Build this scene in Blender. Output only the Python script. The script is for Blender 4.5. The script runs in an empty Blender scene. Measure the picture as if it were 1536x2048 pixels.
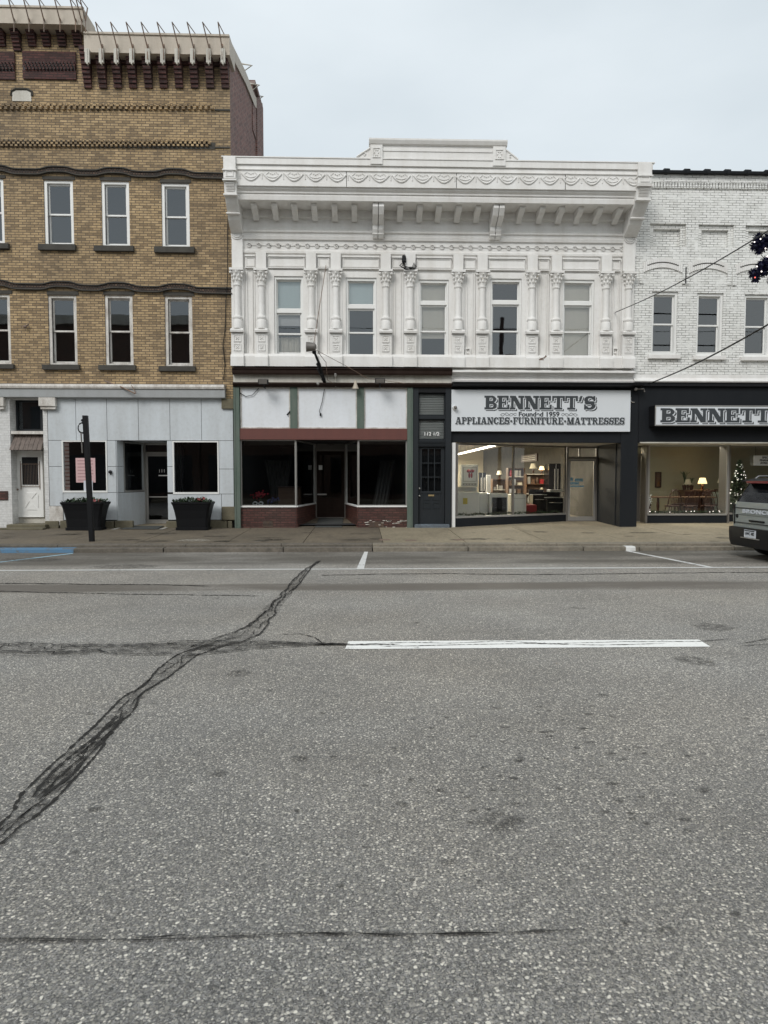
import bpy, math, random
import numpy as np
from mathutils import Vector, Matrix
random.seed(7)
rnd = random.random
def ru(a, b): return a + (b - a) * random.random()

# ------------------------------------------------------------ camera, world, sun
scn = bpy.context.scene
COL = scn.collection
CAMH = 1.6; FOC = 1365.0; YAW = math.radians(-1.8); PIT = math.radians(2.9)
cam = bpy.data.cameras.new('camera'); camo = bpy.data.objects.new('camera', cam); COL.objects.link(camo)
camo.location = (0, 0, CAMH); camo.rotation_euler = (math.radians(90) - PIT, 0, YAW)
cam.sensor_fit = 'HORIZONTAL'; cam.sensor_width = 36; cam.lens = FOC / 1536 * 36
cam.clip_end = 2000; cam.clip_start = 0.05
scn.camera = camo
scn.view_settings.view_transform = 'Standard'; scn.view_settings.look = 'None'
scn.view_settings.exposure = 0.36; scn.view_settings.gamma = 1

w = bpy.data.worlds.new("World"); scn.world = w; w.use_nodes = True
nt = w.node_tree; nt.nodes.clear()
out = nt.nodes.new('ShaderNodeOutputWorld'); bg = nt.nodes.new('ShaderNodeBackground')
sky = nt.nodes.new('ShaderNodeTexSky'); sky.sky_type = 'NISHITA'; sky.sun_disc = False
sky.sun_elevation = math.radians(38); sky.sun_rotation = math.radians(150); sky.dust_density = 4; sky.air_density = 1.5
mix = nt.nodes.new('ShaderNodeMix'); mix.data_type = 'RGBA'; mix.inputs[0].default_value = 0.93
# cloud deck: soft brightness variation
tc = nt.nodes.new('ShaderNodeTexCoord'); mp = nt.nodes.new('ShaderNodeMapping'); mp.inputs['Scale'].default_value = (1.6, 1.6, 4)
nz = nt.nodes.new('ShaderNodeTexNoise'); nz.inputs['Scale'].default_value = 1.3; nz.inputs['Detail'].default_value = 5
rp = nt.nodes.new('ShaderNodeValToRGB')
rp.color_ramp.elements[0].position = 0.3; rp.color_ramp.elements[0].color = (0.54, 0.60, 0.64, 1)
rp.color_ramp.elements[1].position = 0.7; rp.color_ramp.elements[1].color = (0.66, 0.715, 0.75, 1)
sc_ = nt.nodes.new('ShaderNodeVectorMath'); sc_.operation = 'SCALE'; sc_.inputs['Scale'].default_value = 10.0
nt.links.new(tc.outputs['Generated'], mp.inputs[0]); nt.links.new(mp.outputs[0], nz.inputs[0]); nt.links.new(nz.outputs[0], rp.inputs[0])
nt.links.new(rp.outputs[0], sc_.inputs[0]); nt.links.new(sky.outputs[0], mix.inputs[6]); nt.links.new(sc_.outputs[0], mix.inputs[7])
nt.links.new(mix.outputs[2], bg.inputs[0]); bg.inputs[1].default_value = 0.10; nt.links.new(bg.outputs[0], out.inputs[0])

sun = bpy.data.lights.new('sun', 'SUN'); sun.energy = 1.35; sun.angle = math.radians(25); sun.color = (1, 0.97, 0.93)
so = bpy.data.objects.new('sun', sun); COL.objects.link(so); so.location = (0, -10, 30)
so.rotation_euler = (math.radians(52), 0, math.radians(-30))

# ------------------------------------------------------------ pixel <-> place helpers
F = 18.8                                   # distance of the building line
_r = Vector((math.cos(YAW), math.sin(YAW), 0))
_f = Vector((-math.sin(YAW) * math.cos(PIT), math.cos(YAW) * math.cos(PIT), -math.sin(PIT)))
_u = _r.cross(_f)
def ray(px, py): return _f + _r * ((px - 768) / FOC) + _u * ((1024 - py) / FOC)
def P(px, py, Y):
    d = ray(px, py); t = Y / d.y
    return Vector((d.x * t, Y, CAMH + d.z * t))
def G(px, py, z=0.0):
    d = ray(px, py); t = (z - CAMH) / d.z
    return Vector((d.x * t, d.y * t, z))
def XX(px, py, Y=F): return P(px, py, Y).x
def ZZ(py, Y=F, px=880): return P(px, py, Y).z
def R(x0, y0, x1, y1, Y=F):
    cx, cy = (x0 + x1) / 2, (y0 + y1) / 2
    return XX(x0, cy, Y), XX(x1, cy, Y), P(cx, y1, Y).z, P(cx, y0, Y).z

# ------------------------------------------------------------ mesh helpers
class MB:
    def __init__(s): s.v = []; s.f = []; s.sm = False
    def add(s, vs, fs):
        b = len(s.v); s.v += [tuple(v) for v in vs]; s.f += [tuple(i + b for i in f) for f in fs]; return s
    def box(s, x0, x1, y0, y1, z0, z1):
        return s.add([(x0,y0,z0),(x1,y0,z0),(x1,y1,z0),(x0,y1,z0),(x0,y0,z1),(x1,y0,z1),(x1,y1,z1),(x0,y1,z1)],
                     [(0,3,2,1),(4,5,6,7),(0,1,5,4),(1,2,6,5),(2,3,7,6),(3,0,4,7)])
    def boxr(s, rx, ya, yb):               # rx = (x0,x1,z0,z1)
        return s.box(rx[0], rx[1], ya, yb, rx[2], rx[3])
    def quad(s, *p): return s.add(p, [tuple(range(len(p)))])
    def prism(s, pts, axis, a, b):         # pts 2D polygon; axis 'x': pts=(y,z); 'y': pts=(x,z); 'z': pts=(x,y)
        n = len(pts)
        def m(p, t):
            return {'x': (t, p[0], p[1]), 'y': (p[0], t, p[1]), 'z': (p[0], p[1], t)}[axis]
        vs = [m(p, a) for p in pts] + [m(p, b) for p in pts]
        fs = [tuple(range(n))[::-1], tuple(range(n, 2 * n))] + [(i, (i + 1) % n, n + (i + 1) % n, n + i) for i in range(n)]
        return s.add(vs, fs)
    def tube(s, pts, r, n=6, r2=None):
        pts = [Vector(p) for p in pts]; L = len(pts); rings = []
        for i, p in enumerate(pts):
            d = (pts[min(i + 1, L - 1)] - pts[max(i - 1, 0)])
            if d.length < 1e-9: d = Vector((0, 0, 1))
            d.normalize(); a = Vector((0, 0, 1)) if abs(d.z) < 0.9 else Vector((1, 0, 0))
            u = d.cross(a).normalized(); v = d.cross(u)
            rr = r if r2 is None else r + (r2 - r) * i / (L - 1)
            rings.append([p + (u * math.cos(t * 2 * math.pi / n) + v * math.sin(t * 2 * math.pi / n)) * rr for t in range(n)])
        vs = [q for ring in rings for q in ring]; fs = []
        for i in range(L - 1):
            for k in range(n): fs.append((i*n+k, i*n+(k+1)%n, (i+1)*n+(k+1)%n, (i+1)*n+k))
        fs.append(tuple(range(n))[::-1]); fs.append(tuple((L-1)*n + k for k in range(n)))
        return s.add(vs, fs)
    def lathe(s, prof, c, n=12, ax='z', a0=0, a1=2*math.pi):   # prof list (r,h)
        full = abs(a1 - a0 - 2 * math.pi) < 1e-6; m = n if full else n + 1
        vs = []; fs = []
        for r, h in prof:
            for k in range(m):
                a = a0 + (a1 - a0) * k / n
                p = (r*math.cos(a), r*math.sin(a), h)
                if ax == 'y': p = (p[0], p[2], p[1])
                if ax == 'x': p = (p[2], p[0], p[1])
                vs.append((c[0]+p[0], c[1]+p[1], c[2]+p[2]))
        for i in range(len(prof) - 1):
            for k in range(n):
                k2 = (k + 1) % m
                fs.append((i*m+k, i*m+k2, (i+1)*m+k2, (i+1)*m+k))
        if full: fs.append(tuple(range(m))[::-1]); fs.append(tuple((len(prof)-1)*m+k for k in range(m)))
        return s.add(vs, fs)
    def ball(s, c, r, n=8, m=5, sc=(1, 1, 1)):
        pr = [(max(1e-4, math.sin(math.pi*i/m)) , -math.cos(math.pi*i/m)) for i in range(m+1)]
        vs = []; fs = []
        for a, h in pr:
            for k in range(n):
                t = 2*math.pi*k/n
                vs.append((c[0]+r*sc[0]*a*math.cos(t), c[1]+r*sc[1]*a*math.sin(t), c[2]+r*sc[2]*h))
        for i in range(m):
            for k in range(n): fs.append((i*n+k, i*n+(k+1)%n, (i+1)*n+(k+1)%n, (i+1)*n+k))
        return s.add(vs, fs)
    def frame(s, rx, ya, yb, t, tb=None, tt=None):             # rectangular frame
        x0, x1, z0, z1 = rx; tb = t if tb is None else tb; tt = t if tt is None else tt
        s.box(x0, x0+t, ya, yb, z0, z1); s.box(x1-t, x1, ya, yb, z0, z1)
        s.box(x0+t, x1-t, ya+.001, yb, z0, z0+tb); s.box(x0+t, x1-t, ya+.001, yb, z1-tt, z1); return s
    def build(s, name, mat, parent=None, smooth=False, origin=None, bevel=0):
        root = parent; o = Vector((0, 0, 0))
        while root is not None: o = o + root.location; root = root.parent
        if parent is None and origin is not None: o = Vector(origin)
        me = bpy.data.meshes.new(name)
        me.from_pydata([(v[0]-o.x, v[1]-o.y, v[2]-o.z) for v in s.v], [], s.f)
        me.materials.append(mat); me.update()
        if smooth:
            me.polygons.foreach_set('use_smooth', [True]*len(me.polygons))
        ob = bpy.data.objects.new(name, me); COL.objects.link(ob)
        if smooth:
            try: me.set_sharp_from_angle(angle=math.radians(40))
            except Exception: pass
        if parent is not None: ob.parent = parent
        elif origin is not None: ob.location = origin
        if bevel:
            b = ob.modifiers.new('bevel', 'BEVEL'); b.width = bevel; b.segments = 2; b.limit_method = 'ANGLE'
        return ob
def tag(o, label=None, cat=None, group=None, kind=None):
    if label: o['label'] = label
    if cat: o['category'] = cat
    if group: o['group'] = group
    if kind: o['kind'] = kind
    return o
def thing(name, loc, label, cat, group=None):
    o = bpy.data.objects.new(name, None); o.location = loc; o.empty_display_size = .2; COL.objects.link(o)
    return tag(o, label, cat, group)
def copy_tree(o, parent=None):
    c = o.copy(); COL.objects.link(c); c.parent = parent
    for ch in list(o.children): copy_tree(ch, c)
    return c

# ------------------------------------------------------------ materials
def newmat(name):
    m = bpy.data.materials.new(name); m.use_nodes = True; t = m.node_tree
    b = t.nodes['Principled BSDF']; return m, t, b
def N(t, ty, **kw):
    n = t.nodes.new(ty)
    for k, v in kw.items():
        if k in n.inputs: n.inputs[k].default_value = v
        else: setattr(n, k, v)
    return n
def pos(t):
    return N(t, 'ShaderNodeNewGeometry').outputs['Position']
def ramp(t, src, els):
    r = N(t, 'ShaderNodeValToRGB'); e = r.color_ramp.elements
    while len(e) < len(els): e.new(0.5)
    for k, (p, c) in enumerate(els):
        e[k].position = p; e[k].color = (c, c, c, 1) if not hasattr(c, '__len__') else (c[0], c[1], c[2], 1)
    t.links.new(src, r.inputs[0]); return r.outputs[0]
def mixc(t, fac, a, b, mode='MIX'):
    m = N(t, 'ShaderNodeMix'); m.data_type = 'RGBA'; m.blend_type = mode
    for idx, val in ((0, fac), (6, a), (7, b)):
        if hasattr(val, 'is_linked'): t.links.new(val, m.inputs[idx])
        elif idx == 0: m.inputs[0].default_value = val
        else: m.inputs[idx].default_value = (val[0], val[1], val[2], 1)
    return m.outputs[2]
def noise(t, scale, detail=4, rough=.6, stretch=None):
    n = N(t, 'ShaderNodeTexNoise', Scale=scale, Detail=detail, Roughness=rough)
    if stretch:
        mp = N(t, 'ShaderNodeMapping'); mp.inputs['Scale'].default_value = stretch
        t.links.new(pos(t), mp.inputs[0]); t.links.new(mp.outputs[0], n.inputs[0])
    else: t.links.new(pos(t), n.inputs[0])
    return n.outputs[0]
def bump(t, b, h, strength=.3, dist=.01):
    n = N(t, 'ShaderNodeBump', Strength=strength, Distance=dist); t.links.new(h, n.inputs['Height'])
    t.links.new(n.outputs[0], b.inputs['Normal'])
def paint(name, c, rough=.5, dirt=.25, scale=1.5, dcol=None, metal=0, spec=None, streak=(1.5, 1.5, .25), bumpy=.15, bscale=25):
    m, t, b = newmat(name)
    n1 = noise(t, scale, 6, .65, streak); n2 = noise(t, scale*9, 4, .7)
    f1 = ramp(t, n1, [(.38, 0), (.72, 1)]); f2 = ramp(t, n2, [(.45, 0), (.8, 1)])
    dcol = dcol or (c[0]*.62, c[1]*.6, c[2]*.56)
    mm = N(t, 'ShaderNodeMath', operation='MULTIPLY_ADD'); t.links.new(f1, mm.inputs[0]); mm.inputs[1].default_value = dirt
    mu = N(t, 'ShaderNodeMath', operation='MULTIPLY'); t.links.new(f2, mu.inputs[0]); mu.inputs[1].default_value = dirt*.6
    t.links.new(mu.outputs[0], mm.inputs[2])
    t.links.new(mixc(t, mm.outputs[0], c, dcol), b.inputs['Base Color'])
    b.inputs['Roughness'].default_value = rough; b.inputs['Metallic'].default_value = metal
    if spec is not None: b.inputs['Specular IOR Level'].default_value = spec
    if bumpy: bump(t, b, noise(t, bscale, 3), bumpy, .004)
    return m
def brick(name, c1, c2, c3, mortar, axis='x', bw=.205, rh=.0665, ms=.009, rough=.85, grime=.4, var=None, bumps=.6, msmooth=.1, gcol=(.07, .06, .05)):
    m, t, b = newmat(name)
    sp = N(t, 'ShaderNodeSeparateXYZ'); t.links.new(pos(t), sp.inputs[0]); cb = N(t, 'ShaderNodeCombineXYZ')
    t.links.new(sp.outputs['X' if axis == 'x' else 'Y'], cb.inputs[0]); t.links.new(sp.outputs['Z'], cb.inputs[1])
    br = N(t, 'ShaderNodeTexBrick'); br.offset = .5
    br.inputs['Scale'].default_value = 1; br.inputs['Mortar Size'].default_value = ms
    br.inputs['Brick Width'].default_value = bw; br.inputs['Row Height'].default_value = rh
    br.inputs['Mortar Smooth'].default_value = msmooth; br.inputs['Bias'].default_value = -.15
    br.inputs['Color1'].default_value = (0, 0, 0, 1); br.inputs['Color2'].default_value = (1, 1, 1, 1); br.inputs['Mortar'].default_value = (.5, .5, .5, 1)
    t.links.new(cb.outputs[0], br.inputs[0])
    base = ramp(t, br.outputs['Color'], [(0, c1), (.3, c2), (.65, c2), (1, c3)])
    n1 = noise(t, .7, 6, .7, (1, 1, .6)); f = ramp(t, n1, [(.45, 0), (.75, grime)])
    base = mixc(t, f, base, gcol)
    n3 = noise(t, 9, 3); base = mixc(t, .35, base, ramp(t, n3, [(.3, .25), (.7, .9)]), 'OVERLAY')
    if name.startswith('white'):
        mk = noise(t, 3.2, 5, .75); mk2 = ramp(t, mk, [(.36, 0), (.56, 1)])
        mul = N(t, 'ShaderNodeMath', operation='MULTIPLY'); t.links.new(br.outputs['Fac'], mul.inputs[0]); t.links.new(mk2, mul.inputs[1]); mf = mul.outputs[0]
    else: mf = br.outputs['Fac']
    t.links.new(mixc(t, mf, base, mortar), b.inputs['Base Color']); b.inputs['Roughness'].default_value = rough
    inv = N(t, 'ShaderNodeMath', operation='SUBTRACT'); inv.inputs[0].default_value = 1; t.links.new(br.outputs['Fac'], inv.inputs[1])
    ad = N(t, 'ShaderNodeMath', operation='MULTIPLY_ADD'); t.links.new(noise(t, 40, 3), ad.inputs[0]); ad.inputs[1].default_value = .4; t.links.new(inv.outputs[0], ad.inputs[2])
    bump(t, b, ad.outputs[0], bumps, .012)
    return m
def glassm(name, refl=.10, tint=(1, 1, 1), wav=.02):
    m, t, b = newmat(name); t.nodes.remove(b); o = t.nodes['Material Output']
    tr = N(t, 'ShaderNodeBsdfTransparent'); tr.inputs[0].default_value = (*tint, 1)
    gl = N(t, 'ShaderNodeBsdfGlossy'); gl.inputs['Roughness'].default_value = .015; gl.inputs[0].default_value = (.93, .97, 1, 1)
    fr = N(t, 'ShaderNodeFresnel', IOR=1.5); ad = N(t, 'ShaderNodeMath', operation='ADD'); ad.inputs[1].default_value = refl; ad.use_clamp = True
    t.links.new(fr.outputs[0], ad.inputs[0]); mx = N(t, 'ShaderNodeMixShader'); t.links.new(ad.outputs[0], mx.inputs[0])
    t.links.new(tr.outputs[0], mx.inputs[1]); t.links.new(gl.outputs[0], mx.inputs[2]); t.links.new(mx.outputs[0], o.inputs[0])
    bp = N(t, 'ShaderNodeBump', Strength=wav, Distance=.05); t.links.new(noise(t, 1.2, 2, .5), bp.inputs['Height']); t.links.new(bp.outputs[0], gl.inputs['Normal'])
    return m
def emit(name, c, s):
    m, t, b = newmat(name); b.inputs['Emission Color'].default_value = (*c, 1); b.inputs['Emission Strength'].default_value = s
    b.inputs['Base Color'].default_value = (*c, 1); return m

M = {}
M['white'] = paint('white_painted_iron', (.81, .80, .78), .5, .30, 1.1, (.46, .42, .36), streak=(2.2, 2.2, .22))
M['white2'] = paint('white_window_paint', (.82, .82, .80), .4, .12, 2)
M['peel'] = paint('peeling_white_paint', (.74, .72, .68), .7, .75, 5, (.30, .26, .22), streak=(1, 1, .5))
M['cream'] = paint('weathered_cream_board', (.62, .60, .54), .7, .5, 2, (.30, .27, .22))
M['tanmetal'] = paint('tan_sheet_metal', (.50, .44, .36), .55, .35, 2, (.28, .22, .16))
M['iron'] = paint('rusty_iron', (.16, .13, .11), .7, .6, 8, (.28, .14, .07))
M['black'] = paint('black_metal', (.008, .0085, .01), .45, .2, 3, (.02, .02, .02), spec=.25)
M['brownbd'] = paint('dark_brown_board', (.022, .013, .010), .7, .3, 3, (.05, .035, .028), spec=.1)
M['green'] = paint('weathered_green_paint', (.075, .115, .09), .6, .5, 4, (.17, .18, .16))
M['maroon'] = paint('maroon_beam_paint', (.135, .045, .035), .55, .3, 3, (.08, .03, .025))
M['board'] = paint('pale_blue_white_panel', (.78, .81, .85), .5, .4, 1.2, (.55, .55, .54))
M['enamel'] = paint('pale_blue_enamel', (.60, .64, .67), .38, .5, 1.5, (.40, .41, .41))
M['greyfascia'] = paint('grey_painted_fascia', (.40, .415, .42), .5, .4, 2, (.26, .26, .25))
M['whiterub'] = brick('white_painted_smooth_brick', (.60, .60, .59), (.64, .64, .63), (.68, .68, .66), (.50, .50, .49), grime=.25, rough=.7, bumps=.35, gcol=(.4, .38, .34), ms=.006)
M['charcoal'] = paint('charcoal_paint', (.0115, .0135, .0165), .6, .25, 2, (.022, .023, .025), spec=.2)
M['navy'] = paint('dark_grey_door_paint', (.019, .023, .027), .5, .3, 3, (.03, .032, .033), spec=.25)
M['alu'] = paint('aluminium_frame', (.42, .41, .39), .38, .25, 4, metal=.6)
M['alud'] = paint('dull_bronze_frame', (.20, .185, .17), .4, .2, 4, metal=.4)
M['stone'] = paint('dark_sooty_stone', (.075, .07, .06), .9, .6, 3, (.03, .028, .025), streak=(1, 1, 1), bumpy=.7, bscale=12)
M['stone2'] = paint('mossy_sandstone', (.17, .15, .10), .9, .7, 3, (.07, .065, .045), streak=(1, 1, 1), bumpy=.8, bscale=10)
M['shingle'] = paint('weathered_shingle', (.20, .16, .14), .9, .8, 6, (.08, .07, .06), streak=(3, 1, .6))
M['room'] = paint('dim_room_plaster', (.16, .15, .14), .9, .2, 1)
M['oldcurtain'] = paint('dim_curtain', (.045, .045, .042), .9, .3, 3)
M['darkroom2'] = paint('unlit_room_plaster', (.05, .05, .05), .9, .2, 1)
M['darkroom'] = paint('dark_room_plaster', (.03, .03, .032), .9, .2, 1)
M['blind'] = paint('cream_roller_blind', (.78, .74, .64), .8, .12, 2)
M['blind2'] = paint('pale_green_blind', (.70, .80, .79), .8, .1, 2)
M['blindw'] = paint('white_blind', (.72, .73, .72), .8, .1, 2)
M['glass'] = glassm('upper_window_glass', .10)
M['glass2'] = glassm('storefront_glass', .015, (.93, .95, .94), .01)
M['glassd'] = glassm('dark_shop_glass', .02, (.75, .78, .8), .02)
M['brickY'] = brick('buff_brick', (.25, .175, .095), (.405, .288, .155), (.505, .37, .212), (.12, .095, .07), grime=.5, ms=.0085)
M['brickR'] = brick('dark_red_brick', (.05, .022, .02), (.085, .034, .03), (.11, .045, .038), (.035, .022, .02), bw=.205)
M['brickRY'] = brick('red_side_brick', (.12, .05, .042), (.22, .095, .075), (.36, .20, .17), (.27, .21, .19), axis='y', grime=.75, bumps=1, ms=.012)
M['brickB'] = brick('brown_glazed_brick', (.055, .022, .018), (.09, .034, .028), (.12, .05, .04), (.04, .024, .02), rough=.45)
M['brickBY'] = brick('brown_glazed_brick_side', (.07, .028, .022), (.12, .045, .035), (.16, .065, .05), (.05, .03, .025), axis='y', rough=.45)
M['brickW'] = brick('white_painted_brick', (.70, .70, .67), (.78, .78, .75), (.83, .83, .80), (.22, .21, .20), grime=.1, rough=.7, bumps=.5, gcol=(.42, .40, .36), ms=.0075)
M['brickWd'] = brick('white_painted_header_brick', (.62, .62, .59), (.74, .74, .71), (.80, .80, .77), (.2, .19, .18), grime=.15, rough=.7, bumps=.9, gcol=(.5, .48, .44), bw=.072, rh=.2, ms=.008)
M['belt'] = brick('dark_header_brick', (.05, .036, .028), (.10, .065, .045), (.17, .105, .07), (.02, .016, .014), bw=.07, rh=.055, ms=.01, grime=.7, gcol=(.02, .018, .016))
# ------------------------------------------------------------ ground materials
def asphalt():
    m, t, b = newmat('worn_asphalt'); p0 = pos(t); wn = N(t, 'ShaderNodeTexNoise', Scale=55, Detail=2); t.links.new(p0, wn.inputs[0]); ws = N(t, 'ShaderNodeVectorMath', operation='MULTIPLY_ADD'); t.links.new(wn.outputs['Color'], ws.inputs[0]); ws.inputs[1].default_value = (.016, .016, .016); t.links.new(p0, ws.inputs[2]); p = ws.outputs[0]
    def vor(scale, feat='F1'):
        v = N(t, 'ShaderNodeTexVoronoi', Scale=scale); v.feature = feat; t.links.new(p, v.inputs['Vector']); return v
    v1 = vor(84); v2 = vor(200); v3 = vor(56)
    stone = ramp(t, v1.outputs['Color'], [(0, (.10, .098, .09)), (.4, (.24, .235, .22)), (.7, (.42, .405, .375)), (.86, (.66, .64, .59)), (1, (.92, .89, .83))])
    fine = ramp(t, v2.outputs['Color'], [(0, .04), (.5, .15), (.9, .32), (1, .55)])
    edge = ramp(t, v1.outputs['Distance'], [(.22, 1), (.52, 0)])
    c = mixc(t, edge, fine, stone)
    big = N(t, 'ShaderNodeMath', operation='MULTIPLY'); t.links.new(ramp(t, v3.outputs['Distance'], [(.30, 1), (.42, 0)]), big.inputs[0]); sx = N(t, 'ShaderNodeSeparateColor'); t.links.new(v3.outputs['Color'], sx.inputs[0]); t.links.new(ramp(t, sx.outputs[1], [(.48, 0), (.55, .85)]), big.inputs[1])
    c = mixc(t, big.outputs[0], c, ramp(t, sx.outputs[0], [(0, (.20, .20, .185)), (.6, (.45, .44, .41)), (1, (.85, .83, .77))]))
    tone = ramp(t, noise(t, .55, 6, .65), [(.3, .42), (.7, .66)])
    c = mixc(t, .8, c, tone, 'OVERLAY')
    # tint drift warm / cool
    c = mixc(t, ramp(t, noise(t, .25, 3), [(.4, 0), (.62, .5)]), c, mixc(t, 1, c, (1.0, .94, .86), 'MULTIPLY'))
    # small dark spots and pits
    sp = ramp(t, noise(t, 7, 5, .62), [(.64, 0), (.72, .75)]); region = ramp(t, noise(t, .6, 3), [(.42, .1), (.62, 1)])
    mu = N(t, 'ShaderNodeMath', operation='MULTIPLY'); t.links.new(sp, mu.inputs[0]); t.links.new(region, mu.inputs[1])
    c = mixc(t, mu.outputs[0], c, (.055, .052, .048))
    # long dark drip band in the kerb-side lane, breaking up towards the left
    s = N(t, 'ShaderNodeSeparateXYZ'); t.links.new(p, s.inputs[0])
    def band(y0, y1, soft, nsc, thr, amt):
        nn = noise(t, nsc, 5, .6, (.22, 1, 1))
        wob = N(t, 'ShaderNodeMath', operation='MULTIPLY_ADD'); t.links.new(nn, wob.inputs[0]); wob.inputs[1].default_value = .5; t.links.new(s.outputs['Y'], wob.inputs[2])
        mr = N(t, 'ShaderNodeMapRange'); mr.interpolation_type = 'SMOOTHSTEP'; t.links.new(wob.outputs[0], mr.inputs[0]); mr.inputs[1].default_value = y0+.25; mr.inputs[2].default_value = y0+.25+soft
        m2 = N(t, 'ShaderNodeMapRange'); m2.interpolation_type = 'SMOOTHSTEP'; t.links.new(wob.outputs[0], m2.inputs[0]); m2.inputs[1].default_value = y1+.25; m2.inputs[2].default_value = y1+.25+soft; m2.inputs[3].default_value = 1; m2.inputs[4].default_value = 0
        q = N(t, 'ShaderNodeMath', operation='MULTIPLY'); t.links.new(mr.outputs[0], q.inputs[0]); t.links.new(m2.outputs[0], q.inputs[1])
        q2 = N(t, 'ShaderNodeMath', operation='MULTIPLY'); t.links.new(q.outputs[0], q2.inputs[0])
        t.links.new(ramp(t, noise(t, .8, 5, .6, (.3, 1, 1)), [(thr, .15), (thr+.2, amt)]), q2.inputs[1]); return q2.outputs[0]
    c = mixc(t, band(9.5, 10.2, .2, .9, .28, .95), c, (.12, .11, .098))
    c = mixc(t, band(12.2, 14.9, .6, .9, .34, .8), c, (.07, .065, .055))
    c = mixc(t, 1, c, (1.12, 1.07, 1.0), 'MULTIPLY')
    t.links.new(c, b.inputs['Base Color'])
    t.links.new(ramp(t, noise(t, .8, 4), [(.35, .6), (.7, .85)]), b.inputs['Roughness'])
    h = N(t, 'ShaderNodeMath', operation='MULTIPLY_ADD'); t.links.new(v1.outputs['Distance'], h.inputs[0]); h.inputs[1].default_value = -1
    t.links.new(noise(t, 60, 3), h.inputs[2]); bump(t, b, h.outputs[0], .55, .008)
    return m
def concrete(name, ca, cb, cc, sc=1.0):
    m, t, b = newmat(name)
    c = mixc(t, ramp(t, noise(t, .5*sc, 6, .7), [(.35, 0), (.65, 1)]), ca, cb)
    c = mixc(t, ramp(t, noise(t, 2.2*sc, 6, .75, (1, .6, 1)), [(.5, 0), (.75, .7)]), c, cc)
    v = N(t, 'ShaderNodeTexVoronoi', Scale=120); t.links.new(pos(t), v.inputs['Vector'])
    c = mixc(t, .5, c, ramp(t, v.outputs['Color'], [(0, .25), (1, .75)]), 'OVERLAY')
    c = mixc(t, .5, c, ramp(t, noise(t, 14, 4), [(.3, .3), (.7, .7)]), 'OVERLAY')
    t.links.new(c, b.inputs['Base Color']); b.inputs['Roughness'].default_value = .8
    bump(t, b, noise(t, 50, 4), .4, .006); return m
def worn(name, c, under, amt=.5, thr=.56, sc=5):
    m, t, b = newmat(name); f = ramp(t, noise(t, sc, 8, .78), [(thr, 0), (thr+.05, amt)])
    v = N(t, 'ShaderNodeTexVoronoi', Scale=95); t.links.new(pos(t), v.inputs['Vector'])
    f2 = mixc(t, ramp(t, v.outputs['Color'], [(.82, 0), (.95, .35)]), f, (1, 1, 1))
    t.links.new(mixc(t, f2, c, under), b.inputs['Base Color']); b.inputs['Roughness'].default_value = .7
    bump(t, b, noise(t, 60, 3), .4, .006); return m
def stain(name, c, amt, thr=.45, sc=6):
    """soft-edged stain sheet: alpha from noise and the strip's own width (UV y)"""
    m, t, b = newmat(name); b.inputs['Base Color'].default_value = (*c, 1); b.inputs['Roughness'].default_value = .85
    a = N(t, 'ShaderNodeAttribute'); a.attribute_name = 'edge'
    ed = ramp(t, a.outputs['Fac'], [(0, 0), (.5, 1)])
    n = ramp(t, noise(t, sc, 7, .7), [(thr-.12, 0), (thr+.12, 1)])
    mu = N(t, 'ShaderNodeMath', operation='MULTIPLY'); t.links.new(ed, mu.inputs[0]); t.links.new(n, mu.inputs[1])
    v = N(t, 'ShaderNodeTexVoronoi', Scale=95); t.links.new(pos(t), v.inputs['Vector'])
    m2 = N(t, 'ShaderNodeMath', operation='MULTIPLY'); t.links.new(mu.outputs[0], m2.inputs[0]); t.links.new(ramp(t, v.outputs['Color'], [(.3, amt), (1, amt*.45)]), m2.inputs[1])
    t.links.new(m2.outputs[0], b.inputs['Alpha']); return m
M['asphalt'] = asphalt()
M['walk'] = concrete('sidewalk_concrete', (.165, .135, .095), (.11, .09, .064), (.065, .054, .04))
M['walk2'] = concrete('paler_sidewalk_concrete', (.29, .245, .17), (.225, .19, .13), (.15, .125, .085))
M['curb'] = concrete('curb_stone', (.15, .13, .105), (.10, .088, .07), (.05, .045, .038), 2)
M['curb2'] = concrete('paler_curb_stone', (.235, .205, .16), (.18, .16, .125), (.10, .09, .072), 2)
M['line'] = worn('road_line_paint', (.90, .89, .85), (.22, .21, .2), .8, .60)
M['line2'] = worn('thin_line_paint', (.66, .66, .64), (.2, .19, .18), .8, .56, 4)
M['blue'] = worn('blue_curb_paint', (.085, .19, .31), (.12, .12, .11), .8, .55, 4)
M['bluel'] = worn('pale_blue_line_paint', (.38, .60, .72), (.2, .2, .2), .8, .58, 4)
M['tar'] = paint('crack_shadow_tar', (.018, .016, .014), .95, .4, 12, (.04, .036, .03), streak=(1, 1, 1))  # near-black tone of the crack lines and joint beds
M['stain'] = stain('crack_dirt_stain', (.06, .054, .047), .62, .54, 7)
M['stain2'] = stain('oil_spot_stain', (.06, .056, .05), .6, .5, 14)

# ------------------------------------------------------------ ground, road, kerb, sidewalk
m = MB(); m.quad((-300, -200, -.02), (300, -200, -.02), (300, 400, -.02), (-300, 400, -.02))
tag(m.build('ground', M['asphalt']), kind='structure')
m = MB(); m.quad((-60, -3.2, 0), (60, -3.2, 0), (60, 14.66, 0), (-60, 14.66, 0))
tag(m.build('road', M['asphalt']), kind='structure')
CY = 14.65
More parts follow.
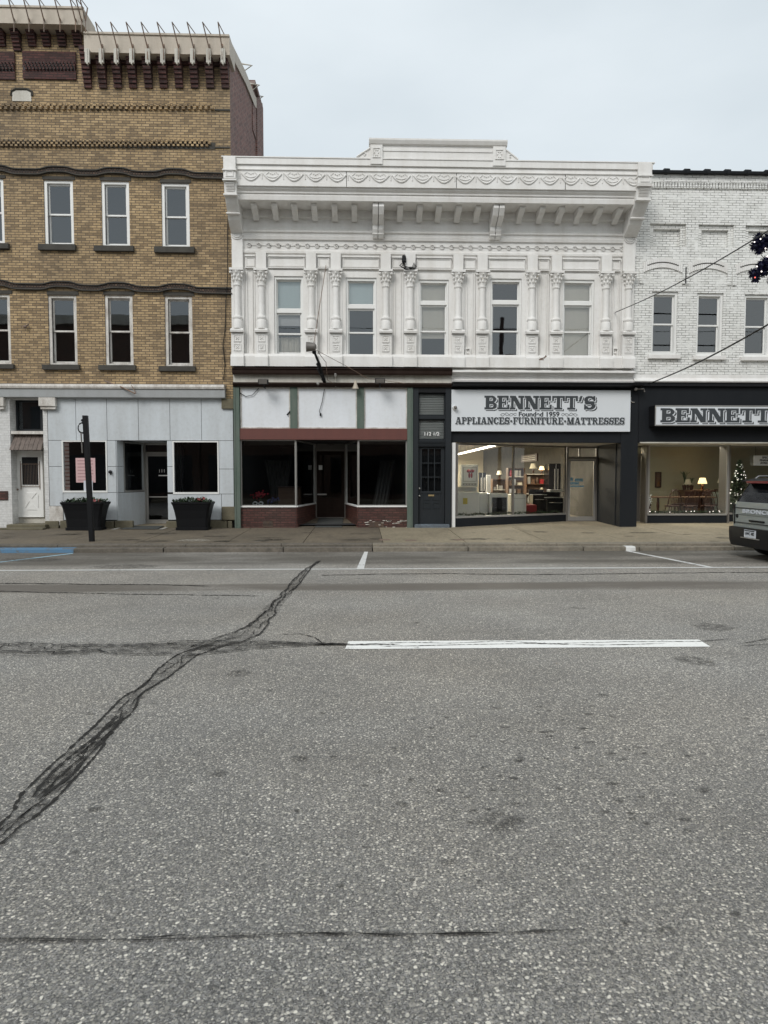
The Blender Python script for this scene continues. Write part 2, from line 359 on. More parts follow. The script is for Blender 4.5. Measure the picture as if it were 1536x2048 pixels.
# two-step kerb made of stones of uneven length; left of x=730 px browner
def kerb_run(name, xa, xb, mt, seed):
    r = random.Random(seed); low = MB(); x = xa
    while x < xb:
        L = min(r.uniform(1.2, 2.6), xb - x); dy = r.uniform(-.008, .008); dz = r.uniform(-.004, .006); g = .012
        a, c = x + g, x + L - g; h = .087 + dz; y = CY + dy
        low.prism([(y, -.05), (y+.012, h-.012), (y+.03, h), (y+.20, h+.003), (y+.20, -.05)], 'x', a, c); x += L
    x = xa; up = MB()
    while x < xb:
        L = min(r.uniform(2.0, 3.2), xb - x)
        up.prism([(CY+.19, -.05), (CY+.20, .135), (CY+.225, .152), (CY+.42, .156), (CY+.42, -.05)], 'x', x+.006, x+L-.006); x += L
    low.v += []; o = low.build(name, mt); tag(o, kind='structure'); o2 = up.build(name, mt); tag(o2, kind='structure')
XB = XX(147, 1098, CY)
kerb_run('curb', -40, XX(745, 1098, CY), M['curb'], 3)
kerb_run('curb', XX(745, 1098, CY), 40, M['curb2'], 5)
m = MB(); m.prism([(CY-.011, .0), (CY-.002, .072), (CY+.028, .094), (CY+.19, .0965), (CY+.19, .09), (CY+.03, .088), (CY, .06), (CY, 0)], 'x', -12, XB)
tag(m.build('curb_paint', M['blue']), kind='structure')
m = MB(); a = XX(1252, 1098, CY); m.prism([(CY-.011, .0), (CY-.002, .072), (CY+.028, .094), (CY+.19, .0965), (CY+.19, .09), (CY+.03, .088), (CY, .06), (CY, 0)], 'x', a, a+.21)
tag(m.build('curb_paint', M['line2']), kind='structure')
# the sidewalk slopes gently up to the shopfronts
SZ0, SZ1 = .152, .223
def sz(y): return SZ0 + (SZ1 - SZ0) * min(1, max(0, (y - CY - .42) / (F - CY - .42)))
slabs = {'a': MB(), 'b': MB()}
r_ = random.Random(11)
ys = [CY+.42, CY+2.05, F+.05]
x = -16.0
split = XX(745, 1070, 16.5)
bed = MB(); bed.quad((-40, CY+.3, .10), (40, CY+.3, .10), (40, F+4, .19), (-40, F+4, .19))
tag(bed.build('sidewalk', M['tar']), kind='structure')
while x < 15:
    L = r_.uniform(1.7, 2.1) if x < split else 1.85
    for j in range(2):
        y0, y1 = ys[j]+.004, ys[j+1]-.004; g = .007; e = r_.uniform(-.002, .003); k = .35*0
        sk = -.0
        a_, b_ = x+g, x+L-g
        mm = slabs['a'] if x < split else slabs['b']
        mm.add([(a_, y0, sz(y0)+e), (b_, y0, sz(y0)+e), (b_, y1, sz(y1)+e), (a_, y1, sz(y1)+e), (a_, y0, sz(y0)-.06), (b_, y0, sz(y0)-.06), (b_, y1, sz(y1)-.06), (a_, y1, sz(y1)-.06)],
               [(0, 1, 2, 3), (0, 4, 5, 1), (1, 5, 6, 2), (2, 6, 7, 3), (3, 7, 4, 0)])
    x += L
tag(slabs['a'].build('sidewalk', M['walk']), kind='structure'); tag(slabs['b'].build('sidewalk', M['walk2']), kind='structure')
# iron covers let into the walk
for k, (px, py) in enumerate(((770, 1079), (822, 1080), (918, 1079))):
    c = G(px, py, sz(15.6)+.006); mb = MB(); mb.lathe([(.001, 0), (.13, 0), (.14, -.004), (.145, -.012)], (c.x, c.y, c.z), 20)
    tag(mb.build('utility_cover', M['iron'], origin=tuple(c), smooth=False), ['round iron cover in the walk, left one before the narrow dark door', 'round iron cover in the walk, middle of the three', 'round iron cover in the walk, right one near the white sign shop'][k], 'utility cover', 'round iron covers in the sidewalk')

# painted lines
def sheet(name, pts, mt, z=.004):
    m = MB(); m.quad(*[(p[0], p[1], z) for p in pts]); return tag(m.build(name, mt), kind='structure')
yl = G(768, 1138).y
sheet('lane_line', [(-30, yl-.05), (30, yl-.05), (30, yl+.05), (-30, yl+.05)], M['line2'])
a = G(720, 1138); b_ = G(731, 1094)
sheet('stall_line', [(a.x-.06, yl+.052), (a.x+.07, yl+.052), (b_.x+.05, CY-.02), (b_.x-.03, CY-.02)], M['line2'])
a = G(1430, 1137); b_ = G(1262, 1104)
sheet('stall_line', [(a.x-.06, yl+.052), (a.x+.05, yl+.052), (b_.x+.05, CY-.02), (b_.x-.06, CY-.02)], M['line2'])
a = G(0, 1130); b_ = G(143, 1107)
sheet('stall_line', [(a.x-.5, a.y-.22), (a.x-.5, a.y-.10), (b_.x, b_.y+.03), (b_.x+.06, b_.y-.05)], M['bluel'])
c0, c1, c2, c3 = G(690, 1299), G(1421, 1294), G(1398, 1280), G(697, 1283)
sheet('center_line', [c0, c1, c2, c3], M['line'])

# cracks
def ribbon(mb, pts, w, z, taper=True, rng=random):
    L = len(pts); vs = []
    for i, p in enumerate(pts):
        d = Vector(pts[min(i+1, L-1)]) - Vector(pts[max(i-1, 0)]); d.normalize(); n = Vector((-d.y, d.x))
        k = (min(1, i/3, (L-1-i)/3) if taper else 1) * rng.choice((.4, .7, .9, 1.2, 1.5)) * rng.uniform(.8, 1.2) * w / 2
        k = max(k, .0012)
        vs += [(p[0]+n.x*k, p[1]+n.y*k, z), (p[0]-n.x*k, p[1]-n.y*k, z)]
    mb.add(vs, [(2*i, 2*i+1, 2*i+3, 2*i+2) for i in range(L-1)])
def resample(path, step):
    o = []; 
    for a, b in zip(path[:-1], path[1:]):
        n = max(1, int((Vector(b)-Vector(a)).length/step))
        for k in range(n): o.append(Vector(a).lerp(Vector(b), k/n))
    o.append(Vector(path[-1])); return o
def crack_system(pxs, hw, nlines, link, seed, wid=.012, dirt=True, dthr=.45, z=.006):
    rng = random.Random(seed); path = [G(*p[:2]).to_2d() for p in pxs]; hws = [(p[2] if len(p) > 2 else hw)*(.72 if nlines < 6 else .9) for p in pxs]
    pts = []; ww = []
    for i in range(len(path)-1):
        n = max(1, int((path[i+1]-path[i]).length/.022))
        for k in range(n): pts.append(path[i].lerp(path[i+1], k/n)); ww.append(hws[i]+(hws[i+1]-hws[i])*k/n)
    pts.append(path[-1]); ww.append(hws[-1]); L = len(pts)
    nor = []
    for i in range(L):
        d = pts[min(i+2, L-1)]-pts[max(i-2, 0)]; d.normalize(); nor.append(Vector((-d.y, d.x)))
    offs = []; mb = MB()
    for k in range(nlines):
        base = -1 + 2*k/max(1, nlines-1) if nlines > 1 else 0
        o = 0; ln = []; sl = 0
        for i in range(L):
            sl = sl*.9 + rng.gauss(0, .09); o = o*.93 + sl*.30 + rng.gauss(0, .045)
            if rng.random() < .05: o += rng.gauss(0, .3)
            ln.append(pts[i]+nor[i]*(max(-1.3, min(1.3, base+o*.75))*ww[i]))
        offs.append(ln); 
        if abs(base) > .95 or nlines < 3: ribbon(mb, ln, wid*1.25, z, rng=rng)
        else:
            i = 0
            while i < L-4:
                n = rng.randint(8, 40); ribbon(mb, ln[i:i+n+1], wid*.7, z, rng=rng) if len(ln[i:i+n+1]) > 3 else 0; i += n + rng.randint(0, 10)
    if nlines > 1:
        i = 4
        while i < L-6:
            k = rng.randrange(nlines-1); j = min(L-1, i+rng.randint(-3, 4)); a, b = offs[k][i], offs[k+1][j]
            q = [a.lerp(b, t/6)+Vector((rng.gauss(0, .008), rng.gauss(0, .008))) for t in range(7)]; ribbon(mb, q, wid*.75, z+.0006, rng=rng)
            i += rng.randint(2, link*3)
    tag(mb.build('road_crack', M['tar']), kind='structure')
    if dirt:
        v = []; f = []; e = []
        for i in range(L):
            for s, ed in ((-1.2, 0), (-.7, 1), (.7, 1), (1.2, 0)):
                q = pts[i]+nor[i]*ww[i]*s; v.append((q.x, q.y, z-.003)); e.append(ed if 0 < i < L-1 else 0)
        for i in range(L-1):
            for k in range(3): f.append((4*i+k, 4*i+k+1, 4*i+k+5, 4*i+k+4))
        me = bpy.data.meshes.new('road_stain'); me.from_pydata(v, [], f); me.materials.append(M['stain'])
        at = me.attributes.new('edge', 'FLOAT', 'POINT'); at.data.foreach_set('value', e)
        ob = bpy.data.objects.new('road_stain', me); COL.objects.link(ob); tag(ob, kind='structure')
crack_system([(-60, 1722, .10), (60, 1612, .105), (150, 1520, .105), (215, 1452, .085), (262, 1402, .09), (320, 1352, .09), (372, 1310, .11), (430, 1290, .12)], .12, 4, 4, 21, .0125)
crack_system([(70, 1600, .03), (130, 1545, .07), (200, 1480, .06), (240, 1432, .03)], .05, 3, 4, 61, .013, z=.008)
crack_system([(400, 1300, .16), (450, 1284, .18), (492, 1268, .16), (522, 1242, .12), (540, 1222, .13), (552, 1208, .12), (580, 1180, .09), (600, 1155, .07), (616, 1138, .05), (640, 1122, .03)], .1, 4, 4, 22, .015, z=.0105)
crack_system([(-300, 1301, .26), (-20, 1300, .26), (120, 1299, .24), (260, 1298, .20), (400, 1297, .22), (480, 1292, .16), (560, 1290, .09), (640, 1290, .03), (700, 1291, .01)], .2, 7, 3, 23, .015, z=.015)
crack_system([(620, 1290, .03), (700, 1291, .03), (800, 1290, .03)], .03, 1, 9, 24, .02, dirt=False, z=.007)
for s, pp in enumerate([[(700, 1290), (820, 1286), (900, 1288), (1000, 1284), (1100, 1289), (1250, 1285), (1400, 1284), (1470, 1278)], [(760, 1294), (900, 1291), (1050, 1288), (1200, 1291), (1330, 1288)], [(1485, 1288), (1540, 1278)], [(1480, 1292), (1545, 1289)]]):
    crack_system(pp, .02, 1, 9, 30+s, .009, dirt=False, z=.0075)
crack_system([(640, 1151), (760, 1149), (900, 1148), (1060, 1150), (1250, 1147), (1560, 1145)], .05, 1, 9, 40, .03, dirt=False)
crack_system([(-20, 1167), (120, 1168), (240, 1170), (420, 1172)], .05, 1, 9, 41, .03, dirt=False)
crack_system([(-20, 1182), (80, 1186), (340, 1190), (520, 1191)], .06, 1, 9, 42, .02, dirt=False)
for s, pp in enumerate([[(270, 1878), (310, 1877), (370, 1872)], [(395, 1876), (450, 1873)], [(600, 1872), (640, 1868), (700, 1872)], [(715, 1869), (800, 1873), (830, 1871)], [(850, 1871), (930, 1868), (1010, 1868)], [(1030, 1867), (1090, 1862)], [(60, 1883), (120, 1885)]]):
    crack_system(pp, .006, 1, 9, 50+s, .005, dirt=False)
crack_system([(-60, 1882, .02), (300, 1878, .022), (600, 1869, .018), (900, 1868, .02), (1150, 1862, .01)], .02, 1, 9, 56, .002)
crack_system([(555, 1270), (600, 1268), (630, 1276), (648, 1290)], .02, 1, 9, 57, .012, dirt=False)
# oil spots: soft round stains lying on the asphalt
def spot(px, py, r, sx=1.0, seed=0, mt='stain2', z=.0045):
    c = G(px, py); rg = random.Random(seed); n = 18; v = [(c.x, c.y, z)]; e = [1.0]; f = []
    for ring, ed in ((.55, .8), (1, 0)):
        for k in range(n):
            a = 2*math.pi*k/n; q = r*ring*rg.uniform(.8, 1.2); v.append((c.x+q*sx*math.cos(a), c.y+q*math.sin(a), z)); e.append(ed)
    for k in range(n):
        k2 = (k+1) % n; f.append((0, 1+k, 1+k2)); f.append((1+k, 1+n+k, 1+n+k2, 1+k2))
    me = bpy.data.meshes.new('road_stain'); me.from_pydata(v, [], f); me.materials.append(M[mt])
    at = me.attributes.new('edge', 'FLOAT', 'POINT'); at.data.foreach_set('value', e)
    ob = bpy.data.objects.new('road_stain', me); COL.objects.link(ob); tag(ob, kind='structure')
for k, (px, py, r, sx) in enumerate([(1000, 1645, .10, 1.2), (480, 1347, .12, 1), (1390, 1322, .2, .9), (1425, 1254, .22, 1), (803, 1608, .035, 1), (598, 1518, .06, 1), (190, 1620, .03, 1.4), (1405, 1580, .04, 1.2), (893, 1725, .03, 1.2), (1205, 1392, .05, 1), (436, 1548, .05, 1.2), (250, 1133, .35, 2), (60, 1120, .4, 2), (830, 1246, .06, 1.4), (1155, 1216, .08, 1.6), (1330, 1862, .02, 2)]):
    spot(px, py, r, sx, k)
M['pit'] = stain('dark_pit_stain', (.07, .065, .058), .62, .42, 26); M['pale'] = stain('pale_salt_stain', (.5, .47, .4), .7, .5, 12); M['gum'] = stain('dark_walk_stain', (.05, .043, .034), .6, .45, 5)
rg = random.Random(5)
def wspot(px, py, r, sx, mt, seed):
    c = G(px, py, .17); y = c.y; zz = sz(y)
    c = G(px, py, zz); spot(px, py, r, sx, seed, mt, 0); o = COL.objects[-1]; me = o.data; z1 = sz(c.y)
    g0 = G(px, py); [setattr(v, 'co', Vector((v.co.x-g0.x+c.x, v.co.y-g0.y+c.y, sz(v.co.y-g0.y+c.y)+.006))) for v in me.vertices]
wspot(388, 1081, .30, 1.6, 'pale', 1); wspot(515, 1083, .06, 2, 'pale', 2)
for k in range(46): wspot(rg.uniform(0, 1536), rg.uniform(1062, 1084), rg.uniform(.03, .22), rg.uniform(1, 2.5), 'gum', 400+k)
for k in range(90):
    px, py = rg.gauss(1130, 250), rg.uniform(1400, 1650); spot(px, py, rg.uniform(.006, .020), rg.uniform(1.2, 2.6), 100+k, 'pit')
for k in range(40):
    px, py = rg.uniform(0, 1536), rg.uniform(1210, 1900); spot(px, py, rg.uniform(.007, .018), rg.uniform(1, 1.7), 200+k, 'pit')

# wet grit and leaf crumbs gathered in the gutter
m = MB(); rg = random.Random(77)
for k in range(420):
    x, y = rg.uniform(-9, 9), CY-abs(rg.gauss(0, .12))-.01; a = rg.uniform(0, 6.28); L = rg.uniform(.006, .028); w_ = L*.45
    dx, dy = math.cos(a), math.sin(a); m.quad((x, y, .005), (x+dx*L*.5-dy*w_, y+dy*L*.5+dx*w_, .009), (x+dx*L, y+dy*L, .007), (x+dx*L*.5+dy*w_, y+dy*L*.5-dx*w_, .010))
tag(m.build('gutter_litter', M['curb']), 'brown leaf crumbs and grit scattered along the gutter', 'litter', kind='stuff')
# ------------------------------------------------------------ windows and walls
def wall_holes(mb, x0, x1, z0, z1, holes, Y=F, depth=.28):
    xs = sorted({x0, x1} | {min(max(h[0], x0), x1) for h in holes} | {min(max(h[1], x0), x1) for h in holes})
    zs = sorted({z0, z1} | {min(max(h[2], z0), z1) for h in holes} | {min(max(h[3], z0), z1) for h in holes})
    for a, b in zip(xs[:-1], xs[1:]):
        for c, d in zip(zs[:-1], zs[1:]):
            mx, mz = (a+b)/2, (c+d)/2
            if any(h[0] < mx < h[1] and h[2] < mz < h[3] for h in holes): continue
            mb.quad((a, Y, c), (b, Y, c), (b, Y, d), (a, Y, d))
    for h in holes:
        a, b, c, d = max(h[0], x0), min(h[1], x1), max(h[2], z0), min(h[3], z1)
        mb.quad((a, Y, c), (a, Y, d), (a, Y+depth, d), (a, Y+depth, c)); mb.quad((b, Y, c), (b, Y+depth, c), (b, Y+depth, d), (b, Y, d))
        mb.quad((a, Y, d), (b, Y, d), (b, Y+depth, d), (a, Y+depth, d)); mb.quad((a, Y, c), (a, Y+depth, c), (b, Y+depth, c), (b, Y, c))
def window(parent, rx, frame_mat, y0=.04, jl=.07, split=.5, blind=None, bfrac=1.0, transom=None, tblind=None, sill=None, sillmat=None, label=None, glass='glass', curtain=None, bfrac2=None):
    """rx opening in world (x0,x1,z0,z1) on plane F; double-hung sash, optional fixed transom on top (fraction of height)"""
    x0, x1, z0, z1 = rx; x0 += .004; x1 -= .004; z0 += .004; z1 -= .004
    fm = MB(); fm.frame((x0, x1, z0, z1), F+y0, F+y0+.17, jl, .05, .07)
    fm.frame((x0+jl*.6, x1-jl*.6, z0+.03, z1-.045), F+y0+.045, F+y0+.10, .03, .02, .03)
    w = fm.build('window', frame_mat, parent)
    if label: w['label'] = label
    X0, X1, Z0, Z1 = x0+jl, x1-jl, z0+.05, z1-.07
    if transom:
        zt = Z1-(Z1-Z0)*transom; s = MB(); s.box(X0, X1, F+y0+.02, F+y0+.16, zt-.05, zt+.05); s.build('transom_bar', frame_mat, w)
        s = MB(); s.frame((X0+.003, X1-.003, zt+.052, Z1-.003), F+y0+.10, F+y0+.13, .035); s.build('sash', frame_mat, w)
        g = MB(); g.quad((X0+.03, F+y0+.115, zt+.08), (X1-.03, F+y0+.115, zt+.08), (X1-.03, F+y0+.115, Z1-.03), (X0+.03, F+y0+.115, Z1-.03)); g.build('pane', M[glass], w)
        if tblind:
            b = MB(); b.box(X0+.01, X1-.01, F+y0+.19, F+y0+.195, zt, Z1-.02); b.build('blind', M[tblind], w)
        Z1 = zt-.052
    zm = Z0+(Z1-Z0)*(1-split)
    s = MB(); s.frame((X0+.002, X1-.002, zm-.02, Z1-.002), F+y0+.075, F+y0+.105, .042); s.build('sash', frame_mat, w)
    s = MB(); s.frame((X0+.002, X1-.002, Z0+.002, zm+.015), F+y0+.11, F+y0+.14, .042, .06); s.build('sash', frame_mat, w)
    for a, b, y in ((zm+.02, Z1-.04, y0+.09), (Z0+.06, zm-.025, y0+.125)):
        g = MB(); g.quad((X0+.04, F+y, a), (X1-.04, F+y, a), (X1-.04, F+y, b), (X0+.04, F+y, b)); g.build('pane', M[glass], w)
    if blind:
        zb = Z1-(Z1-Z0)*bfrac; b = MB(); b.box(X0+.01, X1-.01, F+y0+.2, F+y0+.205, zb, Z1-.01); b.build('blind', M[blind], w)
    if curtain:
        b = MB(); n = 22
        for i in range(n):
            xa, xb = X0+(X1-X0)*i/n, X0+(X1-X0)*(i+1)/n; ya, yb = F+y0+.26+.03*math.sin(i*1.3), F+y0+.26+.03*math.sin((i+1)*1.3)
            b.quad((xa, ya, Z0+.02), (xb, yb, Z0+.02), (xb, yb, Z0+(Z1-Z0)*curtain), (xa, ya, Z0+(Z1-Z0)*curtain))
        b.build('curtain', M['blind'], w)
    if sill:
        sx0, sx1, sz0, sz1 = sill; s = MB(); s.prism([(F-.10, sz0), (F-.10, sz1-.012), (F-.095, sz1), (F+.2, sz1+.01), (F+.2, sz0)], 'x', sx0, sx1)
        s.build('sill', sillmat or frame_mat, w, bevel=.006)
    return w
def room(parent, x0, x1, y0, y1, z0, z1, mat, name='interior'):
    m = MB(); m.quad((x0, y1, z0), (x1, y1, z0), (x1, y1, z1), (x0, y1, z1))
    m.quad((x0, y0, z0), (x0, y1, z0), (x0, y1, z1), (x0, y0, z1)); m.quad((x1, y0, z0), (x1, y1, z0), (x1, y1, z1), (x1, y0, z1))
    m.quad((x0, y0, z0), (x1, y0, z0), (x1, y1, z0), (x0, y1, z0)); m.quad((x0, y0, z1), (x1, y0, z1), (x1, y1, z1), (x0, y1, z1))
    return m.build(name, mat, parent)
def text_mesh(s, size, extrude=.002, bold=0, ital=0, align='CENTER', space=1.0):
    cu = bpy.data.curves.new('t', 'FONT'); cu.body = s; cu.size = size; cu.extrude = extrude; cu.offset = bold; cu.align_x = align; cu.align_y = 'CENTER'; cu.shear = ital; cu.space_character = space
    ob = bpy.data.objects.new('t', cu); COL.objects.link(ob); dg = bpy.context.evaluated_depsgraph_get()
    me = bpy.data.meshes.new_from_object(ob.evaluated_get(dg)); bpy.data.objects.remove(ob)
    v = [tuple(q.co) for q in me.vertices]; f = [tuple(p.vertices) for p in me.polygons]; bpy.data.meshes.remove(me); return v, f
def put_text(mb, s, size, c, xdir=(1, 0, 0), up=(0, 0, 1), sx=1, **k):
    v, f = text_mesh(s, size, **k); X = Vector(xdir).normalized(); U = Vector(up).normalized(); Nn = X.cross(U); c = Vector(c)
    mb.add([c+X*(a*sx)+U*b+Nn*d for a, b, d in v], f); return mb

# ============================================================ BUFF BRICK BUILDING (left)
LX0 = XX(-150, 600); LX1 = XX(464.5, 600)
ZTOP = ZZ(112, F-.05, 330)
bb = thing('brick_building', ((LX0+LX1)/2, F, .22), 'tall buff brick building with stepped parapet and dark corbels', 'building')
w3 = [(-28, 357, 8, 487), (88, 360, 147, 491), (203, 362, 259, 493), (323, 366, 379, 495)]
w2 = [(-36, 588, 21, 728), (97, 590, 154, 730), (210, 590, 266, 731), (330, 592, 385, 733)]
s3 = [(-40, 488, 20, 499), (79, 490, 153, 502), (190, 493, 269, 504), (310, 495, 390, 507)]
s2 = [(-50, 729, 30, 738), (87, 730, 161, 740), (199, 731, 273, 741), (319, 733, 392, 743)]
H = [R(*r) for r in w3+w2]
zbot = ZZ(772, F, 200); ztall = P(80, 50, F-.05).z
m = MB(); wall_holes(m, LX0, LX1, zbot, ZTOP, H); xt = XX(168, 60)
m.quad((LX0, F, ZTOP), (xt, F, ZTOP), (xt, F, ztall), (LX0, F, ztall)); m.quad((xt, F, ZTOP), (xt, F+3.6, ZTOP), (xt, F+3.6, ztall), (xt, F, ztall))
# brick returns beside the storefront
m.boxr(R(452, 770, 466, 797), F-.003, F+.2)
m.build('wall', M['brickY'], bb)
YS = 24.6; ZY = [(F, ZTOP+.3), (21.1, P(490, 152, 21.1).z), (22.9, P(507, 200, 22.9).z), (YS, P(514, 214, 24.6).z)]
m = MB(); m.add([(LX1, F, .2), (LX1, YS, .2)]+[(LX1, y, z) for y, z in ZY[::-1]], [(0, 1, 2, 3, 4, 5)]); m.build('side_wall', M['brickRY'], bb)
m = MB(); m.quad((LX0, YS, .2), (LX1, YS, .2), (LX1, YS, ZTOP+.3), (LX0, YS, ZTOP+.3)); m.quad((LX0, F, ZTOP-.4), (LX1, F, ZTOP-.4), (LX1, YS, ZTOP-.4), (LX0, YS, ZTOP-.4))
m.build('rear_wall', M['brickRY'], bb)
zp1, zp2 = P(498, 168, 22.5).z, P(511, 190, 24.0).z; m = MB(); m.box(LX1-1.2, LX1+.03, 22.5, 23.2, ZTOP, zp1); m.box(LX1-1.2, LX1+.06, 23.201, YS+.03, ZTOP-1, zp2-.1); m.box(LX1-1.3, LX1+.12, 22.45, 23.25, zp1, zp1+.1); m.build('side_chimney', M['brickRY'], bb)
zf = ZZ(560, F, 200)
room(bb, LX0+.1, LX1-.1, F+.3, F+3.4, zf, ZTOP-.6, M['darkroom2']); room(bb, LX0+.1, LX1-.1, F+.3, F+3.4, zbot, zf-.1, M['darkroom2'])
for i, (r, s) in enumerate(zip(w3, s3)):
    window(bb, R(*r), M['white2'], .03, .075, .5, sill=R(*s), sillmat=M['stone'], blind='blindw' if i == 0 else None, bfrac=.2)
for i, (r, s) in enumerate(zip(w2, s2)):
    window(bb, R(*r), M['peel'], .03, .075, .5, sill=R(*s), sillmat=M['stone'], label='second floor window with peeling white paint' if i else None)
# belts with a raised wave over every window
def belt(yb, cxs, name):
    base = 0; 
    def cy(px):
        return yb + px*.022 - sum(6.5*math.exp(-((px-c)/30)**4) for c in cxs)
    xs = [-150+i*8 for i in range(78) if -150+i*8 < 466]+[465]
    for (o0, o1, off, mt) in ((-6.5, -4.5, .08, 'stone'), (-4.5, 4, .05, 'belt'), (4, 6, .09, 'stone')):
        m = MB(); pr = []
        for px in xs:
            c = cy(px); a = P(px, c+o0, F); b = P(px, c+o1, F); pr.append((a.x, a.z, b.z))
        vs = []; fs = []
        for x, za, zb in pr: vs += [(x, F-off, za), (x, F-off, zb), (x, F+.01, za), (x, F+.01, zb)]
        for i in range(len(pr)-1):
            k = 4*i; fs += [(k, k+1, k+5, k+4), (k, k+4, k+6, k+2), (k+1, k+3, k+7, k+5)]
        e = 4*(len(pr)-1); fs += [(e, e+1, e+3, e+2)]
        m.add(vs, fs); m.build(name, M[mt], bb)
belt(344, [-10, 117, 231, 351], 'belt_course'); belt(573, [-8, 125, 238, 357], 'belt_course')
# shadow gaps above the windows, painted in as dark strips
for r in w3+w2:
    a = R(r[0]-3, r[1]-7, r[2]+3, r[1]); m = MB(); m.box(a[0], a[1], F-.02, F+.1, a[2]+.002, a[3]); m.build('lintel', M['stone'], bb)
# toothed brick bands
def toothed(y, h, x0, x1, step, name, rows=2, mt='brickY', holes=False):
    m = MB(); n = int((x1-x0)/step)
    if holes:
        a0 = R(x0, y, x1, y+h); b = MB(); b.box(a0[0], a0[1], F-.012, F+.02, a0[2], a0[3]); b.build(name, M['stone'], bb)
    for i in range(n):
        for k in range(rows):
            px = x0+step*(i+.5*(k % 2)); a = R(px, y+h*k/rows, px+step*.52, y+h*(k+1)/rows)
            m.box(a[0], a[1], F-.07, F, a[2]+.004, a[3]-.004)
    m.build(name, M[mt], bb)
toothed(209, 12, -120, 428, 11.4, 'toothed_band')
toothed(281, 14, -120, 430, 9.5, 'lattice_band', 3, 'brickY', True)
m = MB(); m.boxr(R(430, 219, 460, 222), F-.03, F); m.boxr(R(430, 294, 460, 297), F-.03, F); m.build('string_course', M['stone'], bb)
# corbels: stepped courses growing outwards
def corbel(px, ytop, ybot, wpx, proj):
    m = MB(); n = 9
    for k in range(n):
        a = R(px-wpx/2*(1+.07*k/n*2), ytop+(ybot-ytop)*(n-1-k)/n, px+wpx/2, ytop+(ybot-ytop)*(n-k)/n)
        off = .06+proj*k/(n-1); m.box(a[0], a[1], F-off, F, a[2]+.006, a[3]-.001)
    m.build('corbel', M['brickR'], bb)
CP = .30
for px in (177, 207, 237, 267, 298, 328, 359, 390, 421, 451): corbel(px, 108, 178, 15, CP)
for px in (-50, -24, 5, 66, 95, 126, 157): corbel(px, 47, 95, 15, CP)
corbel(36, 47, 104, 15, CP)
# shade between the corbels, put in as a strip of dark brick
m = MB(); a = R(168, 106, 464, 132); m.box(a[0], LX1, F-.10, F-.001, a[2], a[3]); a = R(-150, 46, 168, 58); m.box(a[0], a[1]-.01, F-.10, F-.001, a[2], a[3]); m.build('corbel_backing', M['brickR'], bb)
# panels with lattice, tower
for x0, x1 in ((47, 153), (-90, 31)):
    a = R(x0, 105, x1, 160); m = MB(); m.boxr(a, F-.05, F); m.build('brick_panel', M['brickR'], bb)
    m = MB(); n = int((x1-x0)/7)
    b = R(x0+2, 127, x1-2, 143); q = MB(); q.box(b[0], b[1], F-.056, F-.05, b[2], b[3]); q.build('panel_lattice', M['black'], bb)
    for i in range(n):
        for k in range(3):
            px = x0+2+7*i+2.3*k; c = R(px, 127+5.3*k, min(px+3.8, x1), 127+5.3*(k+1)); m.box(c[0], c[1], F-.10, F-.05, c[2]+.003, c[3]-.003)
    m.build('panel_lattice', M['brickR'], bb)
a = R(25, 181, 63, 203); m = MB(); zc = a[2]; pts = [(a[0], zc), (a[1], zc), (a[1], a[3]-.1)]+[(a[1]-.12+.12*math.cos(t), a[3]-.1+.1*math.sin(t)) for t in (.5, 1.0, 1.57)]+[(a[0]+.12-.12*math.cos(t), a[3]-.1+.1*math.sin(t)) for t in (1.57, 1.0, .5)]+[(a[0], a[3]-.1)]
m.prism(pts, 'y', F-.02, F+.01); m.build('date_stone', M['cream'], bb)
m = MB(); m.tube([(a[0]-.02, F-.02, a[3]-.14), (a[0]-.02, F-.02, a[3]-.04), (a[0]+.10, F-.02, a[3]+.025), (a[1]-.10, F-.02, a[3]+.025), (a[1]+.02, F-.02, a[3]-.04), (a[1]+.02, F-.02, a[3]-.14)], .035, 4); m.build('stone_hood', M['stone'], bb)
# sheet-metal parapet covers
def cap(x0, y0, x1, y1, off, back=.35):
    a = R(x0, y0, x1, y1, F-off); m = MB(); m.box(a[0], a[1], F-off, F+back, a[2], a[3]); m.box(a[0], a[1], F-off-.03, F+back+.03, a[3], a[3]+.05)
    m.build('parapet_cover', M['tanmetal'], bb); return a
aR = cap(168, 71, 459, 107, CP+.10); aT = cap(-150, 15, 166, 46, CP+.13)
m = MB(); a = P(168, 60, F-CP-.1); m.box(aT[1]-.05, aT[1]+.002, F+.36, F+3.6, ZTOP, aT[3]); m.build('parapet_cover', M['tanmetal'], bb)
m = MB(); [m.add([(LX1+dx, y, z+dz) for (y, z) in (ZY[i], ZY[i+1]) for dz in (-.22, .12) for dx in (-.3, .05)], [(0, 1, 5, 4), (2, 6, 7, 3), (1, 3, 7, 5), (0, 4, 6, 2), (0, 2, 3, 1), (4, 5, 7, 6)]) for i in range(3)]; m.build('parapet_cover', M['tanmetal'], bb)
for px in (173, 201, 231, 262, 294, 324, 353, 384, 416, 445):
    x, zt, zb = XX(px, 100, F-.5), P(px, 96, F-.5).z, P(px, 127, F-.5).z
    m = MB(); m.box(x-.055, x-.022, F-.48, F-.415, zb+.04, zt); m.box(x-.016, x+.016, F-.49, F-.415, zb, zt); m.box(x+.022, x+.055, F-.48, F-.415, zb+.04, zt); m.build('fluted_bracket', M['cream'], bb)
def stay(px, y0, y1, dx=-9):
    b = P(px+3, y0, F-.47); tpt = P(px+dx, y1, F-.75); c = P(px+7, (y0+y1)/2-2, F-.15)
    m = MB(); m.tube([b, tpt], .016, 5); m.tube([tpt, c], .012, 5); m.tube([c, b], .018, 5); m.tube([P(px+3, y0+22, F-.5), b], .012, 5); m.build('iron_stay', M['iron'], bb)
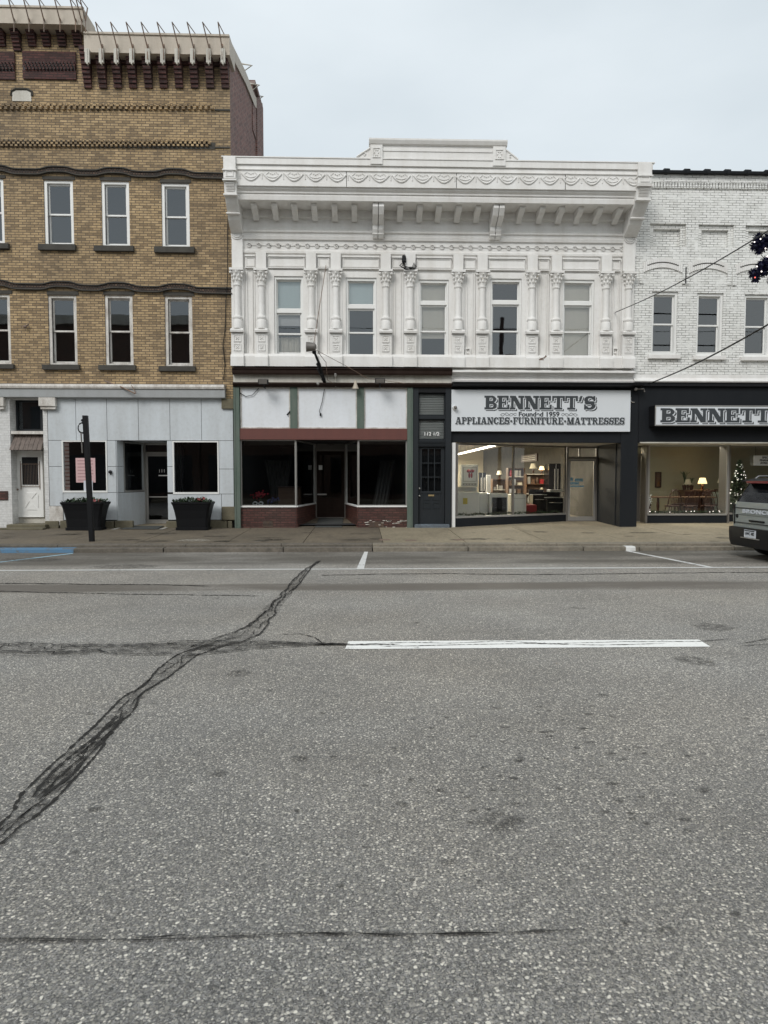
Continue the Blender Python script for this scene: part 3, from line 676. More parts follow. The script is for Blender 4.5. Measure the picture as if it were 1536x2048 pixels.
for px in (201, 231, 262, 292, 324, 354, 384, 415, 441): stay(px, 96, 44, -10 if px < 440 else -5)
for px in (25, 55, 85, 117, 148, 160, 168): stay(px, 42, -6)
m = MB()
for k, (px, py, Y) in enumerate(((487, 148, 21.0), (503, 186, 22.4), (511, 208, 23.6))):
    b = P(px, py, Y); m.tube([(b.x-.1, b.y, b.z), (b.x+.25, b.y, b.z+.25), (b.x-.1, b.y, b.z+.3)], .025, 5); m.build('side_bracket', M['cream'], bb); m = MB()


# ---- its ground floor
zs = .2
a = R(-150, 769, 451, 779); m = MB(); m.prism([(F-.22, a[2]), (F-.24, a[2]+.05), (F-.22, a[3]-.02), (F-.1, a[3]), (F+.1, a[3]), (F+.1, a[2])], 'x', a[0], a[1]); m.build('storefront_cap', M['peel'], bb)
a = R(-150, 780, 452, 797); m = MB(); m.prism([(F-.08, a[2]), (F-.17, a[2]+.02), (F-.19, a[3]), (F+.1, a[3]), (F+.1, a[2])], 'x', a[0], a[1]); m.build('storefront_fascia', M['greyfascia'], bb)
# enamel panels with dark joints
jx = [90, 152, 214, 277, 340, 403, 467]
back = MB(); ZL = ZZ(1040, F, 250); zt = ZZ(797, F, 250); zl = ZZ(881, F, 250)
x90, x232, x333, x467 = XX(97, 900), XX(232, 900), XX(334, 900), XX(467, 900)
holes = [R(125, 881, 215, 985), R(346, 882, 438, 988)]
h3 = (x232, x333, .15, zl); allh = holes+[h3]
wall_holes(back, x90, x467, .15, zt, allh, F+.012, .1); back.build('panel_backing', M['tar'], bb)
def panels(rects):
    for a in rects:
        m = MB(); m.box(a[0]+.006, a[1]-.006, F-.012, F+.01, a[2]+.006, a[3]-.006); m.build('enamel_panel', M['enamel'], bb)
tops = []
for xa, xb in zip(jx[:-1], jx[1:]):
    A = (x90 if xa == 90 else XX(xa, 840), XX(xb, 840) if xb < 467 else x467, zl, zt); tops.append(A)
panels(tops)
hl, hr = holes[0], holes[1]; z2 = ZZ(933, F, 250); z3 = hl[2]
panels([(x90, hl[0], z2, zl), (x90, hl[0], ZZ(1012, F, 100), z2), (hl[1], x232, z2, zl), (hl[1], x232, z3, z2), (hl[0], x232, ZL, z3),
        (x333, hr[0], z2, zl), (x333, hr[0], z3, z2), (x333, hr[1]+.06, ZL, hr[2]), (hr[1], x467, ZZ(938, F, 450), zl), (hr[1], x467, hr[2], ZZ(938, F, 450)), (hr[1]+.06, x467, ZL, hr[2])])
m = MB(); m.box(x90, hl[0]-.002, F-.03, F+.011, .3, ZZ(1012, F, 100)-.004); m.build('painted_base', M['peel'], bb)
# picture windows
for a in holes:
    m = MB(); m.frame(a, F-.03, F+.06, .035, .05); f = m.build('window', M['white2'], bb)
    g = MB(); g.quad((a[0]+.03, F+.03, a[2]+.05), (a[1]-.03, F+.03, a[2]+.05), (a[1]-.03, F+.03, a[3]-.03), (a[0]+.03, F+.03, a[3]-.03)); g.build('pane', M['glassd'], f)
# recessed entry: splayed window on the left, door at the back
YD = F+1.25; xd0, xd1 = XX(288, 960, YD), XX(345, 960, YD)
A0 = Vector((x232, F, 0)); A1 = Vector((xd0, YD, 0)); dr = (A1-A0); Lr = dr.length; dn = dr.normalized(); nn = Vector((dn.y, -dn.x, 0))
def onA(s, z, o=0): q = A0+dn*s+nn*o; return (q.x, q.y, z)
def slab(mb, s0, s1, z0, z1, o0=-.02, o1=.02, f=onA):
    mb.add([f(s0, z0, o0), f(s1, z0, o0), f(s1, z0, o1), f(s0, z0, o1), f(s0, z1, o0), f(s1, z1, o0), f(s1, z1, o1), f(s0, z1, o1)], [(0,3,2,1),(4,5,6,7),(0,1,5,4),(1,2,6,5),(2,3,7,6),(3,0,4,7)])
zw = hl[2]
m = MB(); slab(m, .01, Lr, .2, zw-.01); m.build('enamel_panel', M['enamel'], bb)
m = MB(); slab(m, .01, .30, zw, z2); m.build('enamel_panel', M['enamel'], bb); m = MB(); slab(m, .01, .30, z2+.01, zl); m.build('enamel_panel', M['enamel'], bb)
m = MB(); slab(m, .31, .35, zw, zl, -.03, .03); slab(m, Lr-.06, Lr, zw, zl, -.03, .03); slab(m, .35, Lr-.06, zw, zw+.05, -.03, .03); slab(m, .35, Lr-.06, zl-.05, zl, -.03, .03); f = m.build('window', M['alu'], bb)
m = MB(); m.quad(onA(.35, zw+.05), onA(Lr-.06, zw+.05), onA(Lr-.06, zl-.05), onA(.35, zl-.05)); m.build('pane', M['glassd'], f)
zdt = P(310, 908, YD).z; zfl = .26
m = MB(); m.box(xd0, xd1, F+.02, YD, zl-.003, zl+.05); m.build('entry_soffit', M['enamel'], bb)
m = MB(); m.box(x333+.0, x333+.02, F+.02, YD+.3, .2, zl); m.build('entry_side', M['enamel'], bb)
m = MB(); m.frame((xd0, xd1, zfl, zl-.01), YD, YD+.08, .05, .02); m.box(xd0+.05, xd1-.05, YD+.01, YD+.07, zdt, zdt+.06); m.build('door_frame', M['alu'], bb)
m = MB(); m.quad((xd0+.05, YD+.04, zdt+.06), (xd1-.05, YD+.04, zdt+.06), (xd1-.05, YD+.04, zl-.03), (xd0+.05, YD+.04, zl-.03)); m.build('transom_pane', M['glassd'], bb)
m = MB(); a = (xd0+.055, xd1-.055, zfl+.02, zdt-.005); m.frame(a, YD+.015, YD+.06, .06, .09); d = m.build('glass_door', M['alu'], bb)
m = MB(); m.quad((a[0]+.06, YD+.035, a[2]+.09), (a[1]-.06, YD+.035, a[2]+.09), (a[1]-.06, YD+.035, a[3]-.06), (a[0]+.06, YD+.035, a[3]-.06)); m.build('pane', M['glassd'], d)
m = MB(); m.box(a[0]+.05, a[1]-.05, YD-.03, YD-.01, 1.02, 1.05); m.box(a[0]+.06, a[0]+.09, YD-.03, YD+.015, 1.02, 1.05); m.box(a[1]-.09, a[1]-.06, YD-.03, YD+.015, 1.02, 1.05); m.build('push_bar', M['alu'], d)
m = MB(); put_text(m, '111', .14, ((a[0]+a[1])/2+.1, YD+.03, P(320, 942, YD).z)); m.box((a[0]+a[1])/2, (a[0]+a[1])/2+.3, YD+.025, YD+.03, P(320, 950, YD).z-.03, P(320, 950, YD).z); m.build('door_decal', M['white2'], d)
m = MB(); m.add([(x232, F, .215), (x333, F, .215), (x333+.2, YD+.1, zfl), (xd0-.05, YD+.1, zfl)], [(0, 1, 2, 3)]); m.build('entry_floor', M['walk2'], bb)
# interior behind the dark panes
room(bb, x90, x467-.05, F+1.6, F+3.7, .2, zt, M['darkroom']); 
m = MB(); m.box(x90, x232-.05, F+1.3, F+1.32, .2, zl); m.build('interior', M['darkroom'], bb)
m = MB(); m.box(x333+.05, x467, F+2.2, F+2.22, .2, zl)
m.build('interior', M['darkroom'], bb)
m = MB(); q = R(352, 885, 362, 985, F+.4)
for i in range(5): m.box(q[0]+i*.035, q[0]+i*.035+.02, F+.4+(i % 2)*.03, F+.45+(i % 2)*.03, q[2], q[3])
m.build('curtain', M['oldcurtain'], bb)
# stone base, corner stones
m = MB()
rg = random.Random(3); px = 92
while px < 465:
    L = rg.uniform(24, 46); nx = min(px+L, 467)
    if not (236 < px < 330): 
        a = R(px, 1041+rg.uniform(-2, 2), nx-1, 1060); m.box(a[0], a[1]-.01, F-.05-rg.uniform(0, .05), F+.05, .15, ZL-.01+rg.uniform(-.02, 0)); m.build('base_stone', M['stone2'], bb, bevel=.02); m = MB()
    px = nx
m = MB(); m.boxr(R(445, 1013, 473, 1040), F-.10, F-.015); m.build('corner_stone', M['stone2'], bb, bevel=.02)
m = MB(); m.boxr(R(444, 798, 468, 818), F-.08, F-.013); m.build('corner_stone', M['stone2'], bb, bevel=.01)
# door bay
YB = F+.35
hb = R(25, 800, 88, 1042); hb = (XX(22, 900), XX(88, 900), .2, ZZ(798, F, 60))
m = MB(); wall_holes(m, LX0, x90-.003, .2, ZZ(779, F, 60), [hb], F-.02, .37); m.build('painted_brick_pier', M['whiterub'], bb)
m = MB(); m.box(hb[0], hb[1], YB, YB+.02, .2, hb[3]); m.build('door_bay_back', M['cream'], bb)
a = R(34, 801, 86, 862, YB); m = MB(); m.frame(a, YB-.05, YB-.003, .05); f = m.build('window', M['navy'], bb); g = MB(); g.box(a[0]+.05, a[1]-.05, YB-.02, YB-.01, a[2]+.05, a[3]-.05); g.build('pane', M['glassd'], f)
g = MB(); g.box(a[0]+.04, a[1]-.04, YB-.008, YB-.004, a[2]+.04, a[3]-.04); g.build('blind', M['darkroom'], f)
m = MB(); a = R(20, 862, 86, 868, F); m.box(hb[0]+.01, hb[1]-.01, F+.0, YB, a[2], a[3]); m.build('transom_bar', M['peel'], bb)
m = MB(); z0, z1 = P(50, 900, F-.1).z, P(50, 869, F+.1).z
for k in range(3):
    za, zb = z1-(z1-z0)*k/3, z1-(z1-z0)*(k+1)/3; ya, yb = F+.18-.1*k, F+.06-.1*k
    n = 7; wd = (hb[1]-hb[0]-.04)/n
    for i in range(n):
        j = random.uniform(-.01, .01); xa = hb[0]+.02+wd*i; m.add([(xa+.004, ya, za+.03), (xa+wd-.004, ya, za+.03), (xa+wd-.004, yb+j, zb), (xa+.004, yb+j, zb), (xa+.004, ya+.03, za+.03), (xa+wd-.004, ya+.03, za+.03), (xa+wd-.004, yb+.025, zb), (xa+.004, yb+.025, zb)], [(0,1,2,3),(4,5,6,7),(0,3,7,4),(1,5,6,2),(2,6,7,3)])
m.build('shingle_awning', M['shingle'], bb)
a = R(31, 905, 84, 1034, YB); m = MB(); m.frame((a[0]-.06, a[1]+.05, a[2], a[3]+.05), YB-.06, YB-.002, .06, .02); m.build('door_frame', M['white2'], bb)
m = MB(); m.box(a[0]+.005, a[1]-.015, YB-.045, YB-.003, a[2]+.02, a[3]-.01); d = m.build('panel_door', M['white2'], bb)
q = R(42, 912, 79, 972, YB-.05); m = MB(); m.frame(q, YB-.06, YB-.046, .03); m.build('door_window', M['white2'], d); m = MB(); m.box(q[0]+.03, q[1]-.03, YB-.05, YB-.046, q[2]+.03, q[3]-.03); m.build('door_window', M['black'], d)
m = MB(); z0, z1 = P(60, 973, YB-.06).z, P(60, 928, YB-.06).z
for x in (q[0]-.01, q[1]+.0): m.box(x, x+.012, YB-.075, YB-.06, z0-.08, z1+.08)
m.box(q[0]-.01, q[1]+.012, YB-.08, YB-.075, z1-.006, z1+.006); m.box(q[0]-.01, q[1]+.012, YB-.08, YB-.075, z0-.006, z0+.006)
n = 12
for i in range(n): x = q[0]+.01+(q[1]-q[0])*i/n; m.box(x, x+.004, YB-.074, YB-.07, z0, z1)
m.build('door_grille', M['iron'], d)
m = MB(); e = R(50, 985, 77, 1020, YB-.05); cx, cz = (e[0]+e[1])/2, (e[2]+e[3])/2
for (u0, v0, u1, v1, u2, v2) in ((-.8, 1, .8, 1, 0, .25), (-.8, -1, .8, -1, 0, -.25), (-1, .8, -1, -.8, -.3, 0), (1, .8, 1, -.8, .3, 0)):
    hw, hh = (e[1]-e[0])/2, (e[3]-e[2])/2; pts = [(cx+u*hw, cz+v*hh) for u, v in ((u0, v0), (u1, v1), (u2, v2))]
    if (pts[1][0]-pts[0][0])*(pts[2][1]-pts[0][1])-(pts[1][1]-pts[0][1])*(pts[2][0]-pts[0][0]) < 0: pts = pts[::-1]
    m.prism(pts, 'y', YB-.058, YB-.045)
m.build('door_moulding', M['white2'], d, bevel=.006)
m = MB(); k = P(35, 979, YB-.08); m.ball(k, .03); m.build('door_knob', M['iron'], d, smooth=True)
for x0, x1 in ((79, 112), (-8, 9)):
    a = R(x0, 795, x1, 816, F-.1); m = MB(); m.box(a[0], a[1], F-.16, F-.03, a[2]+.05, a[3]); m.box(a[0]+.03, a[1]-.02, F-.12, F-.03, a[2]-.03, a[2]+.048); m.build('pilaster_block', M['peel'], bb)
m = MB(); a = R(14, 1040, 92, 1052, F-.2); m.box(a[0], a[1], F-.25, F+.34, .18, .34); m.box(a[0]-.25, a[1]+.05, F-.5, F-.26, .17, .26); m.build('door_step', M['stone2'], bb, bevel=.02)
m = MB(); a = R(-20, 982, 17, 1000); m.boxr(a, F-.045, F-.02); m.build('bare_brick_patch', M['brickB'], bb)
# loose bracket and hanging wire on the buff wall
m = MB(); m.tube([P(210, 762, F-.05), P(245, 775, F-.25), P(270, 787, F-.35)], .02, 5); m.tube([P(225, 772, F-.2), P(262, 770, F-.2)], .012, 5); m.tube([P(258, 762, F-.15), P(272, 787, F-.35)], .012, 5)
tag(m.build('awning_arm', M['iron'], origin=tuple(P(245, 775, F))), 'rusty bent awning arm hanging over the pale blue storefront', 'bracket')
m = MB(); pts = [P(457, 400, F-.05), P(455, 470, F-.04), P(455, 560, F-.14), P(452, 600, F-.04), P(450, 660, F-.03), P(446, 690, F-.03), P(450, 730, F-.03), P(447, 760, F-.04)]; m.tube(pts, .011, 5)
tag(m.build('hanging_cable', M['black'], origin=tuple(pts[0])), 'thin black cable hanging down the right edge of the buff brick wall', 'cable')
m = MB(); k = P(50, 653, F-.08); m.ball(k, .06, sc=(1, .6, .7)); m.tube([k, (k.x+.1, k.y, k.z+.06)], .02, 5); k2 = P(252, 519, F-.03); 
tag(m.build('wall_fixture', M['iron'], origin=tuple(k)), 'small rusty fixture on the buff wall between second floor windows', 'wall fixture')
m = MB(); k = P(221, 944, F-.03); m.lathe([(.001, -.06), (.045, -.05), (.05, 0)], k, 10, 'y'); m.tube([k, (k.x+.03, k.y-.08, k.z-.08)], .012, 5)
tag(m.build('wall_lock', M['black'], origin=tuple(k)), 'small black fixture on the pale blue pier beside the entry', 'wall fixture')
# ============================================================ WHITE IRON-FRONT BUILDING (middle)
WX0, WX1 = XX(464.5, 600)+.012, XX(1267, 600)
wb = thing('iron_front_building', ((WX0+WX1)/2, F, .22), 'white ornate iron-front building with raised central parapet, garlands and engaged columns', 'building')
def zp(py, off, px=880): return P(px, py, F-off).z
wins = [(549, 553, 607, 712), (692, 556, 753, 716), (837, 560, 897, 718), (980, 558, 1042, 719), (1124, 560, 1187, 720)]
HW = [R(*r) for r in wins]
zb0 = ZZ(738); ztop = zp(330, 0)
m = MB(); wall_holes(m, WX0, WX1, zb0, ztop, HW); m.build('wall', M['white'], wb)
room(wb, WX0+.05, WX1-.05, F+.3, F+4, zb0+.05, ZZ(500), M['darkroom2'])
m = MB(); ZR = zp(345, 0); m.quad((WX0, F+.2, ZR), (WX1, F+.2, ZR), (WX1, F+24, ZR-.5), (WX0, F+24, ZR-.5)); m.quad((WX1, F, .2), (WX1, F+24, .2), (WX1, F+24, ZR), (WX1, F, ZR)); m.quad((WX0, F+24, .2), (WX1, F+24, .2), (WX1, F+24, ZR), (WX0, F+24, ZR))
m.build('roof', M['stone'], wb)
frm = [dict(transom=.42, tblind='blind2', blind='blindw', bfrac=.28, curtain=.45), dict(transom=.34, tblind='blind2'), dict(transom=.27, tblind='blind', blind='blind', bfrac=.62), dict(transom=.27), dict(transom=.27, tblind='blind', blind='blind', bfrac=.96)]
labs = ['upper window with white blind and patterned curtain', 'upper window with pale transom blind over dark sash', 'upper window with cream blind half down', 'upper window with bare dark panes', 'upper window with cream blind nearly full']
for r, k, l in zip(HW, frm, labs): window(wb, r, M['white2'], .0, .045, .5, label=l, **k)
# raised casing round each window
for r in wins:
    a = R(r[0]-13, r[1]-12, r[2]+13, r[3]+5); b = R(*r); m = MB()
    m.box(a[0], b[0], F-.04, F-.001, b[2], b[3]); m.box(b[1], a[1], F-.04, F-.001, b[2], b[3]); m.box(a[0], a[1], F-.04, F-.001, b[3], a[3]); m.box(a[0], a[1], F-.07, F-.001, a[2], b[2])
    m.build('window_casing', M['white'], wb)
# main cornice: one moulded profile run along the whole front
XL, XR = XX(463, 560)+.02, XX(1272, 560)-.02
zs_ = zp(404, .80)
prof = [(.98, zp(322, 1.0)), (1.02, zp(322, 1.02)+.02), (1.02, zp(333, 1.02)), (.97, zp(335, .97)), (.99, zp(344, .99)), (.955, zp(346, .955)), (.955, zp(376, .955)), (.90, zp(378, .9)), (.90, zp(381, .9)),
        (.88, zp(383, .88)), (.84, zp(387, .84)), (.84, zp(390, .84)), (.80, zp(392, .8)), (.82, zp(395, .82)), (.80, zs_), (.16, zs_), (.16, zp(437, .16)), (.10, zp(440, .10)), (.05, zp(442, .05)), (.05, zp(462, .05)),
        (.12, zp(463.5, .12)), (.12, zp(467, .12)), (.07, zp(470, .07)), (.07, zp(474, .07)), (.10, zp(476, .10)), (.085, zp(482, .085)), (.03, zp(484, .03)), (.03, zp(503, .03)), (.06, zp(505, .06)), (.055, zp(509, .055)), (.012, zp(511, .012))]
poly = [(F-o, z) for o, z in prof]+[(F+.25, prof[-1][1]), (F+.25, prof[0][1])]
m = MB(); m.prism(poly, 'x', XL, XR); m.build('cornice', M['white'], wb)
m = MB(); m.box(XL-.05, XR+.05, F-1.04, F-.2, zp(322, 1.02)+.021, zp(322, 1.02)+.045); m.build('coping', M['white'], wb)
# swags along the frieze
m = MB(); n = 19; xa, xb = P(480, 350, F-.955).x, P(1288, 360, F-.955).x; wS = (xb-xa)/n; zt_ = zp(350, .955)
for i in range(n):
    x0 = xa+wS*i+.04; pts = [(x0+(wS-.08)*t/10, F-.965, zt_-.03-.17*math.sin(math.pi*t/10)) for t in range(11)]
    m.tube(pts, .020, 5); m.tube([(p[0], p[1], p[2]+.07*math.sin(math.pi*k/10)) for k, p in enumerate(pts)], .010, 4)
    m.tube([(x0-.04, F-.962, zt_-.01), (x0-.03, F-.962, zt_-.16)], .014, 4); cx = x0+wS/2-.04
    for d in (-.05, 0, .05): m.ball((cx+d, F-.965, zt_-.02-.02*(d == 0)), .018, 6, 4)
    for d in (-1, 1): m.tube([(cx+d*.09, F-.962, zt_+.01), (cx+d*.16, F-.962, zt_-.05)], .010, 4)
m.build('garland_frieze', M['white'], wb, smooth=True)
m = MB()
for px in (693, 913, 1131): x = P(px, 350, F-.96).x; m.box(x-.006, x+.006, F-.962, F-.954, zp(376, .955), zp(346, .955))
m.build('cornice_seam', M['stone'], wb)
# modillions under the soffit
for px in (512, 552, 591, 630, 670, 709, 799, 838, 875, 914, 952, 1038, 1078, 1116, 1153, 1191, 1230):
    x = P(px, 430, F-.2).x; m = MB(); m.prism([(F-.62, zs_), (F-.62, zs_-.07), (F-.52, zs_-.13), (F-.30, zs_-.19), (F-.17, zs_-.28), (F-.12, zs_-.28), (F-.12, zs_)], 'x', x-.075, x+.075)
    m.build('modillion', M['white'], wb, bevel=.008)
# paired scroll brackets
for px in (756, 990):
    x = P(px, 455, F-.15).x; z0 = zp(478, .15)
    for s in (-1, 1):
        m = MB(); c = x+s*.078; m.prism([(F-.72, zs_), (F-.74, zs_-.10), (F-.62, zs_-.26), (F-.40, zs_-.36), (F-.27, zs_-.42), (F-.27, zs_-.52), (F-.22, zs_-.60), (F-.2, z0+.05), (F-.16, z0), (F-.08, z0), (F-.08, zs_)], 'x', c-.070, c+.070)
        b_ = m.build('scroll_bracket', M['white'], wb, bevel=.012)
        m = MB(); 
        for zz in (zs_-.10, zs_-.52, z0+.10): m.box(c-.078, c+.078, F-.24, F-.1, zz-.02, zz)
        m.build('bracket_band', M['white'], b_)
# end consoles at both sides
for (fa, fb, ba, bb_) in ((446, 470, 463, 487), (1279, 1304, 1250, 1272)):
    x0 = (P(fa, 345, F-1.08).x+P(ba, 465, F-.1).x)/2; x1 = (P(fb, 345, F-1.08).x+P(bb_, 465, F-.1).x)/2
    if fa > 1000: x0, x1 = P(1277, 345, F-1.08).x, P(1304, 345, F-1.08).x
    m = MB(); m.prism([(F-1.08, zp(318, 1.08)), (F-1.08, zp(362, 1.08)), (F-1.03, zp(364, 1.03)), (F-.98, zp(385, .98)), (F-.97, zp(393, .97)), (F-.93, zp(395, .93)), (F-.80, zp(412, .8)), (F-.66, zp(426, .66)), (F-.60, zp(430, .6)), (F-.50, zp(445, .5)), (F-.34, zp(458, .34)), (F-.14, zp(471, .14)), (F+.2, zp(471, 0)), (F+.2, zp(318, 1.08))], 'x', x0, x1)
    c = m.build('end_console', M['white'], wb, bevel=.01)
    m = MB(); 
    for py, o in ((364, 1.09), (344, 1.1), (393, 1.0), (430, .66)): z = zp(py, o); m.box(x0-.02, x1+.02, F-o-.02, F-o+.12, z-.03, z); m.build('console_band', M['white'], c); m = MB()
    m.frame((x0+.06, x1-.06, zp(358, 1.09), zp(347, 1.09)), F-1.10, F-1.079, .02)
    for t in range(6):
        z = zp(372+t*2.6, 1.02); m.box(x0+.05, x1-.05, F-1.06+t*.012, F-.9, z-.012, z)
    m.build('console_ornament', M['white'], c)
    m = MB(); cx = (x0+x1)/2
    for q in (.15, .10): m.tube([(cx+q*math.cos(a), F-.135, zp(472, .13)-q*.9*math.sin(a)) for a in [math.pi*k/10 for k in range(11)]], .016, 5)
    m.box(x0+.01, x1-.01, F-.12, F-.001, ZZ(541), zp(471, .12)); m.build('end_pilaster', M['white'], wb)
# raised centre panel of the parapet
o = 1.03; a0 = P(713, 322, F-o); a1 = P(741, 297, F-o); a2 = P(1013, 300, F-o); a3 = P(1037, 322, F-o); zt2 = zp(290, o); zlow = zp(321, 1.02)+.052
m = MB(); m.prism([(a0.x, zlow), (a3.x, zlow), (a2.x, zp(297, o)), (a2.x, zt2), (a1.x, zt2), (a1.x, zp(297, o))], 'y', F-1.0, F-.75); pp = m.build('raised_parapet', M['white'], wb)
m = MB(); b0, b1 = P(738, 288, F-1.08).x, P(1015, 288, F-1.08).x; m.prism([(F-1.02, zt2-.02), (F-1.06, zt2), (F-1.10, zt2+.08), (F-1.10, zt2+.12), (F-.7, zt2+.12), (F-.7, zt2-.02)], 'x', b0, b1); m.build('parapet_cap', M['white'], pp)
m = MB(); m.box(P(766, 310, F-o).x, P(985, 310, F-o).x, F-1.02, F-1.0, zt2-.16, zt2-.10); m.build('parapet_moulding', M['white'], pp)
for pa, pb in ((741, 765), (986, 1011)):
    xa, xb = P(pa, 315, F-o).x, P(pb, 315, F-o).x; m = MB(); m.box(xa, xb, F-1.05, F-.999, zlow-.17, zt2-.021)
    m.frame((xa+.05, xb-.05, zlow-.02, zt2-.10), F-1.07, F-1.05, .02)
    cx, cz = (xa+xb)/2, (zlow+zt2)/2-.06
    for k in range(6): a = k*math.pi/3; m.ball((cx+.05*math.cos(a), F-1.052, cz+.07*math.sin(a)), .022, 6, 4)
    m.build('parapet_block', M['white'], pp)
for pa, s in ((728, -1), (1022, 1)):
    x = P(pa, 312, F-o).x; m = MB(); pts = [(x+s*(.10-.012*k)*math.cos(k*.6), F-1.01, zlow+.07+(.08-.008*k)*math.sin(k*.6)) for k in range(10)]; m.tube(pts, .014, 5)
    e0, e1 = (a0, a1) if s < 0 else (a3, a2); m.tube([(e0.x, F-1.01, zlow+.01), (e1.x, F-1.01, zp(297, o))], .022, 5); m.build('parapet_scroll', M['white'], pp)
# ring band
m = MB(); xa, xb = XX(499, 493), XX(1243, 498); n = 40; zc = ZZ(494, F-.04)
for i in range(n):
    x = xa+(xb-xa)*i/(n-1); m.tube([(x+.055*math.cos(t*math.pi/5), F-.05, zc+.055*math.sin(t*math.pi/5)) for t in range(11)], .018, 5); m.ball((x, F-.05, zc), .02, 6, 4)
    if i < n-1: m.box(x+.07, x+(xb-xa)/(n-1)-.07, F-.055, F-.03, zc-.012, zc+.012)
m.build('ring_frieze', M['white'], wb, smooth=True)
# columns
cxs = [476, 524, 623, 672, 771, 820, 915, 963, 1062, 1110, 1209, 1254]
zr = ZZ(507)
for i, px in enumerate(cxs):
    end = px in (476, 1254)
    sh = 3.0 if False else 0
    x = XX(px, 600); q = lambda py: ZZ(py+(px-880)*.010, F-.12)      # heights read at each column
    q = lambda py, pxx=px: P(880, py, F-.12).z
    m = MB(); r = .088
    cy = F-.10
    prf = [(.135, q(660)), (.135, q(645)), (.115, q(642)), (.13, q(640)), (.13, q(637.5)), (.10, q(635)), (r, q(632)), (r, q(600)), (r*.97, q(577)), (.10, q(576)), (.105, q(573.5)), (.09, q(572))]
    m.lathe(prf, (x, cy, 0), 20)
    m.box(x-.165, x+.165, F-.06, F-.001, q(668), q(545))
    c = m.build('column', M['white'], wb, smooth=True)
    m = MB(); m.lathe([(.09, q(572)), (.10, q(562)), (.13, q(552)), (.17, q(547))], (x, cy, 0), 20)
    for row, (zz, rr, kk) in enumerate(((q(563), .105, 8), (q(556), .135, 8))):
        for k in range(kk):
            a = 2*math.pi*(k+.5*row)/kk; m.ball((x+rr*math.cos(a), cy+rr*math.sin(a), zz), .038, 6, 4, (.8, .8, 1.3))
    for s in (-1, 1): m.ball((x+s*.155, cy-.09, q(549.5)), .042, 8, 6)
    m.ball((x, cy-.17, q(550)), .028, 6, 4); m.box(x-.185, x+.185, cy-.15, F-.002, q(546), q(541.5)); m.build('capital', M['white'], c, smooth=True)
    m = MB(); m.box(x-.165, x+.165, F-.19, F-.061, q(668), q(660)+.0); m.prism([(F-.24, q(668)), (F-.25, q(664)), (F-.19, q(661)), (F-.06, q(661)), (F-.06, q(668))], 'x', x-.175, x+.175)
    m.box(x-.165, x+.165, F-.16, F-.001, q(712), q(668)); m.prism([(F-.23, q(735)), (F-.23, q(717)), (F-.20, q(712)), (F-.001, q(712)), (F-.001, q(735))], 'x', x-.175, x+.175)
    m.build('pedestal', M['white'], c)
    m = MB()
    for za, zb in ((686, 673), (704, 691)):
        A = (x-.10, x+.10, q(za), q(zb)); m.frame(A, F-.178, F-.16, .018); cz = (A[2]+A[3])/2
        for k in range(4): a = k*math.pi/2+.785; m.ball((x+.04*math.cos(a), F-.165, cz+.035*math.sin(a)), .02, 6, 4)
        m.ball((x, F-.17, cz), .016, 6, 4); m.box(x-.09, x+.09, F-.172, F-.16, A[2]-.03, A[2]-.015)
    m.build('rosette_panel', M['white'], c)
    if not end:
        m = MB(); m.box(x-.135, x+.135, F-.16, F-.001, q(541), zp(511, .02)); m.build('frieze_block', M['white'], wb)
# framed panels between the blocks
for a, b in zip(cxs[:-1], cxs[1:]):
    x0, x1 = XX(a, 525)+(.17 if a > 480 else .2), XX(b, 525)-(.17 if b < 1250 else .2); z0, z1 = ZZ(541), ZZ(514)
    m = MB(); m.box(x0, x1, F-.05, F-.001, z0, z1); m.box(x0+.001, x1-.001, F-.10, F-.05, z1-.06, z1-.02); m.frame((x0+.02, x1-.02, z0+.05, z1-.07), F-.07, F-.05, .022); m.box(x0, x1, F-.085, F-.05, z0, z0+.022); m.build('frieze_panel', M['white'], wb)
# reeded strips between paired columns
for a, b in ((476, 524), (623, 672), (771, 820), (915, 963), (1062, 1110), (1209, 1254)):
    x0, x1 = XX(a, 625)+.19, XX(b, 625)-.19; m = MB()
    for k in (0, .22, .78, 1): xx = x0+(x1-x0)*k; m.box(xx-.012, xx+.012, F-.03, F-.001, ZZ(712), ZZ(546))
    m.build('reeded_strip', M['white'], wb)
m = MB(); m.prism([(F-.16, ZZ(736)), (F-.16, ZZ(716)), (F-.13, ZZ(711)), (F-.001, ZZ(711)), (F-.001, ZZ(736))], 'x', WX0, XX(1262, 720)); m.build('plinth_course', M['white'], wb)
# ventilation plates and studs
for px in (936, 1231):
    m = MB(); a = R(px-6, 696, px+5, 716, F-.03); m.frame(a, F-.06, F-.0, .03); m.ball(((a[0]+a[1])/2, F-.03, (a[2]+a[3])/2), .03, 6, 4); m.build('vent_plate', M['white'], wb)

# ---- shop beam, left half: brown board and cream fascia
xs0, xs1 = XX(468, 760), XX(902, 760); 
m = MB(); m.prism([(F-.24, ZZ(751, F-.24)), (F-.26, ZZ(747, F-.26)), (F-.26, ZZ(740, F-.26)), (F-.29, ZZ(739, F-.29)), (F-.29, ZZ(737.5, F-.29)), (F, ZZ(736)), (F, ZZ(751)+.02)], 'x', xs0, xs1); m.build('brown_moulding', M['brownbd'], wb)
m = MB(); m.box(xs0, xs1, F-.12, F+.05, ZZ(769), ZZ(750)-.003); m.build('cream_fascia', M['cream'], wb)
m = MB(); m.prism([(F-.16, ZZ(776)), (F-.22, ZZ(771)), (F-.20, ZZ(768)), (F, ZZ(768)-.002), (F, ZZ(776))], 'x', xs0, xs1); m.build('brown_moulding', M['brownbd'], wb)
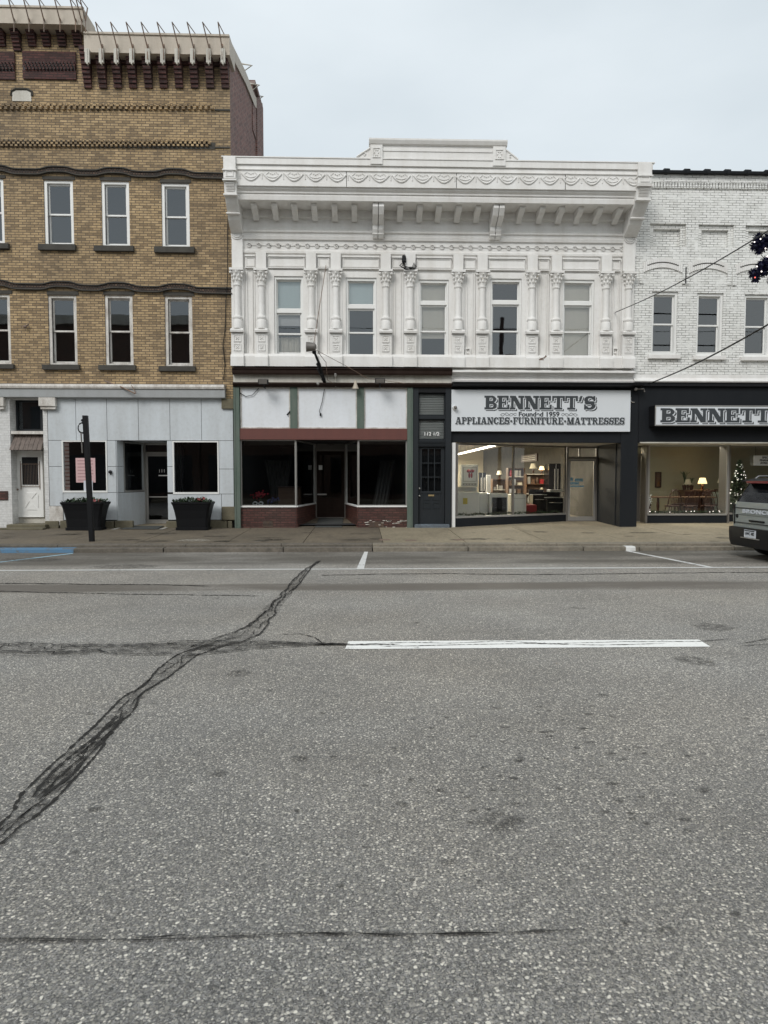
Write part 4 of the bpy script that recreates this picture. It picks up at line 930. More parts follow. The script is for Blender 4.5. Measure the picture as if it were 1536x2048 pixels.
# right half: white metal beam
xr0, xr1 = XX(902.5, 760), XX(1264, 760)
m = MB(); m.prism([(F-.10, ZZ(765, F-.10)), (F-.12, ZZ(760, F-.12)), (F-.05, ZZ(757)), (F-.05, ZZ(752)), (F-.12, ZZ(750)), (F-.24, ZZ(744, F-.24)), (F-.24, ZZ(741, F-.24)), (F-.001, ZZ(738)), (F+.1, ZZ(738)), (F+.1, ZZ(765))], 'x', xr0, xr1); m.build('white_beam', M['white'], wb)

# ---- middle shop front
ZB = .215
def rect(a, ya, yb, mt, name, par=wb, **k): m = MB(); m.boxr(a, ya, yb); return m.build(name, M[mt], par, **k)
zh = ZZ(776); zt_ = ZZ(858); zb2 = ZZ(880); zsl = ZZ(1011)
px_ = lambda x, y=900: XX(x, y)
g0, g1, g2, g3 = px_(469.5), px_(481), px_(814), px_(825)
rect((g0, g1, ZB, zh), F-.12, F+.2, 'green', 'green_post'); rect((g2, g3, ZB, zh), F-.12, F+.2, 'green', 'green_post')
rect((g0+.04, g0+.05, ZB, zh), F-.135, F-.12, 'green', 'post_bead'); rect((g3-.06, g3-.04, ZB, zh), F-.135, F-.12, 'green', 'post_bead')
for a, b in ((581, 595), (714, 728)): rect((px_(a, 815), px_(b, 815), zt_, zh), F-.09, F+.1, 'green', 'green_mullion')
for a, b in ((481, 581), (595, 714), (728, 814)):
    A = (px_(a, 815), px_(b, 815), zt_, zh); rect((A[0]+.002, A[1]-.002, A[2]+.03, A[3]-.02), F-.03, F+.02, 'board', 'covered_transom')
    m = MB(); m.frame((A[0]+.002, A[1]-.002, A[2]+.002, A[3]-.002), F-.05, F-.031, .035); m.build('transom_frame', M['peel'], wb)
rect((g1, g2, zb2, zt_), F-.10, F+.15, 'maroon', 'maroon_beam')
YR = 21.0
Lf = Vector((px_(592), F, 0)); Lb = Vector((XX(630, 960, YR), YR, 0)); Rf = Vector((px_(716), F, 0)); Rb = Vector((XX(692, 960, YR), YR, 0))
zcl = zb2-.003
# bulkheads
rect((g1, Lf.x, ZB-.05, zsl-.04), F-.02, F+.18, 'brickB', 'brick_bulkhead'); rect((Rf.x, g2, ZB-.05, zsl-.04), F-.02, F+.18, 'brickB', 'brick_bulkhead')
def seg(p, q, s, z, o=0):
    d = (q-p); L = d.length; d = d/L; n = Vector((d.y, -d.x, 0)); r = p+d*(s*L)+n*o; return (r.x, r.y, z)
def sslab(mb, p, q, s0, s1, z0, z1, o0, o1):
    f = lambda s, z, o: seg(p, q, s, z, o)
    mb.add([f(s0, z0, o0), f(s1, z0, o0), f(s1, z0, o1), f(s0, z0, o1), f(s0, z1, o0), f(s1, z1, o0), f(s1, z1, o1), f(s0, z1, o1)], [(0,3,2,1),(4,5,6,7),(0,1,5,4),(1,2,6,5),(2,3,7,6),(3,0,4,7)])
for p, q in ((Lf, Lb), (Rf, Rb)):
    m = MB(); sslab(m, p, q, .0, 1, ZB-.05, zsl-.045, -.02, .02); m.build('brick_bulkhead', M['brickBY'], wb)
    m = MB(); sslab(m, p, q, 0, 1, zsl-.04, zsl, -.04, .04); m.build('window_sill', M['white2'], wb)
    m = MB(); sslab(m, p, q, 0, .012, zsl, zcl, -.02, .02); sslab(m, p, q, .96, 1, zsl, zcl, -.03, .03); sslab(m, p, q, .02, .96, zcl-.04, zcl, -.02, .02); f = m.build('side_window', M['alu'], wb)
    m = MB(); m.quad(seg(p, q, .01, zsl), seg(p, q, .97, zsl), seg(p, q, .97, zcl-.04), seg(p, q, .01, zcl-.04)); m.build('pane', M['glassd'], f)
for xa, xb in ((g1, Lf.x), (Rf.x, g2)):
    rect((xa, xb, zsl-.04, zsl), F-.05, F+.08, 'white2', 'window_sill'); m = MB(); m.frame((xa+.002, xb+.0, zsl+.001, zcl), F-.02, F+.03, .035, .02, .03); f = m.build('display_window', M['alu'], wb)
    m = MB(); m.quad((xa+.03, F+.005, zsl), (xb-.03, F+.005, zsl), (xb-.03, F+.005, zcl-.03), (xa+.03, F+.005, zcl-.03)); m.build('pane', M['glassd'], f)
for a in ((526, 1041, 546, 1054), (737, 1043, 768, 1054)):
    A = R(*a); rect(A, F-.027, F-.0, 'black', 'vent_grille'); m = MB()
    for k in range(5): z = A[2]+(A[3]-A[2])*(k+.5)/5; m.box(A[0], A[1], F-.034, F-.027, z-.006, z+.006)
    m.build('vent_grille', M['iron'], wb)
rg = random.Random(9); m = MB()
for k in range(26):
    px, py = rg.uniform(720, 812), rg.uniform(1040, 1054); a = R(px, py, px+rg.uniform(4, 9), py+1.3); m = MB(); m.box(a[0], a[1], F-.028, F-.015, a[2], a[3]); m.build('chipped_mortar', M['cream'], wb)
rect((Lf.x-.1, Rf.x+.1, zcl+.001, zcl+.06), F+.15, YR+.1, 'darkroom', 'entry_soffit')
m = MB(); m.quad((Lf.x, F, .223), (Rf.x, F, .223), (Rb.x, YR, .36), (Lb.x, YR, .36)); m.build('entry_floor', M['walk'], wb)
zd = P(660, 899, YR).z; xa, xb = Lb.x, Rb.x
rect((xa, xb, zd, zcl), YR, YR+.06, 'room', 'door_header'); m = MB(); put_text(m, '109', .15, ((xa+xb)/2, YR-.003, P(660, 888, YR).z)); m.build('house_number', M['brownbd'], wb)
m = MB(); m.frame((xa, xb, .36, zd), YR, YR+.08, .05, .02); m.build('door_frame', M['alud'], wb)
m = MB(); A = (xa+.055, xb-.055, .38, zd-.06); m.frame(A, YR+.02, YR+.06, .09, .6, .1); d = m.build('wooden_door', M['brownbd'], wb)
m = MB(); m.quad((A[0]+.09, YR+.04, A[2]+.6), (A[1]-.09, YR+.04, A[2]+.6), (A[1]-.09, YR+.04, A[3]-.1), (A[0]+.09, YR+.04, A[3]-.1)); m.build('pane', M['glassd'], d)
m = MB()
for k in range(5): z = A[2]+.08+k*.1; m.box(A[0]+.1, A[1]-.1, YR+.008, YR+.02, z, z+.06)
m.build('door_slats', M['brownbd'], d); m = MB(); z = P(645, 990, YR).z; m.box(A[0]+.02, A[0]+.30, YR-.05, YR-.02, z, z+.04); m.box(A[0]+.03, A[0]+.06, YR-.02, YR+.02, z, z+.04); m.build('door_handle', M['alu'], d)
m = MB(); z = P(641, 935, YR).z; m.box(A[0]+.06, A[0]+.17, YR+.012, YR+.018, z-.07, z+.07); m.build('door_decal', M['white2'], d)
# dark interior
room(wb, g1+.02, g2-.02, F+.2, F+9, .28, zcl+.2, M['darkroom'])
m = MB()
for q, sd in ((px_(520), 1), (px_(560), -1), (px_(745), 1)):
    for k in range(9): 
        x = q+k*.05*sd; m.quad((x, F+1.6+.04*(k % 2), .6), (x+.05, F+1.64-.04*(k % 2), .6), (x+.05+.25*sd, F+1.64-.04*(k % 2), 2.1), (x+.25*sd, F+1.6+.04*(k % 2), 2.1))
m.build('curtain', M['oldcurtain'], wb)
m = MB(); a = R(484, 882, 590, 889, F+.5); m.box(a[0], a[1], F+.4, F+.45, a[2]-.02, a[3]); a = R(720, 883, 812, 889, F+.5); m.box(a[0], a[1], F+.4, F+.45, a[2], a[3]); m.build('valance', M['room'], wb)

# ---- narrow dark door bay
d0, d1 = px_(825.4), px_(901.5); zo = ZZ(775)
w0, w1 = px_(836), px_(890)
rect((d0+.002, w0, ZB, zo), F-.10, F+.14, 'navy', 'door_surround'); rect((w1, d1, ZB, zo), F-.10, F+.14, 'navy', 'door_surround'); rect((w0, w1, ZZ(786), zo), F-.10, F+.14, 'black', 'door_surround'); rect((w0, w1, ZZ(893), ZZ(880)), F-.07, F+.14, 'navy', 'door_surround')
m = MB(); 
for k in range(3): z = ZZ(883+3*k); m.box(w0, w1, F-.09, F-.07, z-.012, z)
rect((w0, w1, ZZ(838), ZZ(832)), F-.05, F+.1, 'navy', 'door_surround'); m.build('door_moulding', M['navy'], wb)
for ya, yb in ((832, 787), (880, 838)):
    A = (w0+.003, w1-.003, ZZ(ya)+.002, ZZ(yb)-.002); m = MB(); m.frame(A, F+.0, F+.05, .03); f = m.build('transom_window', M['navy'], wb)
    m = MB(); m.quad((A[0]+.03, F+.03, A[2]+.03), (A[1]-.03, F+.03, A[2]+.03), (A[1]-.03, F+.03, A[3]-.03), (A[0]+.03, F+.03, A[3]-.03)); m.build('pane', M['glass2'], f)
    m = MB(); n = 13
    for k in range(n): z = A[2]+(A[3]-A[2])*k/n; m.quad((A[0]+.02, F+.08, z), (A[1]-.02, F+.08, z), (A[1]-.02, F+.11, z+.85*(A[3]-A[2])/n), (A[0]+.02, F+.11, z+.85*(A[3]-A[2])/n))
    m.build('venetian_blind', M['blindw'], f)
m = MB(); put_text(m, '112 1/2', .13, ((w0+w1)/2, F+.025, ZZ(868)), bold=.003, sx=1.1); m.build('house_number', M['white2'], wb)
m = MB(); A = (w0+.01, w1-.01, .32, ZZ(894)); x0, x1 = A[0], A[1]; gz0, gz1 = ZZ(982), ZZ(898)
m.box(x0, x0+.10, F+.01, F+.05, A[2], A[3]); m.box(x1-.10, x1, F+.01, F+.05, A[2], A[3]); m.box(x0+.1, x1-.1, F+.01, F+.05, A[2], gz0); m.box(x0+.1, x1-.1, F+.01, F+.05, gz1, A[3]); dd = m.build('panelled_door', M['navy'], wb)
m = MB(); m.box(x0+.09, x1-.09, F-.01, F+.01, gz0-.06, gz0)
for k in (1, 2): x = x0+.1+(x1-x0-.2)*k/3; m.box(x-.012, x+.012, F+.005, F+.04, gz0, gz1); z = gz0+(gz1-gz0)*k/3; m.box(x0+.1, x1-.1, F+.003, F+.04, z-.012, z+.012)
m.build('glazing_bars', M['navy'], dd)
m = MB(); m.quad((x0+.1, F+.03, gz0), (x1-.1, F+.03, gz0), (x1-.1, F+.03, gz1), (x0+.1, F+.03, gz1)); m.build('pane', M['glassd'], dd); rect((w0, w1, .3, ZZ(780)), F+.14, F+.16, 'darkroom', 'interior')
m = MB(); mid = (x0+x1)/2
for (a, b) in ((.95, .79), (.74, .60)):
    for (s, e) in ((x0+.12, mid-.03), (mid+.03, x1-.12)): m.frame((s, e, b*gz0, a*gz0), F-.004, F+.01, .018); 
m.build('door_moulding', M['navy'], dd)
m = MB(); z = ZZ(991); m.box(mid-.085, mid+.075, F-.006, F+.01, z-.02, z+.025); m.build('mail_slot', paint('brass', (.55, .42, .22), .35, .2, 3, metal=.7), dd)
m = MB()
for py in (977, 992): m.ball(P(839, py, F-.02), .028, 8, 6)
m.build('door_knob', M['alu'], dd, smooth=True)
M['bluestone'] = paint('worn_blue_painted_stone', (.13, .16, .19), .7, .8, 5, (.06, .065, .07), streak=(1, 1, 1), bumpy=.6, bscale=9)
a = R(829, 1044, 899, 1057, F-.12); rect((a[0], a[1], .18, .315), F-.16, F+.12, 'bluestone', 'door_step', bevel=.03)

# ---- white-sign shop (right half)
b0, b1 = px_(902), px_(1260); zs1 = ZZ(885); pr1 = px_(1276)
rect((d1, px_(1277), ZZ(779), ZZ(765)-.006), F-.02, F+.2, 'black', 'awning_box')
m = MB(); m.prism([(F-.34, ZZ(772)), (F-.36, ZZ(767)), (F-.2, ZZ(765)-.008), (F-.02, ZZ(765)-.008), (F-.02, ZZ(776))], 'x', d1+.01, px_(1276)); m.build('rolled_awning', M['black'], wb)
rect((d1, px_(1241), zs1, ZZ(779)-.003), F+.0, F+.2, 'charcoal', 'shop_fascia')
rect((px_(1241), XX(1275, 900), .2, ZZ(779)-.003), F-.02, F+.35, 'charcoal', 'shop_pier')
YD2 = 20.6
E0 = Vector((px_(912), F+.05, 0)); E1 = Vector((XX(1131, 960, YD2), YD2, 0)); D1 = Vector((XX(1195, 960, YD2), YD2, 0))
m = MB(); p, q = Vector((D1.x, YD2+.1, 0)), Vector((px_(1241), F+.3, 0)); sslab(m, p, q, 0, 1, .2, zs1-.003, -.02, .02); m.build('entry_side', M['charcoal'], wb)
rect((px_(904), px_(911), .2, zs1-.004), F-.02, F+.06, 'white2', 'corner_trim')
zsw = ZZ(1033)
m = MB(); sslab(m, E0, E1, 0, 1, .2, zsw-.05, -.04, .04); m.build('bulkhead', M['charcoal'], wb)
m = MB(); sslab(m, E0, E1, 0, 1, zsw-.05, zsw, -.06, .05); m.build('window_sill', M['alu'], wb)
m = MB(); sslab(m, E0, E1, 0, .015, zsw, zs1-.01, -.03, .03); sslab(m, E0, E1, .985, 1, zsw, zs1-.01, -.03, .03); sslab(m, E0, E1, .492, .506, zsw, zs1-.05, -.03, .03); sslab(m, E0, E1, .015, .985, zs1-.06, zs1-.01, -.03, .03); f = m.build('display_window', M['alud'], wb)
for s0, s1 in ((.015, .492), (.506, .985)):
    m = MB(); m.quad(seg(E0, E1, s0, zsw), seg(E0, E1, s1, zsw), seg(E0, E1, s1, zs1-.06), seg(E0, E1, s0, zs1-.06)); m.build('pane', M['glass2'], f)
zdh = P(1163, 918, YD2).z; A = (E1.x+.02, D1.x, .27, zs1-.02)
m = MB(); m.frame(A, YD2-.03, YD2+.05, .06, .02); m.box(A[0]+.06, A[1]-.06, YD2-.02, YD2+.04, zdh, zdh+.07); m.box(A[0]+.38, A[0]+.42, YD2-.02, YD2+.04, zdh+.07, A[3]-.06); m.build('door_frame', M['alud'], wb)
m = MB(); m.quad((A[0]+.06, YD2+.01, zdh+.07), (A[1]-.06, YD2+.01, zdh+.07), (A[1]-.06, YD2+.01, A[3]-.06), (A[0]+.06, YD2+.01, A[3]-.06)); m.build('transom_pane', M['glass2'], wb)
m = MB(); B = (A[0]+.065, A[1]-.065, .29, zdh-.005); m.frame(B, YD2-.015, YD2+.03, .06, .12); d = m.build('glass_door', M['alu'], wb)
m = MB(); m.quad((B[0]+.06, YD2+.005, B[2]+.1), (B[1]-.06, YD2+.005, B[2]+.1), (B[1]-.06, YD2+.005, B[3]-.06), (B[0]+.06, YD2+.005, B[3]-.06)); m.build('pane', M['glass2'], d)
m = MB(); z = P(1138, 985, YD2).z; m.box(B[0]+.01, B[0]+.05, YD2-.06, YD2-.02, z-.15, z+.15); m.build('door_handle', M['alu'], d)
M['sticker'] = paint('blue_decal', (.10, .28, .38), .5, .6, 20, (.5, .6, .65), streak=(1, 1, 1))
m = MB()
for (x0, y0, x1, y1) in ((1140, 955, 1146, 962), (1138, 964, 1158, 969), (1150, 957, 1166, 963), (1141, 971, 1168, 974)): m.boxr(R(x0, y0, x1, y1, YD2-.02), YD2-.012, YD2-.006)
m.build('door_decal', M['sticker'], d)
m = MB(); m.quad((px_(905), F-.01, .224), (px_(1241), F-.01, .224), (px_(1241), YD2+.1, .27), (px_(905), YD2+.1, .27)); m.build('entry_floor', M['walk2'], wb)
rect((d1+.3, px_(1241), zs1+.002, zs1+.06), F+.2, YD2+.06, 'cream', 'entry_soffit')
M['beige'] = paint('beige_shop_wall', (.52, .47, .35), .8, .1, 1); M['ceil'] = paint('shop_ceiling', (.40, .38, .34), .8, .15, 2); M['vinyl'] = paint('shop_floor', (.25, .22, .18), .5, .3, 2)
xl, xrr = d1+.05, px_(1262); zc = 3.25; YBK = 42
m = MB(); m.quad((xrr, F+.5, .25), (xrr, YBK, .25), (xrr, YBK, zc), (xrr, F+.5, zc)); m.quad((xl, YBK, .25), (xrr, YBK, .25), (xrr, YBK, zc), (xl, YBK, zc)); m.quad((xl, F+.1, .25), (xl, YBK, .25), (xl, YBK, zc), (xl, F+.1, zc)); m.build('interior_wall', M['beige'], wb)
m = MB(); m.quad((xl, F+.2, zc), (xrr, F+.2, zc), (xrr, YBK, zc), (xl, YBK, zc)); m.build('interior_ceiling', M['ceil'], wb)
m = MB(); m.add([(E0.x, E0.y+.05, .262), (E1.x, E1.y+.05, .262), (xrr, YD2+.05, .262), (xrr, YBK, .262), (xl, YBK, .262), (xl, F+.2, .262)], [(0, 1, 2, 3, 4, 5)]); m.build('interior_floor', M['vinyl'], wb)

# ============================================================ WHITE BRICK BUILDING (right)
rb = thing('white_brick_building', (10.5, F, .22), 'white painted brick building over a black storefront, tiled coping along its top', 'building')
RX0, RX1 = WX1+.01, 15.5
rw = [(1303, 583, 1355, 709), (1393, 586, 1446, 711), (1488, 589, 1541, 713), (1580, 591, 1633, 715)]
HR = [R(*r) for r in rw]; zb = ZZ(766, F, 1400); ztR = ZZ(350, F, 1420)
# recessed blind panels are shallow real recesses
bp = [(1300, 447, 1372, 493), (1397, 449, 1468, 495), (1491, 451, 1562, 497), (1586, 453, 1650, 499)]
HP = [R(*r) for r in bp]
m = MB(); wall_holes(m, RX0, RX1, zb, ZZ(520, F, 1400), HR); wall_holes(m, RX0, RX1, ZZ(520, F, 1400), ztR, HP, depth=.17)
for a in HP:
    m.quad((a[0], F+.17, a[2]), (a[1], F+.17, a[2]), (a[1], F+.17, a[3]), (a[0], F+.17, a[3]))
m.build('wall', M['brickW'], rb)
for a in HP:
    m = MB(); m.frame((a[0]+.001, a[1]-.001, a[2]+.001, a[3]-.001), F+.075, F+.169, .12, .001); m.build('panel_step', M['brickW'], rb)
m = MB(); m.quad((RX0, F+.1, ztR-.4), (RX1, F+.1, ztR-.4), (RX1, F+24, ztR-.8), (RX0, F+24, ztR-.8)); m.quad((RX1, F, .2), (RX1, F+24, .2), (RX1, F+24, ztR), (RX1, F, ztR)); m.quad((RX0, F+24, .2), (RX1, F+24, .2), (RX1, F+24, ztR), (RX0, F+24, ztR)); m.build('roof', M['stone'], rb)
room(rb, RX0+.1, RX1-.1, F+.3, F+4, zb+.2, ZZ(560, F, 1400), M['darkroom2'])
for r, h in zip(rw, HR):
    px = (r[0]+r[2])/2; s = R(r[0]-8, r[3]+1, r[2]+3, r[3]+9)
    window(rb, h, M['white2'], .05, .06, .5, sill=s, sillmat=M['white'])
# corbelled header course near the top, thin shadow line above
m = MB(); z0, z1 = ZZ(378, F, 1420), ZZ(366, F, 1420); n = 100
for i in range(n):
    x = RX0+.02+(RX1-RX0)*i/n; m.box(x, x+.055, F-.05, F-.001, z0+.0, z1-.02)
m.box(RX0+.01, RX1, F-.06, F-.001, z1-.019, z1+.045); m.build('corbel_course', M['brickW'], rb)
# segmental arches with header bricks
for r in rw:
    c = (r[0]+r[2])/2-3; m = MB(); mk = MB(); xa, xb = XX(c-40, 535), XX(c+38, 535); zy = ZZ(537+ (c-1330)*.02, F, c); n = 20
    for i in range(n):
        t = (i+.5)/n; x = xa+(xb-xa)*t; dz = .14*(1-(2*t-1)**2); ang = (t-.5)*-.5
        m.box(x-.024, x+.024, F-.035, F-.001, zy+dz-.12, zy+dz+.14)
        if .1 < t < .9: mk.box(x-.03, x+.03, F-.038, F-.001, zy+dz+.0, zy+dz+.03)
    m.build('brick_arch', M['white'], rb); mk.build('arch_joint', M['stone'], rb)
    m = MB(); 
    for s in (c-47, c+38): 
        x = XX(s, 555); m.box(x, x+.11, F-.03, F-.001, zy-.42, zy+.05); m.build('label_stop', M['brickW'], rb); m = MB()
m = MB(); m.prism([(F-.14, ztR), (F-.15, ztR+.05), (F-.02, ztR+.11), (F+.22, ztR+.11), (F+.24, ztR)], 'x', RX0, RX1); cp = m.build('tile_coping', M['charcoal'], rb)
for i in range(15):
    x = RX0+.25+.56*i; m = MB(); m.prism([(F-.16, ztR-.01), (F-.17, ztR+.08), (F-.03, ztR+.15), (F+.25, ztR+.15), (F+.25, ztR-.01)], 'x', x-.05, x+.05); m.build('coping_joint', M['charcoal'], cp)
m = MB(); m.box(RX0, RX1, F-.05, F+.1, zb+.12, zb+.22); m.prism([(F-.14, zb), (F-.16, zb+.03), (F-.08, zb+.12), (F+.1, zb+.12), (F+.1, zb)], 'x', RX0, RX1); m.build('white_beam', M['white'], rb)
# black shopfront
q0 = XX(1276, 900); zsr = P(1400, 884, F).z
zz_ = ZZ(768, F, 1400)
rect((q0+.003, RX1, zsr, zb-.005), F-.0, F+.2, 'charcoal', 'shop_fascia', rb); m = MB(); m.box(q0, RX1, F-.10, F-.001, zb-.10, zb-.006); m.build('fascia_moulding', M['black'], rb)
rect((q0+.05, RX1, zsr-.035, zsr-.002), F-.01, F+1.6, 'cream', 'soffit', rb)
YW = 19.9; zbs, zbt = ZZ(1043, YW, 1380), ZZ(1028, YW, 1380); ztw = zsr-.04
v0 = XX(1296, 960, YW); v1 = XX(1455, 960, YW)
m = MB(); m.quad((q0, F-.01, .224), (RX1, F-.01, .224), (RX1, YW+.4, .262), (q0, YW+.4, .262)); m.build('entry_floor', M['walk2'], rb)
rect((v0, v1, .25, zbt-.04), YW, YW+.1, 'charcoal', 'bulkhead', rb); rect((v0, v1, zbt-.04, zbt), YW-.03, YW+.1, 'alu', 'window_sill', rb)
rect((v1+.1, RX1, .25, zbt-.04), YW+.5, YW+.6, 'charcoal', 'bulkhead', rb); rect((v1+.1, RX1, zbt-.04, zbt), YW+.47, YW+.6, 'alu', 'window_sill', rb)
m = MB(); m.frame((v0, v1+.03, zbt, ztw), YW, YW+.05, .05, .01, .03); f = m.build('display_window', M['alu'], rb)
m = MB(); m.quad((v0+.05, YW+.02, zbt), (v1-.02, YW+.02, zbt), (v1-.02, YW+.02, ztw-.03), (v0+.05, YW+.02, ztw-.03)); m.build('pane', M['glass2'], f)
m = MB(); m.box(v1+.03, v1+.08, YW, YW+.55, .25, ztw); m.frame((v1+.1, RX1-.5, zbt, ztw), YW+.5, YW+.55, .05, .01, .03); f = m.build('display_window', M['alud'], rb)
m = MB(); m.quad((v1+.1, YW+.52, zbt), (RX1-.5, YW+.52, zbt), (RX1-.5, YW+.52, ztw-.03), (v1+.1, YW+.52, ztw-.03)); m.build('pane', M['glass2'], f)
YD3 = YW+.35; m = MB(); e0 = XX(1270, 960, YD3); zh3 = P(1285, 912, YD3).z; m.frame((e0, v0, .26, ztw), YD3, YD3+.06, .05, .01); m.box(e0+.05, v0-.05, YD3, YD3+.05, zh3, zh3+.07); m.box(v0-.06, v0, YW, YD3, .26, ztw); m.build('door_frame', M['alud'], rb)
m = MB(); m.frame((e0+.06, v0-.07, .28, zh3-.01), YD3+.01, YD3+.05, .06, .1); d = m.build('glass_door', M['alud'], rb); m = MB(); m.quad((e0+.1, YD3+.03, .35), (v0-.1, YD3+.03, .35), (v0-.1, YD3+.03, zh3-.06), (e0+.1, YD3+.03, zh3-.06)); m.build('pane', M['glass2'], d)
M['sage'] = paint('sage_shop_wall', (.33, .32, .24), .85, .15, 1)
YB3 = 25.5
m = MB(); m.quad((q0, YB3, .25), (RX1, YB3, .25), (RX1, YB3, 3.0), (q0, YB3, 3.0)); m.quad((q0, YD3, .25), (q0, YB3, .25), (q0, YB3, 3.0), (q0, YD3, 3.0)); m.build('interior_wall', M['sage'], rb)
m = MB(); m.quad((q0, YD3-.4, 3.0), (RX1, YD3-.4, 3.0), (RX1, YB3, 3.0), (q0, YB3, 3.0)); m.build('interior_ceiling', M['ceil'], rb)
m = MB(); m.quad((q0, YD3, .265), (RX1, YD3, .265), (RX1, YB3, .265), (q0, YB3, .265)); m.build('interior_floor', M['vinyl'], rb)
# partition between the two shops
# ============================================================ sign lettering (drawn slab letters)
def glyph(ch, n):
    W = {'B': .88, 'E': .86, 'N': 1.02, 'T': .90, 'S': .84, "'": .36, 'A': 1.02, 'P': .84, 'L': .82, 'I': .50, 'C': .86, 'F': .82, 'U': .98, 'R': .98, 'M': 1.2, '*': .5}[ch]
    w = int(W*n); y, x = np.mgrid[0:n, 0:w]; x = (x+.5)/n; y = (y+.5)/n; g = np.zeros((n, w), bool)
    def r(a, b, c, d): return (x >= a) & (x <= c) & (y >= b) & (y <= d)
    def el(cx, cy, rx, ry): return ((x-cx)/rx)**2+((y-cy)/ry)**2 <= 1
    def bar(x0, y0, x1, y1, wd):     # slanted bar of horizontal width wd from (x0,y0) to (x1,y1)
        t = (y-y0)/(y1-y0); xc = x0+(x1-x0)*t; return (t >= 0) & (t <= 1) & (abs(x-xc) <= wd/2)
    s = .15
    if ch in 'BPR':
        g = r(.08, 0, .34, 1) | r(0, 0, .42, s) | r(0, 1-s, .42, 1)
        top = (el(.48, .735, .34, .265) & (x > .3)) | r(.3, .47, .5, 1); top &= ~((el(.48, .735, .12, .12) & (x > .38)) | r(.34, .63, .48, .84)); g |= top
        if ch == 'B':
            bo = (el(.5, .27, .37, .27) & (x > .3)) | r(.3, 0, .5, .54); bo &= ~(el(.5, .27, .13, .12) | r(.34, .16, .5, .38)); g |= bo
        elif ch == 'R': g |= bar(.80, 0, .52, .5, .28) | r(.60, 0, .98, s)
    elif ch in 'EF':
        g = r(.08, 0, .35, 1) | r(0, 0, .45, s) | r(0, 1-s, .8, 1) | r(.66, .66, .8, 1) | r(.3, .43, .6, .57) | r(.53, .33, .62, .67)
        if ch == 'E': g |= r(0, 0, .84, s) | r(.70, 0, .84, .36)
    elif ch == 'N': g = r(.1, 0, .26, 1) | r(0, 0, .38, s) | r(0, 1-s, .3, 1) | bar(.24, 1, .78, 0, .32) | r(.74, 0, .9, 1) | r(.6, 1-s, 1.0, 1)
    elif ch == 'T': g = r(0, 1-s, .88, 1) | r(0, .62, .13, 1) | r(.75, .62, .88, 1) | r(.31, 0, .57, 1) | r(.16, 0, .72, s)
    elif ch == 'S':
        tp = el(.42, .73, .40, .27) & ~el(.44, .73, .15, .12); bo = el(.42, .27, .40, .27) & ~el(.40, .27, .15, .12)
        g = (tp & ~((x > .42) & (y < .73))) | (bo & ~((x < .42) & (y > .27))) | (el(.42, .5, .36, .14)) & (abs(y-.5) < .12) | r(.68, .62, .80, 1) | r(.02, 0, .14, .38)
    elif ch == "'": g = bar(.10, .58, .22, 1, .16)
    elif ch == 'A': g = bar(.14, 0, .46, 1, .14) | bar(.80, 0, .52, 1, .30) | r(.25, .26, .7, .38) | r(0, 0, .34, s) | r(.56, 0, 1.0, s) | r(.3, .88, .6, 1)
    elif ch == 'L': g = r(.08, 0, .35, 1) | r(0, 0, .80, s) | r(0, 1-s, .45, 1) | r(.66, 0, .80, .38)
    elif ch == 'I': g = r(.12, 0, .38, 1) | r(0, 0, .5, s) | r(0, 1-s, .5, 1)
    elif ch == 'C': g = (el(.44, .5, .43, .5) & ~el(.48, .5, .18, .34) & ~((x > .5) & (abs(y-.5) < .16))) | r(.70, .64, .82, 1)
    elif ch == 'U': g = (r(.1, .3, .36, 1) | r(.68, .3, .82, 1) | (el(.46, .32, .37, .32) & ~el(.52, .34, .17, .18) & (y < .36))) | r(0, 1-s, .46, 1) | r(.58, 1-s, .94, 1)
    elif ch == 'M': g = r(.1, 0, .24, 1) | r(0, 0, .36, s) | r(0, 1-s, .3, 1) | bar(.26, 1, .56, 0, .26) | bar(.86, 1, .58, 0, .14) | r(.82, 0, 1.08, 1) | r(.72, 0, 1.18, s) | r(.84, 1-s, 1.18, 1)
    elif ch == '*': g = el(.25, .45, .17, .17)
    return g
def word(s, n, gap=.05):
    gs = [glyph(c, n) for c in s]; k = max(1, int(gap*n)); pad = np.zeros((n, k), bool); o = []
    for g in gs: o += [g, pad]
    return np.concatenate(o, 1)
def shift(g, dx, dy):
    o = np.zeros_like(g); h, w = g.shape
    o[max(0, -dy):h-max(0, dy), max(0, dx):w+min(0, dx)] = g[max(0, dy):h+min(0, dy) if dy <= 0 else h, max(0, -dx):w-max(0, dx)] if dy >= 0 else g[0:h+dy, max(0, -dx):w-max(0, dx)]
    return o
def raster(mb, g, x0, z0, wd, ht, ya, yb, skew=0):
    """rows of lit cells -> merged boxes between ya (front) and yb"""
    h, w = g.shape; runs = {}
    for j in range(h):
        row = g[j]; i = 0; cur = {}
        while i < w:
            if row[i]:
                k = i
                while k < w and row[k]: k += 1
                cur[(i, k)] = runs.pop((i, k), j); i = k
            else: i += 1
        for (a, b), js in runs.items(): emit_run(mb, a, b, js, j, x0, z0, wd/w, ht/h, ya, yb)
        runs = cur
    for (a, b), js in runs.items(): emit_run(mb, a, b, js, h, x0, z0, wd/w, ht/h, ya, yb)
def emit_run(mb, a, b, j0, j1, x0, z0, dx, dz, ya, yb):
    mb.box(x0+a*dx, x0+b*dx, ya, yb, z0+j0*dz, z0+j1*dz)
